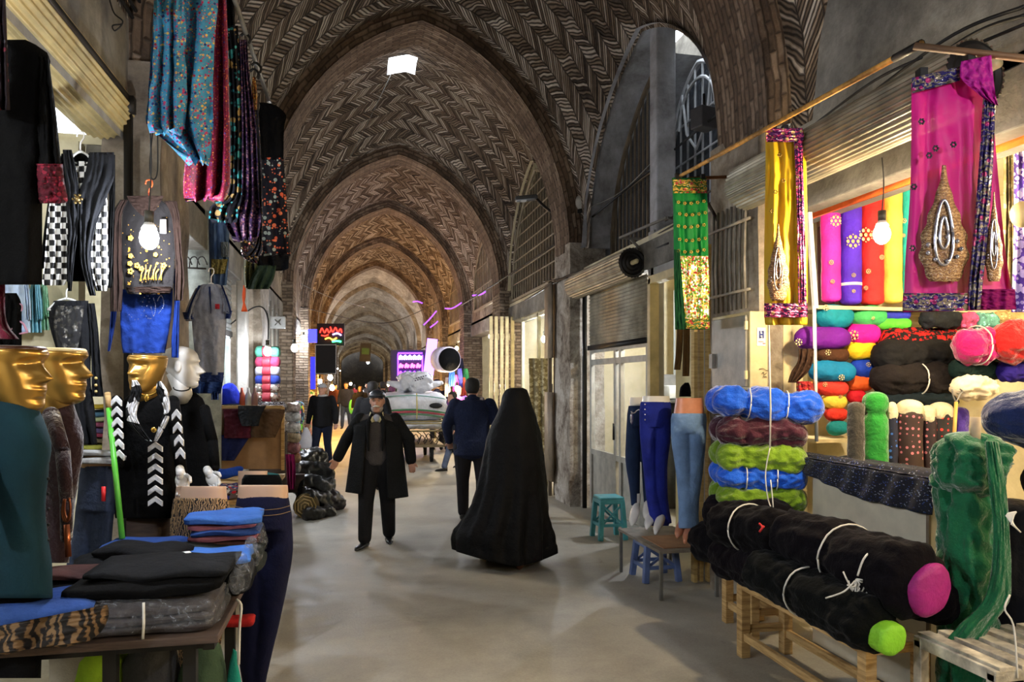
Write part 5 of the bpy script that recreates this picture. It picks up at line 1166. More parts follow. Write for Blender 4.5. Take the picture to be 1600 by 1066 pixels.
for i,(l,r,y,rad,c,nm,pos,dy,mo) in enumerate(HB_):
    Yb=YB-.03+dy; rr=rad*zY((l+r)/2,Yb)/FO*1.1; a=PY(l+3,y,Yb); b=PY(r-3,y-(1 if i%2 else -1),Yb)
    t=T('fabric_bolt','%s fabric bolt on the shelf, %s'%(nm,pos),'fabric bolt','coloured bolts lying on the shelf'); m=M(); boltm(m,a,b,rr,1,.05,e=.75,fold=.025,nl=40,n=34); t.part('roll',m,cloth('bolt '+nm,c,rough=.75))
    if mo: motif(t,PY(mo[0],mo[1],Yb-rr*1.0),mo[2]*zY(mo[0],Yb)/FO,n=5)
    t.done()
garment('brown_cloth','brown cloth end drooping from the shelf behind the white pole','cloth',[('body',[(545,1248,1272),(565,1246,1270),(582,1236,1262),(598,1231,1245)],{})],5.0,cloth('brown chiffon',(60,40,28)),A=.03).done()
garment('folded_dupatta','red folded cloths at the left end of the lower shelf','cloth',[('body',[(596,1244,1270),(606,1244,1272),(618,1246,1274)],{})],5.0,floral('red print stack',(170,40,40),[(220,160,60),(60,140,90)],30,.3),t=.2,A=.01).done()
RL=floral('red black lace',(24,16,18),[(190,30,30),(150,24,24)],26,.5,'UV',.7)
def big(label,l,r,y,rad,Y,mat,wr=.09,e=.6,ties=(),dyb=0,sq=1):
    rr=rad*zY((l+r)/2,Y)/FO; a=PY(l,y,Y);b=PY(r,y+dyb,Y); return roll(label,a,b,rr,mat,ties,wr,e,sq,'fabric_bolt','dark bolts on the shop side wall')
big('black bolt with red lace pattern, uppermost of the dark bolts',1376,1500,535,22,4.6,RL)
big('black bolt in the second row of dark bolts',1366,1500,556,25,4.52,cloth('soft black',(17,17,20)))
big('brown black bolt with a white string, third of the dark bolts',1364,1500,592,25,4.48,cloth('brown black',(24,19,20)),ties=(.5,))
big('dark petrol blue bolt, lowest of the dark bolts',1366,1492,626,20,4.5,cloth('petrol',(12,26,34)))
big('dark green bolt behind the white one',1486,1570,577,17,4.3,cloth('forest',(10,34,32)))
big('indigo bolt at the right edge under the red bundle',1560,1640,580,17,4.2,cloth('indigo',(38,24,120)))
big('magenta velvet bundle in the shop beside the red one',1495,1556,540,30,4.2,velvet('magenta velvet',(176,16,100)),.12,.7,(.5,))
big('red velvet bundle at the right edge of the shop',1552,1650,533,32,4.1,velvet('red velvet',(186,22,24)),.12,.7,(.55,))
big('white gathered bundle between the dark bolts and the navy bundle',1488,1556,606,20,4.0,cloth('ivory cloth',(226,210,180)),.16,.9)
for l,r,y,c,nm in((1438,1500,500,(26,30,36),'black ruffled'),(1494,1524,502,(214,90,140),'pink lace'),(1520,1558,502,(110,176,164),'mint lace'),(1554,1602,497,(206,168,112),'beige lace')):
    rr=13*zY(l,4.6)/FO; m=M(); boltm(m,PY(l,y,4.55),PY(r,y,4.55),rr,1,.2,e=.6,nl=30); solo('fabric_bolt',m,floral(nm,c,[tuple(min(255,x*1.25) for x in c),tuple(x*.7 for x in c)],30,.4,'Object',.6),nm+' cloth bundle on the top shelf under the magenta scarf','fabric bolt','lace bundles on the top shelf')
# upright rolls in front of the dark bolts
for l,r,y0,y1,c,nm,kind in((1325,1350,628,730,(62,58,50),'dark grey','plain'),(1349,1387,612,735,(36,130,44),'bright green','gather'),(1386,1402,640,735,(24,26,50),'blue dotted','dot'),(1402,1440,636,735,(52,34,30),'brown polka dotted','dot'),(1438,1462,645,735,(40,24,28),'pink dotted','dot'),(1453,1487,640,735,(30,26,28),'red dotted','dot'),(1488,1512,636,735,(66,44,130),'purple','plain')):
    Yr=4.15; rr=(r-l)/2*zY(l,Yr)/FO; a=PY((l+r)/2,y1+120,Yr); b=PY((l+r)/2,y0,Yr); a.z=max(a.z,.0)
    mt=dots(nm,c,(190,110,120) if 'brown' in nm or 'pink' in nm else ((60,110,200) if 'blue' in nm else (196,50,40)),26,.24) if kind=='dot' else velvet('upright '+nm,c)
    t=T('fabric_roll','%s roll standing upright behind the counter'%nm,'fabric roll','rolls standing behind the counter'); m=M(); boltm(m,a,b,rr,1,.04,(.86,) if kind=='gather' else (),e=.4,nl=50,fold=.04); t.part('roll',m,mt)
    if kind=='dot': m=M(); boltm(m,b-UP*.09,b+UP*.05,rr*1.04,1,.08,e=.9,nl=16,fold=.05); t.part('cotton_cap',m,cloth('unbleached cotton',(216,204,170)))
    t.done()
t=T('hook_pole','yellow wooden pole with a wire hook standing among the rolls','pole'); m=M(); m.tube([PY(1488,735,3.95),PY(1494,628,3.95)],.011,10); t.part('pole',m,plain('yellow wood',(196,150,70),.6)); m=M(); m.tube(curve_pts([PY(1488,608,3.95),PY(1489,618,3.95),PY(1494,628,3.95),PY(1499,618,3.95),PY(1504,612,3.95),PY(1500,608,3.95)],14),.005,6); t.part('hook',m,STEEL); t.done()
garment('lace_cloth','sheer gold lace hanging behind the magenta scarf','cloth',[('body',[(228,1568,1582),(330,1568,1584),(480,1560,1590)],{})],4.4,floral('pale gold lace',(216,206,150),[(240,234,190),(190,170,110)],26,.4),A=.03).done()
garment('lace_cloth','violet and white lace panel hanging at the right edge','cloth',[('body',[(215,1584,1640),(350,1584,1640),(488,1580,1640)],{})],4.3,floral('violet lace',(110,80,190),[(230,224,244),(200,190,230)],22,.55,'UV',.8),A=.03).done()
m=M(); m.ell(P(1598,335,3.9),(.07,.05,.07),14,9); solo('hanging_lamp_shade',m,YPAINT,'round beige lamp casing at the right edge of the fabric shop','lamp')
# ---------------------------------------------------------------- hanging saris
def sari(name,label,z,rows,mat,parts,clip=None):
    t=T(name,label,'scarf'); m=M(); sheet(m,rows,z,t=.02,A=.022,k=3,nf=40); t.part('cloth',m,mat)
    for nm,rw,mt,dz,kw in parts: m=M(); sheet(m,rw,z+dz,t=.012,A=.006,**kw); t.part(nm,m,mt)
    if clip:
        for px,py in clip: m=M(); m.box(P(px,py,z),(.03,.04,.05),AR); t.part('clip',m,DSTEEL,smooth=False)
    return t
GS=NT('green sari chiffon',.55,.0,.3); GS.col((14,128,56)); GS.b.inputs['Alpha'].default_value=.93
SQ=glitter('multicolour sequins',(60,120,50),[(210,180,70),(230,230,225),(180,40,50),(110,170,60),(240,210,120)],90,.85,.3,.45)
GB=brocade('gold green brocade',(60,100,30),(200,160,60),(170,60,50),40)
t=sari('hanging_scarf','green scarf with gold flowers and a sequinned end hanging on the right',5.62,[(278,1050,1104),(340,1052,1106),(420,1053,1107),(515,1055,1108)],GS.m,[
 ('gold_border',[(280,1051,1104),(302,1052,1105)],GB,-.03,{}),('sequin_end',[(400,1056,1107),(450,1058,1109),(500,1060,1108)],SQ,-.03,{}),('lower_border',[(498,1058,1109),(514,1058,1109)],GB,-.035,{}),('side_fold',[(390,1053,1062),(515,1056,1072)],cloth('deep green chiffon',(8,60,34)),-.05,{})],clip=[(1058,276),(1098,278)])
m=M()
for j,y in enumerate((316,334,353,374,392)):
    for i in range(5):
        c=P(1060+10*i+(j%2)*2,y+2*math.sin(i),5.57)
        for k in range(5): m.ell(c+RT*.009*math.cos(k*1.257)+UP*.009*math.sin(k*1.257),.0055,6,4)
t.part('flower_print',m,plain('gold thread',(214,170,80),.35,.5)); t.done()
def spark(t,pts,z,r=.008,mat=None,par=None):
    for px,py in pts:
        m=M(); c=P(px,py,z)
        for k in range(6): m.ell(c+RT*r*.9*math.cos(k*1.047)+UP*r*.9*math.sin(k*1.047),r*.5,6,4)
        t.part('sequin_flower',m,mat or plain('dark silver sequin',(70,60,80),.25,.7))
YS=NT('yellow sari chiffon',.6,0,.3); YS.col((206,170,26)); YS.b.inputs['Alpha'].default_value=.9
PB_=brocade('purple gold brocade',(70,16,84),(196,60,120),(200,170,110),44)
def paisley(t,cx,y0,y1,w,z,mat,mat2,dz=-.02):
    m=M(); n=30; rs=[]
    for i in range(n+1):
        f=i/n; ww=w*(max(0.02,math.sin(PI*min(1,f**1.7*.80+.02)))**.9)*(1+.07*math.sin(f*34)); py=y0+(y1-y0)*f
        rs.append([P(cx-ww,py,z+dz),P(cx-ww*.5,py,z+dz-.008),P(cx,py,z+dz-.01),P(cx+ww*.5,py,z+dz-.008),P(cx+ww,py,z+dz),P(cx,py,z+dz+.004)])
    uv=[[((p-P(cx,0,z)).dot(RT),p.z) for p in r] for r in rs]
    m.rings(rs,uv); q=t.part('paisley',m,mat)
    m=M()
    for s in(.62,.3): m.tube([P(cx+w*s*.75*math.cos(a)*(.55+.45*(1-math.sin(a))/2),(y0*.42+y1*.58)-(y1-y0)*.30*s*1.5*math.sin(a),z+dz-.016) for a in [2*PI*k/36 for k in range(37)]],.0035*w/24+.001,5)
    for k in range(9): m.ell(P(cx+w*.7*math.cos(k*.7),y0*.28+y1*.72+w*.5*math.sin(k*.7),z+dz-.014),.006*w/26+.001,6,4)
    t.part('beading',m,mat2,q)
GOLDT=brocade('gold thread embroidery',(136,96,60),(186,150,104),(120,84,52),90,.5)
SIL=plain('crystal bead',(190,190,205),.15,.8)
t=sari('hanging_scarf','yellow scarf with a purple and gold border hanging on the right',4.34,[(204,1196,1256),(260,1196,1260),(400,1194,1262),(490,1194,1262),(508,1196,1262)],YS.m,[
 ('top_border',[(200,1197,1254),(214,1197,1256),(222,1198,1254)],PB_,-.035,{}),('side_border',[(218,1240,1254),(300,1244,1256),(400,1246,1259),(490,1247,1261)],PB_,-.03,{}),('lower_border',[(474,1194,1262),(496,1194,1262)],PB_,-.04,{})],clip=[(1208,198),(1226,203),(1248,210)])
paisley(t,1216,350,470,17,4.34,GOLDT,SIL,-.035); spark(t,[(1218,242),(1212,300),(1224,282),(1206,330)],4.3,.01,plain('olive sequin',(120,96,30),.4,.4)); t.done()
MS=NT('magenta sari net',.55,0,.3); MS.col((206,10,130)); MS.b.inputs['Alpha'].default_value=.84
BB=brocade('blue silver brocade',(36,26,96),(120,110,96),(170,40,110),46,.3)
t=sari('hanging_scarf','large magenta net scarf with gold paisleys and a beaded blue border',2.96,[(122,1424,1490),(100,1420,1550)][:0]+[(130,1424,88,1548),(190,1424,180,1552),(300,1422,300,1562),(400,1415,400,1572),(470,1412,468,1584),(488,1411,484,1586)],MS.m,[
 ('top_border',[(122,1425,104,1500),(146,1425,126,1500)],BB,-.04,{}),
 ('turned_corner',[(96,1502,86,1549),(120,1500,120,1552),(140,1520,150,1556),(160,1545,165,1560)],cloth('doubled magenta net',(150,8,120),rough=.6),-.06,{}),
 ('side_border',[(150,1536,1556),(250,1530,1552),(350,1522,1545),(460,1512,1534),(484,1511,1532)],BB,-.05,{}),
 ('lower_border',[(458,1411,1512),(486,1410,1512)],BB,-.06,{}),('doubled_hem',[(452,1532,1586),(484,1533,1588)],cloth('deep magenta',(120,6,80)),-.03,{})],clip=[(1440,118),(1514,92)])
paisley(t,1475,258,440,38,2.96,GOLDT,SIL,-.05); paisley(t,1553,300,440,14,2.96,GOLDT,SIL,-.045)
spark(t,[(1440,190),(1490,226),(1428,292),(1426,388),(1462,232),(1452,243)],2.88,.010); t.done()
# rods and brackets
t=T('clothes_rod','long rusty rod with yellow lamplight in its colour, carrying the scarves over the right stalls','rod'); m=M(); a=P(1052,281,5.75); b=P(1440,68,3.0); m.tube([a,b],.014,8); t.part('rod',m,plain('rusty pipe with yellow light tint',(176,130,60),.6,.3,.3,12,.4,30)); m=M(); m.tube([b,b+(a-b)*.06],.018,8); t.part('sleeve',m,DSTEEL); t.done()  # yellow lamplight on the rod is put into its colour
m=M(); m.bar(P(1428,72,3.0),P(1660,98,2.85),.03,.018); solo('bracket_bar',m,plain('brown wooden lath',(110,80,54),.7),'brown lath from which the magenta scarf hangs','bar')
t=T('wall_bracket','metal bracket with a diagonal brace above the green scarf','bracket'); m=M(); m.bar(P(1076,279,5.7),P(1154,276,5.85),.03,.02); t.part('arm',m,plain('rusty arm',(130,84,50),.6,.3)); m=M(); m.bar(P(1106,318,5.9),P(1130,360,6.0),.02,.02); t.part('brace',m,DSTEEL); t.done()
t=T('wall_bracket','pale metal clothes frame projecting above the glazed door','bracket'); m=M()
for a,b in(((968,372,8.0),(1042,340,7.0)),((968,372,8.0),(1018,374,8.1)),((985,374,8.0),(1018,406,8.1)),((1042,340,7.0),(1050,342,7.2))): m.bar(P(*a),P(*b),.022,.022)
t.part('frame',m,STEEL,smooth=False); t.done()
for i,(pts,r) in enumerate([([P(720,478,16),P(870,380,11),P(1010,270,8.5),P(1100,195,7),P(1290,40,5.3),P(1340,-20,5)],.014),([P(905,330,10.2),P(970,300,9),P(1040,230,7.9)],.006),([P(1020,400,7.9),P(960,420,9),P(905,425,9.7),P(870,440,10.5),P(820,470,12)],.014),([P(1045,380,7.3),P(960,415,8.9),P(900,432,9.8),P(850,440,11)],.011),([P(1150,290,5.6),P(1090,330,6.6),P(1030,365,7.6),P(960,405,9)],.010),([P(1165,265,5.5),P(1100,305,6.5),P(1040,345,7.5)],.010),([P(1600,10,3.3),P(1480,60,3.8),P(1330,170,4.5),P(1260,220,4.9)],.009),([P(1600,24,3.3),P(1500,65,3.7),P(1340,185,4.5),P(1270,250,4.9)],.009),([P(1600,38,3.25),P(1440,110,3.8),P(1300,200,4.6)],.008),([P(1440,90,3.8),P(1360,130,4.3),P(1260,205,4.9),P(1180,275,5.5)],.008)]):
    cable(['long tie cable crossing from the globe lamp up to the near right arch','thin pale wire below the tie cable','thick cable bundle along the ledge above the peeling pier','second cable along the ledge above the rolled shutter','cable behind the green scarf bracket','upper cable behind the green scarf bracket','highest cable above the long rolled shutter','middle cable above the long rolled shutter','lowest cable above the long rolled shutter','looping cable running behind the yellow scarf'][i],pts,r,mat=WIRE if i!=1 else STEEL)
for lab,c,s in(('grey floodlight box hanging before the arched window',P(1100,186,7.0),.11),):
    t=T('floodlight',lab,'floodlight'); m=M(); m.box(c,(.2,.16,.2),.3); t.part('housing',m,plain('grey lamp housing',(74,72,74),.5),smooth=False,bevel=.012); m=M(); m.bar(c+UP*.1,c+UP*.24,.02,.02); t.part('bracket',m,DSTEEL); t.done()
t=T('street_lamp','grey LED street lamp on an arm reaching into the street','street lamp'); c=P(822,310,11.2); m=M(); m.box(c,(.34,.16,.07),AR+.12,tilt=('Y',-.12)); t.part('head',m,plain('grey cast lamp',(70,74,78),.45,.3),smooth=False,bevel=.02)
m=M(); m.box(c-RT*.08-UP*.035,(.16,.12,.02),AR+.12); t.part('lens',m,plain('clear ribbed lens',(190,194,194),.2),smooth=False); m=M(); m.tube(curve_pts([c+RT*.15,P(860,330,11.0),P(902,352,10.6)],10),.022,8); t.part('arm',m,DSTEEL); t.done()
t=T('globe_lamp','dim white globe lamp on the corner of the first right pier','lamp'); c=P(908,316,10.05); m=M(); m.ell(c,(.08,.08,.11),16,12); t.part('globe',m,plain('opal glass',(200,198,190),.25)); m=M(); m.tube([c-UP*.1,c-UP*.15],.05,12); t.part('base',m,DSTEEL); t.done()
# ---------------------------------------------------------------- jeans mannequins on the low table
t=T('low_table','low metal legged table with thin boards carrying the jeans mannequins','table'); X0,X1,Y0_,Y1_=2.32,2.84,5.33,6.25; TT=.39
m=M(); m.box(((X0+X1)/2,(Y0_+Y1_)/2,TT-.012),(X1-X0,Y1_-Y0_,.022)); t.part('table_top',m,plain('grey board',(120,112,100),.7,0,.2,8),smooth=False); m=M(); m.box(((X0+X1)/2,5.62,TT+.004),(.4,.45,.008)); t.part('hardboard',m,plain('brown hardboard',(150,110,78),.7),smooth=False)
for x in(X0+.02,X1-.03):
    for y in(Y0_+.02,Y1_-.02): m=M(); m.box((x,y,(TT-.02)/2),(.025,.025,TT-.02)); t.part('leg',m,STEEL,smooth=False)
t.done()
def shoe(m,heel,toe,h=.06,w=.038,up=.05):
    heel=Vector(heel);toe=Vector(toe); d=(toe-heel); d.z=0; L=d.length; d.normalize(); s=Vector((d.y,-d.x,0)); rs=[]
    for i in range(13):
        f=i/12; ww=w*(.75+.35*math.sin(PI*min(1,f*1.05)))*(1 if f<.9 else .75) if 0<i<12 else w*.35; hh=h*(1-.55*f) if i<12 else h*.25; rs.append([heel.lerp(toe,f)+s*ww*math.cos(a)+UP*(hh/2+hh/2*math.sin(a)) for a in [2*PI*k/14 for k in range(14)]])
    m.rings(rs)
J1=cloth('dark blue jeans',(30,46,76)); J2=cloth('royal blue jeans',(28,40,130)); J3=cloth('light wash jeans',(112,142,184))
def jm(label,z,sk,tr,lL,lR,feet,mat,skin,extra=None):
    def ex(t):
        for i,(a,b) in enumerate(feet):
            m=M(); A=P(*a);B=P(*b); shoe(m,A,B,.10,.034); m.tube([A+UP*.05,A+UP*.16],[.03,.036],12); t.part('foot',m,skin)
        if extra: extra(t)
    legs_mann(label,z,0,sk,tr,lL,lR,mat,skin,extra=ex,group='jeans mannequins on the low table',voxel=.007).done()
def chain(t):
    m=M(); m.tube([P(986+ (i*3.0),643+3*math.sin(i*1.2)+5*abs(i-5)/5*0,6.06-.04*math.sin(PI*i/11)) for i in range(12)],.006,6); m.ell(P(987,654,6.1),(.015,.012,.05),8,6); t.part('chain_belt',m,SIL)
jm('white leg mannequin in slim dark jeans with a chain belt, farthest on the low table',6.3,[(621,984,1014),(640,983,1016)],[(634,982,1018),(650,980,1020),(666,982,1018)],[(645,980,1002),(680,978,1002),(720,977,1000),(760,983,1000),(790,986,999)],[(645,1000,1020),(680,1000,1022),(720,1002,1020),(760,1004,1018),(786,1006,1017)],[((995,800,6.3),(987,823,6.05)),((1012,796,6.3),(1010,815,6.1))],J1,MWHITE,chain)
def but(t):
    m=M(); [m.ell(P(1008,y,5.9),.007,8,6) for y in(632,640,648,656)]; t.part('buttons',m,SIL)
jm('white leg mannequin in high waisted royal blue jeans, middle of the low table',6.02,[(619,1004,1046),(632,1002,1048)],[(628,1001,1048),(648,999,1049),(668,1003,1045)],[(645,999,1027),(685,1000,1028),(730,1005,1027),(780,1010,1034),(822,1018,1046)],[(645,1021,1049),(685,1022,1048),(730,1022,1043),(780,1022,1044),(818,1030,1050)],[((1036,812,6.05),(1024,836,5.8)),((1020,812,6.1),(1010,828,5.9))],J2,MWHITE,but)
m=M()
jm('tan leg mannequin in light wash bootcut jeans, nearest on the low table',5.75,[(622,1056,1098),(648,1052,1101)],[(646,1050,1103),(660,1048,1104),(678,1053,1098)],[(655,1048,1080),(690,1049,1082),(740,1056,1084),(790,1060,1090),(826,1060,1092)],[(655,1072,1104),(690,1073,1103),(740,1072,1098),(790,1064,1092),(826,1062,1093)],[((1084,822,5.9),(1070,850,5.55)),((1068,824,5.85),(1058,842,5.7))],J3,plain('tan glossy plastic',(190,126,96),.35))
def pstool(label,c,h,w,mat):
    t=T('plastic_stool',label,'stool'); c=Vector(c)
    m=M(); m.box(c+UP*(h-.015),(w,w,.03)); m.box(c+UP*(h-.05),(w*1.02,w*1.02,.05)); t.part('seat',m,mat,smooth=False,bevel=.012)
    for sx in(-1,1):
        for sy in(-1,1):
            m=M(); m.bar(c+Vector((sx*w*.52,sy*w*.52,0)),c+Vector((sx*w*.42,sy*w*.42,h-.05)),.05,.05,up=Vector((0,1,0))); t.part('leg',m,mat,smooth=False,bevel=.006)
    m=M()
    for s in(-1,1):
        m.bar(c+Vector((-w*.5,s*w*.5,h*.35)),c+Vector((w*.5,s*w*.5,h*.35)),.02,.03); m.bar(c+Vector((s*w*.5,-w*.5,h*.35)),c+Vector((s*w*.5,w*.5,h*.35)),.02,.03)
        m.bar(c+Vector((-w*.44,s*w*.47,h*.36)),c+Vector((w*.40,s*w*.45,h*.82)),.015,.02); m.bar(c+Vector((w*.44,s*w*.47,h*.36)),c+Vector((-w*.40,s*w*.45,h*.82)),.015,.02)
    t.part('lattice',m,mat,smooth=False); return t.done()
pstool('turquoise plastic stool behind the low table',(2.72,7.62,0),.46,.27,plain('turquoise plastic',(84,176,190),.4)); pstool('grey blue plastic stool under the low table',(2.56,5.98,0),.36,.29,plain('grey blue plastic',(92,112,160),.4))
# ================================================================ PEOPLE
HAIRD=plain('dark hair',(24,20,18),.7,0,.3,40,.5,80); SHOE=plain('polished black shoe',(16,16,17),.3)
def rot(v,a): return Matrix.Rotation(a,3,'Z')@Vector(v)
class Person:
    def __init__(s,label,g,h,ang,group=None,vox=.012,legs=((.0,.0,0),(.0,.0,0)),arms=None,skin=None,girth=1.0,lean=0,cat='person'):
        s.t=T('person',label,cat,group); s.g=Vector((g.x,g.y,0)); s.k=h/1.7; s.a=ang; s.vox=vox; s.sk=skin or SKIN; s.w=girth; s.lean=lean
        # legs: (knee forward, foot forward, foot lift) left then right
        s.hip=[];s.kn=[];s.an=[]
        for i,sx in enumerate((-1,1)):
            kf,ff,fl=legs[i]; s.hip.append((sx*.09*girth,0,.90)); s.kn.append((sx*.10*girth,kf,.49+fl*.3)); s.an.append((sx*.10*girth,ff,.085+fl))
        arms=arms or (((-.27,-.03,1.14),(-.29,.04,.90)),((.27,-.03,1.14),(.29,.04,.90)))
        s.sh=[(-.17*girth,lean*.5,1.39),(.17*girth,lean*.5,1.39)]; s.el=[arms[0][0],arms[1][0]]; s.wr=[arms[0][1],arms[1][1]]
    def W(s,p): return s.g+rot(Vector(p)*s.k,s.a)
    def c(s,m,a,b,r0,r1): m.cone(s.W(a),s.W(b),r0*s.k,r1*s.k)
    def e(s,m,p,r): m.ell(s.W(p),tuple(x*s.k for x in r),16,10,Matrix.Rotation(s.a,3,'Z'))
    def torso(s,m,x=0,z0=.88,r=1.0):
        w=s.w; l=s.lean
        R=[(z0-.06,.05,.04),(z0,.15*w+x,.105*w+x),(1.0,.148*w+x,.105*w+x),(1.12,.145*w+x,.112*w+x),(1.28,.165*w+x,.112*w+x),(1.38,.17*w+x,.095+x),(1.43,.12*w+x,.07+x),(1.455,.06+x*.5,.05+x*.5)]
        rr=[]
        for z,a,b in rows_interp([list(q) for q in R],22):
            y=l*max(0,(z-.9))*1.0
            rr.append([s.W((a*math.cos(t),y+b*math.sin(t),z)) for t in [2*PI*i/24 for i in range(24)]])
        m.rings(rr)
    def body(s,crop=None,hands=True,headpitch=0,hang=0):
        m=M(); s.torso(m,-.01)
        for i in(0,1):
            s.c(m,s.hip[i],s.kn[i],.075,.05); s.c(m,s.kn[i],s.an[i],.05,.034)
            s.c(m,s.sh[i],s.el[i],.048,.038); s.c(m,s.el[i],s.wr[i],.037,.026)
            d=Vector(s.wr[i])-Vector(s.el[i])
            if hands: hand(m,s.W(s.wr[i]),rot(d,s.a),s.k*.98,1 if i==0 else -1,.6,rot(Vector((0,1,0)),s.a))
        l=s.lean*.62; s.c(m,(0,l-.01,1.42),(0,l+.02,1.53),.056,.054)
        s.hc=s.W((0,l+.025,1.588)); head(m,s.hc,s.k,s.a+hang,None,headpitch)
        s.t.part('body',m,s.sk,voxel=s.vox*.62 if s.vox<.015 else s.vox); s.ha=s.a+hang
    def trousers(s,mat,r=1.0,hem=.0):
        m=M()
        for i in(0,1):
            a=Vector(s.an[i])+Vector((0,0,.02)); s.c(m,s.hip[i],s.kn[i],.105*r*s.w,.078*r); s.c(m,s.kn[i],a,.078*r,.066*r)
        s.e(m,(0,0,.93),(.158*s.w,.118*s.w,.12)); s.t.part('trousers',m,mat,voxel=s.vox)
    def top(s,mat,z0=.84,x=.025,name='jacket',sl=.012,flare=0,collar=True,hand_gap=.0):
        m=M(); s.torso(m,x,min(z0,.92))
        if z0<.86:
            rr=[]
            for z in [z0+(.98-z0)*i/8 for i in range(9)]:
                f=flare*(.98-z)/.5; rr.append([s.W(((.155*s.w+x+f)*math.cos(t),(.115*s.w+x+f*.7)*math.sin(t)*(1+.08*math.sin(3*t)),z)) for t in [2*PI*i/24 for i in range(24)]])
            m.rings(rr)
        for i in(0,1): s.c(m,s.sh[i],s.el[i],.066+x*.5,.056+x*.3); s.c(m,s.el[i],Vector(s.el[i]).lerp(Vector(s.wr[i]),.92-hand_gap),.056+x*.3,.044+x*.2)
        if collar: s.c(m,(0,s.lean*.6,1.42),(0,s.lean*.6,1.47),.07,.062)
        return s.t.part(name,m,mat,voxel=s.vox)
    def shoes(s,mat=None,yaw=(0,0),L=.27):
        for i in(0,1):
            a=Vector(s.an[i]); d=rot((0,1,0),yaw[i]); h=a-d*.07; h.z=a.z-.085; q=h+d*L; q.z=h.z
            if h.z>.03: h.z+=.05; q.z=max(0,q.z-.02)
            m=M(); shoe(m,s.W(h),s.W(q),.085*s.k,.045*s.k); s.c(m,a,(a.x,a.y,max(.05,a.z-.04)),.045,.045); s.t.part('shoe',m,mat or SHOE,voxel=s.vox*.7 if s.vox<.015 else None)
    def hair(s,mat=None,kind='short'):
        m=M(); R=Matrix.Rotation(s.ha,3,'Z'); n=24; k=s.k; rs=[]
        for z,w in ((.126,.008),(.122,.034),(.114,.054),(.102,.070),(.085,.080),(.065,.086),(.045,.088),(.02,.086),(-.01,.084),(-.04,.076),(-.06,.060)):
            def zz(a): c=math.cos(a); return max(z,.066) if c>.25 else (max(z,.0) if c>-.25 else z)
            rs.append([s.hc+R@(Vector((w*math.sin(a)*(.93 if math.cos(a)>.25 else 1),-.010+w*1.22*math.cos(a)*(.9 if math.cos(a)>0 else 1),zz(a)))*k) for a in [2*PI*j/n for j in range(n)]])
        m.rings(rs); s.t.part('hair',m,mat or HAIRD)
    def eyes(s):
        R=Matrix.Rotation(s.ha,3,'Z')
        for i in(-1,1):
            m=M(); m.ell(s.hc+R@(Vector((i*.031,.076,.010))*s.k),(.0125*s.k,.008*s.k,.006*s.k),12,8,R); q=s.t.part('eye',m,plain('eye white',(190,180,170),.3))
            m=M(); m.ell(s.hc+R@(Vector((i*.031,.0835,.010))*s.k),(.0055*s.k,.003*s.k,.0055*s.k),10,6,R); s.t.part('iris',m,plain('dark iris',(26,18,14),.2),q)
            m=M(); m.tube([s.hc+R@(Vector((i*(.016+.010*j),.093-.006*abs(j-1)-.003*j,.030+.003*(1-abs(j-1))))*s.k) for j in range(4)],[.003*s.k,.0045*s.k,.004*s.k,.002*s.k],6); s.t.part('eyebrow',m,plain('brow hair',(70,62,56),.9))
    def L(s,p): return s.hc+rot(Vector(p)*s.k,s.ha)
    def done(s): return s.t.done()
# ---- elderly man walking towards the camera
g=PG(590,846); g=P(590,846,7.75); g.z=0
AC=PI-AY
p=Person('elderly man in a dark cap and open black overcoat walking towards the viewer',g,1.60,AC+.05,None,.010,legs=((.02,-.12,.0),(.10,.20,.0)),arms=(((-.34,-.03,1.16),(-.38,.06,.92)),((.36,-.10,1.16),(.45,-.02,.95))),girth=1.13)
p.body(headpitch=-.05); p.eyes(); p.trousers(cloth('black trousers wool',(20,20,22)),1.12); p.shoes(yaw=(.15,-.35))
p.top(cloth('brown grey jumper',(62,58,56),bs=60),.90,.02,'jumper')
CO=cloth('black wool coat',(22,23,24),bs=60,spec=.15)
# open coat: back and two front flaps
m=M()
def coat(u,v):
    a=PI/2+ (.42+ (2*PI-.84)*u); z=1.44-(1.44-.53)*v
    sh=min(1,v*7); w=(.10+.155*sh)*1.0+.10*max(0,v-.25)**1.0+.0; d=(.075+.085*sh)+.11*max(0,v-.25)
    f=1+.03*math.sin(a*7)*v
    back=-.02*v
    return p.W((w*1.02*math.cos(a)*f+( .0),d*math.sin(a)*f+back+(.04*v if math.sin(a)>0 else 0),z+(.06*v if math.cos(a)>0 else 0)))
m.grid(coat,72,36,lambda u,v:(u,v)); q=p.t.part('overcoat',m,CO,solid=.014)
m=M()
for i in(0,1): p.c(m,p.sh[i],p.el[i],.078,.070); p.c(m,p.el[i],Vector(p.el[i]).lerp(Vector(p.wr[i]),.93),.070,.062)
p.t.part('coat_sleeves',m,CO,voxel=.012)
m=M()
for sx in(-1,1): m.tube([p.W((sx*.05,.085,1.455)),p.W((sx*.085,.135,1.36)),p.W((sx*.085,.165,1.22)),p.W((sx*.075,.18,1.05))],[.012,.024,.018,.008],8)
p.t.part('lapels',m,CO,q)
m=M()
for sx in(-1,1):
    m.add([p.W((sx*.012,.118,1.375)),p.W((sx*.07,.06,1.475)),p.W((sx*.078,.095,1.44)),p.W((sx*.045,.142,1.365)),p.W((sx*.012,.128,1.370)),p.W((sx*.07,.07,1.480)),p.W((sx*.080,.105,1.435)),p.W((sx*.045,.152,1.360))],[(0,1,2,3),(7,6,5,4),(0,4,5,1),(1,5,6,2),(2,6,7,3),(3,7,4,0)])
p.t.part('shirt_collar',m,plain('cream shirt',(206,196,150),.8)); m=M(); p.e(m,(0,.085,1.40),(.045,.045,.05)); p.t.part('undershirt',m,plain('pale grey shirt',(150,156,170),.8))
m=M(); R=Matrix.Rotation(p.ha,3,'Z')
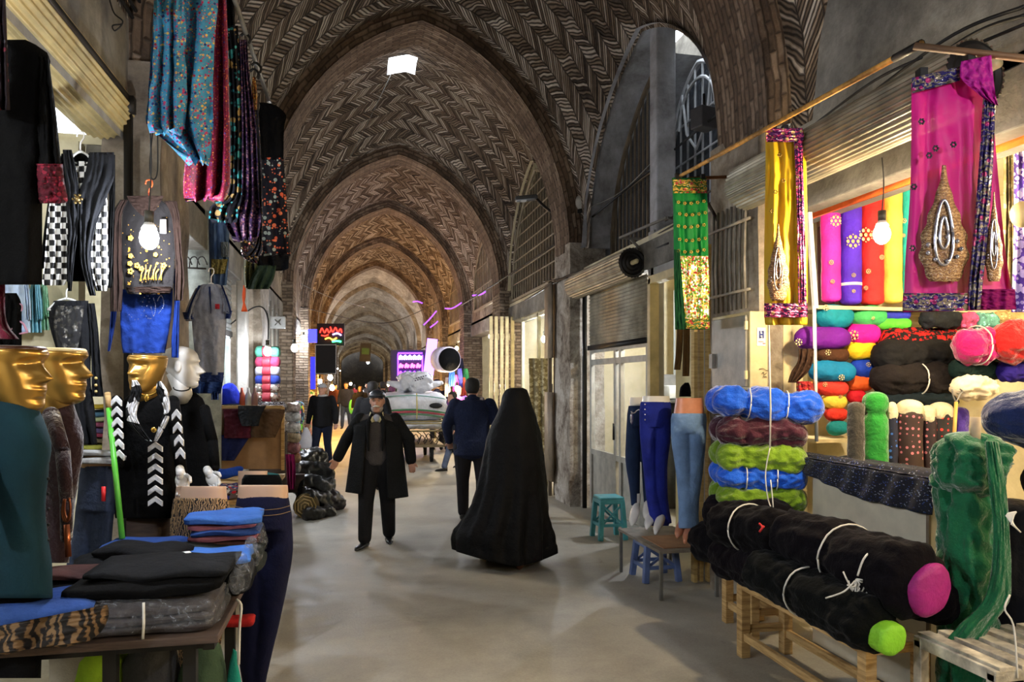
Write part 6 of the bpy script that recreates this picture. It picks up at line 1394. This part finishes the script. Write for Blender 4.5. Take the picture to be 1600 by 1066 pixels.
rs=[]
for i in range(9):
    f=i/8; z=.045+.085*math.sin(f*PI/2); w=.088*math.cos(f*PI/2*.93)+.004
    rs.append([p.L((w*math.sin(a),-.005+w*1.22*math.cos(a),z+(.010*math.cos(a)))) for a in [2*PI*j/28 for j in range(28)]])
m.rings(rs); cp=p.t.part('cap',m,plain('dark leather cap',(34,38,46),.35,0,.25,20,.6,40))
m=M(); m.grid(lambda u,v:p.L((.078*math.sin((u-.5)*2.5),.075+.05*v*math.cos((u-.5)*2.3)-.02*abs(u-.5),.062-.014*v-.02*(2*u-1)**2)),16,6); p.t.part('visor',m,plain('dark leather cap',()),cp,solid=.006)
m=M(); m.tube([p.L((-.036,.095,-.058)),p.L((-.018,.110,-.050)),p.L((0,.114,-.047)),p.L((.018,.110,-.050)),p.L((.036,.095,-.058))],[.005,.010,.010,.010,.005],8); p.t.part('moustache',m,plain('white hair',(206,202,196),.9,0,.1,60,.6,90))
m=M(); m.rings([[p.L((.066*math.sin(a)*w,.02+.062*math.cos(a)*w,z)) for a in [2*PI*j/20 for j in range(20)]] for z,w in((-.060,1.0),(-.08,1.0),(-.10,.88),(-.122,.6))]); p.t.part('beard_stubble',m,plain('grey stubble',(150,138,128),.9))
p.done()
# ---- woman in black chador walking away
g=P(808,885,6.75)
t=T('person','woman wrapped in a long black chador walking away down the lane','person')
BC=plain('black chador cloth',(5,5,6),.7,0,.2,3,.5,8,.02,.15,1,.05)
def fld(a,v): return .15*max(0,v-.15)*(abs(math.sin(a*5.5+1.2*math.sin(v*3)))-.5)+.10*max(0,v-.3)*math.sin(a*13+2+v*2)+.03*math.sin(a*5+v*7)*v
m=M(); body(m,[(606,797,817,.14,.0),(609,791,823,.2),(618,785,827,.24),(632,782,831,.26),(650,775,837,.30),(675,763,844,.38),(710,755,849,.44),(750,748,853,.50),(790,738,856,.56),(825,724,859,.62),(850,712,862,.66),(870,711,863,.68),(885,713,863,.68)],6.75,.7,n=96,nv=60,folds=fld,wr=.01)
for v in m.v:
    if v.z<.7:
        o_=(v-P(806,850,6.75)).dot(RT); v.z+=(.7-v.z)/.7*(.15*(max(0,-o_)/.56)**1.2+.10*(max(0,o_)/.33)**1.5)
t.part('chador',m,BC)
m=M(); c=P(812,880,6.7); c.z=.06; m.cone(c+Vector((0,0,.30)),c,.05,.045); sh_=M(); shoe(sh_,c-FW*.05-UP*.06,c+FW*.19-UP*.06,.09,.042); t.part('leg',m,plain('black stocking',(20,18,20),.8)); t.part('shoe',sh_,plain('brown leather shoe',(110,70,46),.5))
m=M(); c2=P(790,872,6.9); c2.z=.06; m.cone(c2+Vector((0,0,.30)),c2,.05,.045); t.part('leg',m,plain('black stocking',())); sh_=M(); shoe(sh_,c2-FW*.05-UP*.06,c2+FW*.19-UP*.06,.09,.042); t.part('shoe',sh_,plain('brown leather shoe',()))
m=M(); hd=P(807,629,6.72); head(m,hd+UP*-.03,.72,-AY); m.cone(hd-UP*.13,hd-UP*.25,.055,.09); t.part('body',m,SKIN)
t.done()
# ---- man in blue jacket walking away
g=P(738,822,8.9); g.z=0
p=Person('man in a dark blue quilted jacket walking away beside the black cloaked woman',g,1.74,-AY,None,.011,legs=((.06,.16,.0),(-.02,-.14,.03)),arms=(((-.30,-.02,1.15),(-.28,.10,.95)),((.30,-.04,1.15),(.30,.06,.93))),girth=1.18)
p.body(); p.hair(); p.trousers(cloth('dark brown trousers',(26,24,28))); p.shoes(); q=p.top(cloth('blue quilted jacket',(24,32,58),bs=25,bump=.9),.80,.035,'jacket',flare=.02)
m=M(); m.tube([p.W((.07*math.cos(a),.0+.06*math.sin(a),1.465)) for a in [2*PI*i/20 for i in range(21)]],.022,8); p.t.part('collar',m,cloth('blue quilted jacket',()),q); p.done()
# ---- man in beanie walking forward
g=P(504,722,14.7); g.z=0
p=Person('man in a grey knit beanie, black jumper and jeans carrying a white bag',g,1.66,AC-.1,None,.012,legs=((.02,-.10,.03),(.10,.16,0)),girth=1.1)
p.body(); p.eyes(); p.trousers(cloth('navy jeans',(26,32,50))); p.shoes(); p.top(cloth('black fleece',(20,20,22)),.84,.035,'jumper',flare=.03)
m=M(); rs=[[p.L((w*math.sin(a),-.005+w*1.2*math.cos(a),z)) for a in [2*PI*j/24 for j in range(24)]] for z,w in((.035,.088),(.06,.092),(.09,.084),(.115,.062),(.13,.03),(.134,.005))]; m.rings(rs); p.t.part('beanie',m,plain('grey knit wool',(150,150,152),.95,0,.1,40,.6,70))
m=M(); m.tube([p.W((.075*math.cos(a),.01+.065*math.sin(a),1.46)) for a in [2*PI*i/20 for i in range(21)]],.026,8); p.t.part('scarf',m,plain('grey scarf',(150,148,146),.9)); p.done()
m=M(); a=P(478,668,14.6); rs=[]
for i in range(10):
    f=i/9; w=.03+.10*math.sin(min(1,f*1.4)*PI/2); rs.append([a+UP*(.0-.42*f)+RT*(w*math.cos(q)*(1+.1*math.sin(3*q+f*4)))+FW*(w*.55*math.sin(q)) for q in [2*PI*j/20 for j in range(20)]])
m.rings(rs); solo('carrier_bag',m,plain('white carrier bag',(212,212,220),.5,0,.04),'white carrier bag held by the man in the beanie','bag')
# ---- crowd farther down the lane
CR=[('man in a navy jacket and jeans walking towards the viewer with a green bag',541,668,1.68,AC,27,(28,34,60),(36,52,92),'short',((.02,-.1,.03),(.1,.18,0))),
 ('tall man in a black coat directly behind the elderly man',582,790,1.70,-AY,11.6,(22,22,24),(20,20,22),'short',None),
 ('woman in a black headscarf and coat farther down the lane',563,665,1.56,AC,25,(20,18,20),(18,18,20),'scarf',None),
 ('man in a dark coat walking away beyond the tall man',598,694,1.70,-AY,19,(28,26,30),(24,24,28),'short',None),
 ('person with a mauve headscarf beside the cart',612,690,1.62,-AY,20,(34,26,36),(24,24,28),'mauve',None),
 ('man in a navy cap and jacket standing behind the loaded cart',683,716,1.74,-AY,18.3,(30,34,60),(28,28,34),'cap',None),
 ('person in a brown jacket among the far crowd at the left lights',524,655,1.6,AC,30,(90,50,40),(40,34,34),'short',None),
 ('person in a red jacket in the middle of the far crowd',553,650,1.58,-AY,34,(120,36,40),(30,30,36),'short',None),
 ('person in a grey coat in the middle of the far crowd',573,646,1.64,AC,36,(70,68,72),(30,30,36),'short',None),
 ('person in black at the far end of the lane',590,643,1.66,-AY,40,(20,20,24),(24,24,30),'short',None),
 ('person in dark green near the far purple sign',620,650,1.66,AC,33,(34,48,40),(28,28,32),'short',None),
 ('vendor with brown hair in a purple flowered top at the right stalls',716,694,1.60,AC+.6,17.5,(110,50,120),(30,28,34),'brown',None),
 ('person in dark clothes beside the vendor at the right stalls',742,700,1.55,AC+.3,17.8,(40,38,46),(30,28,34),'short',None),
 ('porter in a long dark coat pushing the loaded cart',708,733,1.50,PI/2-AY+.3,14.2,(30,34,44),(90,100,124),'short',((.1,.22,0),(-.05,-.22,.05)))]
for i,(lab,px,py,h,ang,z,c,ct,hk,lg) in enumerate(CR):
    g=P(px,py,z); g.z=0; g.x=P(px,600,z).x; g.y=P(px,600,z).y
    p=Person(lab,g,h,ang,'people farther down the lane' if z>18 else None,.016 if z<18 else .026,legs=lg or ((.05,.12,0),(-.0,-.1,.02)),girth=1.1)
    p.body(); p.trousers(cloth('crowd trouser %d'%i,ct)); p.shoes(); 
    long=hk in('scarf','mauve') or 'coat' in lab
    q=p.top(cloth('crowd top %d'%i,c) if 'flower' not in lab else floral('purple flowered top',c,[(200,80,140),(60,60,160)],20,.4,'Object',.6),.45 if long else .82,.03,'coat' if long else 'jacket',flare=.05 if long else .01)
    if hk in('scarf','mauve'):
        m=M(); m.ell(p.hc+UP*.0,(.1,.115,.14),16,10,Matrix.Rotation(p.a,3,'Z')); m.cone(p.hc-UP*.08,p.W((0,0,1.36)),.09,.16)
        for v in m.v:
            d=(v-p.hc); l=rot(d,-p.a)
            if l.y>.05 and abs(l.x)<.06 and abs(l.z)<.09: v-=rot((0,.06,0),p.a)
        p.t.part('headscarf',m,cloth('scarf %d'%i,(20,18,22) if hk=='scarf' else (110,70,100)))
    elif hk=='cap': p.hair(); m=M(); m.ell(p.L((0,-.01,.085)),(.092,.11,.06),16,8,Matrix.Rotation(p.ha,3,'Z')); p.t.part('cap',m,plain('navy cap',(28,32,60)))
    else: p.hair(plain('brown hair',(84,48,30),.8) if hk=='brown' else None)
    p.done()
m=M(); a=P(549,636,26.5); m.ell(a,(.09,.06,.26),12,9); solo('carrier_bag',m,plain('green carrier bag',(90,200,90),.5),'bright green bag carried down the lane by the man in jeans','bag')
# ================================================================ CART
zc=15.4; y0c=P(650,700,zc).y; xc=P(650,700,zc).x; WC=.60
t=T('hand_cart','wooden and metal hand cart loaded with white sacks','cart')
m=M(); m.box((xc,y0c+.9,.35),(WC*2,1.8,.05)); t.part('lower_deck',m,plain('weathered deck wood',(120,106,80),.8),smooth=False)
m=M()
for h in(.67,.87): 
    m.tube([(xc-WC,y0c,h),(xc+WC,y0c,h),(xc+WC,y0c+1.8,h),(xc-WC,y0c+1.8,h),(xc-WC,y0c,h)],.02,8)
for x in(-WC,WC):
    for y in(0,1.8): m.tube([(xc+x,y0c+y,.35),(xc+x,y0c+y,.89)],.02,8)
m.tube([(xc-WC-.1,y0c-.25,.84),(xc+WC+.05,y0c-.25,.84)],.016,8); m.tube([(xc-WC,y0c,.87),(xc-WC,y0c-.25,.84)],.016,8); m.tube([(xc+WC,y0c,.87),(xc+WC,y0c-.25,.84)],.016,8)
t.part('frame',m,plain('rusty yellow frame',(150,136,96),.6,.3))
m=M()
for i in range(9):
    x=xc-WC+.1+i*.13; m.tube(curve_pts([(x,y0c-.03,.66),(x+.08,y0c-.05,.54+.04*math.sin(i*2)),(x+.02,y0c-.03,.40)],8),.010,5)
    m.tube(curve_pts([(x,y0c-.04,.44),(x+.1,y0c-.05,.60+.03*math.sin(i*3)),(x+.18,y0c-.03,.48)],8),.009,5)
t.part('rope_coils',m,plain('dark rope',(50,44,38),.9))
for x,y in((-.36,.15),(.34,.15),(-.36,1.6),(.34,1.6)):
    w=M(); w.tube([(xc+x-.03,y0c+y,.16),(xc+x+.03,y0c+y,.16)],.155,22); q=t.part('wheel',w,plain('black tyre',(24,23,23),.8)); w=M(); w.tube([(xc+x-.04,y0c+y,.16),(xc+x+.04,y0c+y,.16)],.05,14); t.part('hub',w,STEEL,q); w=M(); w.box((xc+x,y0c+y,.24),(.09,.05,.18)); t.part('fork',w,DSTEEL,smooth=False)
t.done()
WS=plain('white woven sack',(232,232,236),.5,0,.06,5,.7,14,0,.4,1,.05)
def sack(label,c,d,mat,stripes=None,wr=.022,mark=False):
    t=T('white_sack',label,'sack','white sacks loaded on the hand cart'); m=M(); slab(m,c,d,0,1,wr,n=40,pw=3.5); t.part('sack',m,mat)
    if stripes:
        for dz,h,col in stripes:
            s_=M(); s_.grid(lambda u,v:Vector((c[0]-d[0]*.47+d[0]*.94*u,c[1]-d[1]/2-.028+.03*abs(2*u-1)**4,c[2]+dz+h*v+.05*math.sin(PI*u)-.05*u)),20,2); t.part('stripe',s_,plain('stripe %s'%str(col),col,.6),solid=.006)
    return t
t=sack('long flat white sack lowest on the cart',(xc,y0c+.9,.69),(1.26,1.7,.17),WS); t.done()
t=sack('big white bale with red and green stripes in the middle of the cart',(xc,y0c+.85,.88),(1.34,1.6,.60),WS,[(.20,.03,(70,130,80)),(.15,.035,(180,70,80)),(.10,.03,(80,130,90)),(.50,.02,(100,160,140))]); m=M(); m.tube([(xc+.02,y0c+.03,.92),(xc+.02,y0c+.00,1.2),(xc+.02,y0c+.08,1.46)],.012,6); t.part('yellow_strap',m,plain('yellow strap',(206,190,110),.7))
m=M(); m.ell((xc+.42,y0c+.03,1.2),(.14,.05,.06),10,7); t.part('torn_opening',m,plain('dark contents',(40,38,40),.8)); t.done()
_s=.62
t=sack('round white sack with tied ends on top of the bale',(xc+.02,y0c+.7,1.47),(.66,.8,.44),WS,None,.05)
m=M()
for s in(-1,1): m.cone(Vector((xc+.02+s*.30,y0c+.5,1.62)),Vector((xc+.02+s*.56,y0c+.45,1.68)),.10,.05)
t.part('tied_end',m,WS)
m=M()
for i in range(9): m.box((xc+.03+.05*(i%5)-.02*(i//5),y0c+.25,1.78-.05*(i//5)+.014*(i%5)),(.032,.006,.02),0,0)
t.part('marker_writing',m,plain('black marker',(40,40,60),.7)); t.done()
# ================================================================ SIGNS, FAR LANE
def neon(t,pts,z,r,mat,name='tube'):
    m=M(); m.tube(curve_pts([P(a,b,z) for a,b in pts],len(pts)*5),r,6); t.part(name,m,mat)
NR=emit('red neon',(255,40,30),6); NG=emit('green neon',(60,255,130),6); NB=emit('blue neon',(110,120,255),14); NP=emit('violet neon',(130,50,255),7); NPK=emit('pink neon',(255,80,190),6); NW=emit('white violet neon',(200,160,255),9)
z=16.6
t=T('neon_sign','red and green neon script sign projecting from the left wall','sign'); m=M(); m.box(P(517,523,z+.06),(.62,.05,.50),AR); t.part('panel',m,plain('black sign panel',(20,12,16),.5),smooth=False)
for pts in ([(500,520),(503,513),(507,520),(511,514),(514,520),(518,514)],[(516,511),(520,519),(524,512),(528,519),(532,514),(534,520)],[(502,524),(508,525),(513,523)]): neon(t,pts,z,.014,NR,'script_stroke')
neon(t,[(508,530),(514,528),(520,531),(526,528)],z,.014,emit('amber neon',(255,150,40),12),'script_stroke'); neon(t,[(519,534),(526,533),(533,534)],z,.022,NG,'script_stroke'); neon(t,[(520,523),(527,521),(533,524)],z,.016,NW,'script_stroke'); t.done()
t=T('sign_board','dark framed board hanging under the red neon sign','sign'); m=M(); m.box(P(509,561,z),(.46,.05,.70),AR); t.part('panel',m,plain('dark brown board',(22,18,17),.7),smooth=False)
m=M(); 
for a,b in(((493,539),(525,539)),((525,539),(525,584)),((525,584),(493,584)),((493,584),(493,539))): m.bar(P(a[0],a[1],z-.03),P(b[0],b[1],z-.03),.02,.02)
t.part('frame',m,plain('pale frame',(170,166,160),.6),smooth=False); t.done()
t=T('neon_sign','glowing blue light box on the left wall beside the red neon sign','sign'); m=M(); m.box(P(491,525,z+.3),(.26,.12,.30),AR); t.part('box',m,emit('blue light box',(50,50,255),5),smooth=False); m=M(); m.box(P(489,583,z+.6),(.10,.05,.75),AR); t.part('light_strip',m,emit('deep blue strip',(40,40,230),2.5),smooth=False); t.done()
z=22.0
t=T('neon_sign','large violet neon script sign above the loaded cart','sign'); m=M(); m.box(P(641,572,z+.1),(1.15,.08,.95),AR); t.part('panel',m,plain('violet dark panel',(40,20,60),.5),smooth=False)
for k,(y,n_) in enumerate(((559,5),(572,4),(584,5))):
    for j in range(n_):
        x=624+j*(36/n_); neon(t,[(x,y+3),(x+2,y-3),(x+4,y+2),(x+6,y-2)],z,.030,(NW,NPK,NP)[k],'script_stroke')
for a in([(622,553),(622,590)],[(660,555),(660,590)],[(622,552),(660,552)]): neon(t,a,z,.02,NP,'border_tube')
t.done()
t=T('neon_sign','narrow violet light panel standing at the corner of the right stalls','sign'); z=19.5; m=M(); m.box(P(672,562,z),(.26,.10,1.1),AR,tilt=('Y',.12)); t.part('panel',m,emit('lilac light panel',(170,110,255),4),smooth=False); t.done()
for i,(pts,mm) in enumerate([([(738,462),(752,460),(764,452),(776,446)],NP),([(662,508),(672,498),(682,486)],NPK),([(672,512),(680,506),(684,502)],NP),([(645,472),(652,471),(660,474)],NB),([(695,482),(706,482),(720,474),(734,462)],NP)]):
    m=M(); m.tube(curve_pts([P(a,b,17.5+i*.6) for a,b in pts],14),.016,6); solo('light_tube',m,emit('faint violet tube',(140,70,230),3),'violet light tube strung above the lane, %s'%('nearest the right pier','pink and steep over the white drum','lower short one over the white drum','short blue one on the left','long curved one on the right')[i],'light tube','violet light tubes strung above the lane')
t=T('fabric_drum','white drum shade with a black round opening at the right stalls','lamp'); z=17.2; a=P(690,562,z+.2); b=P(702,562,z-.15); m=M(); m.tube([a,b],.30,24); t.part('drum',m,plain('white drum',(206,196,214),.6)); m=M(); m.tube([b,b+(b-a)*.1],.27,24); t.part('opening',m,BLACK); t.done()
for i,(px,py,c) in enumerate([(706,588,(40,80,200)),(712,600,(190,60,150)),(718,590,(70,70,160)),(724,604,(200,80,60)),(700,604,(220,210,200)),(728,590,(60,140,90)),(720,574,(40,40,60))]):
    m=M(); sheet(m,[(py-14,px-4,px+3),(py,px-5,px+5),(py+16,px-5,px+5)],17.6+i*.1,t=.08,A=.02); solo('hanging_garment',m,cloth('stall hanging %d'%i,c),'%s garment hanging at the right stalls beyond the cart'%('blue','magenta','indigo','orange red','white','green','dark')[i],'clothes','garments hanging at the right stalls')
t=T('banner','dark banner hanging across the far lane','banner'); m=M(); m.box(P(571,551,30),(.44,.03,.75),AR,tilt=('Y',.06)); t.part('cloth',m,plain('dark banner cloth',(44,42,42),.8),smooth=False); m=M(); m.box(P(571,549,29.95),(.3,.01,.25),AR,tilt=('Y',.06)); t.part('print',m,plain('green banner print',(60,90,50),.8),smooth=False); t.done()
# stall fronts and goods far down both sides
random.seed(3)
for k in range(2,13):
    for s in(-1,1):
        for j in range(3):
            if k==2 and s>0: continue
            Y=Y00+BAY*k+1.0+1.4*j; X=CX+s*(HW+.05); h=1.0+.5*random.random(); 
            c=[random.randint(40,190) for _ in range(3)]; m=M(); slab(m,(X,Y,0),(.35,.9,h),0,6,.03); solo('goods_stack',m,floral('goods %d%d%d'%(k,s,j),tuple(c),[tuple(random.randint(30,230) for _ in range(3)) for _ in range(3)],6,.45,'Object',.7),'coloured stack of goods before a %s shop far down the lane'%('left' if s<0 else 'right'),'goods','stacks of goods far down the lane')
cable('thin cord hanging diagonally from the skylight to the left wall',[P(613,112,12.6),P(540,260,11),P(450,410,10)],.005,mat=STEEL)
cable('pale cord crossing high from the left rail bank',[P(470,444,14),P(520,466,15),P(570,480,18)],.008,mat=STEEL)
cable('dark cable crossing below the far arches',[P(470,480,17),P(600,505,22),P(690,470,20)],.012)
# ================================================================ BULBS
bulb(P(233,372,3.35),'glaring white bulb hanging before the gold flowered pullover',emit('bulb glow near',(238,244,255),700),drop=.45,r=.042)
bulb(P(1378,366,4.1),'warm glaring bulb hanging before the upright red and yellow bolts',BULBW,drop=.30)
bulb(P(418,549,8.6),'white bulb over the rolled blankets on the left',emit('bulb glow mild',(238,244,255),300),drop=.35)
bulb(P(460,544,10.8),'white bulb before the pale shutter rails on the left',drop=.3)
bulb(P(850,530,12.6),'white bulb inside the display window beyond the black cloak',drop=.5)
BULBY=emit('amber bulb glow',(255,190,96),700)
for i,(px,py,z,mt,r) in enumerate([(575,566,33,BULB,.06),(516,590,24,BULBY,.08),(519,606,22,BULBY,.07),(523,575,26,BULBY,.06),(608,600,27,BULBY,.08),(500,596,21,BULBY,.06),(560,612,36,BULB,.05),(548,600,30,BULBY,.05),(714,607,17.3,BULBW,.05)]):
    bulb(P(px,py,z),'%s bulb glowing in the far lane, %s'%('white' if mt is BULB else 'amber',('highest in the middle of the lane','large one right of the beanie man','lower one right of the beanie man','above the beanie man','at the left of the violet sign','directly behind the beanie man','low among the far crowd','beside the far crowd','by the vendor at the right stalls')[i]),mt,r=r,drop=.5)
# bulbs added to light the lane and vault, along the sides and behind the viewer
n=0
SH=[(-1,1,2.7,4.3,2.6,BULBW),(-1,1,.9,4.6,2.6,BULBW),(-1,-1,.6,-2.6,2.7,BULB),(0,1,2.9,3.9,2.5,BULB),(0,1,1.4,3.7,2.6,BULBW),(0,-1,2.9,-2.3,2.3,BULB),(1,1,2.2,4.2,2.6,BULBW),(1,-1,2.4,-2.4,2.6,BULB),(-2,1,2.4,2.7,2.7,BULBW),(-1,1,-.2,2.5,2.8,BULB)]
SH+=[(2,1,1.0,2.95,2.7,BULB),(2,-1,4.0,-1.2,2.8,BULB)]
for k in range(3,14): SH+= [(k,1,1.4+.5*(k%2),3.0,2.7,BULBW if k%2 else BULB)] if k<8 or k%2 else [(k,-1,3.0,-1.15,2.7,BULB if k%3 else BULBW)]
for k,s,dy,x,h,mt in SH:
    n+=1; bulb((x,Y00+BAY*k+dy,h),'added bulb lighting the lane and vault along the %s side'%('right' if s>0 else 'left'),mt,drop=.2,group='added bulbs along the %s side'%('right' if s>0 else 'left'))
# ---------------------------------------------------------------- light
W=bpy.data.worlds.new('sky'); SC.world=W; W.use_nodes=True
W.node_tree.nodes['Background'].inputs[0].default_value=(.86,.93,1,1); W.node_tree.nodes['Background'].inputs[1].default_value=4.0
SC.view_settings.view_transform='Standard'; SC.view_settings.look='None'; SC.view_settings.gamma=1; SC.view_settings.exposure=0.4; SC.view_settings.use_curve_mapping=False
SC.cycles.use_denoising=True; SC.cycles.max_bounces=6; SC.cycles.diffuse_bounces=3; SC.cycles.glossy_bounces=2; SC.cycles.transparent_max_bounces=8; SC.cycles.sample_clamp_indirect=4; SC.cycles.caustics_reflective=False; SC.cycles.caustics_refractive=False
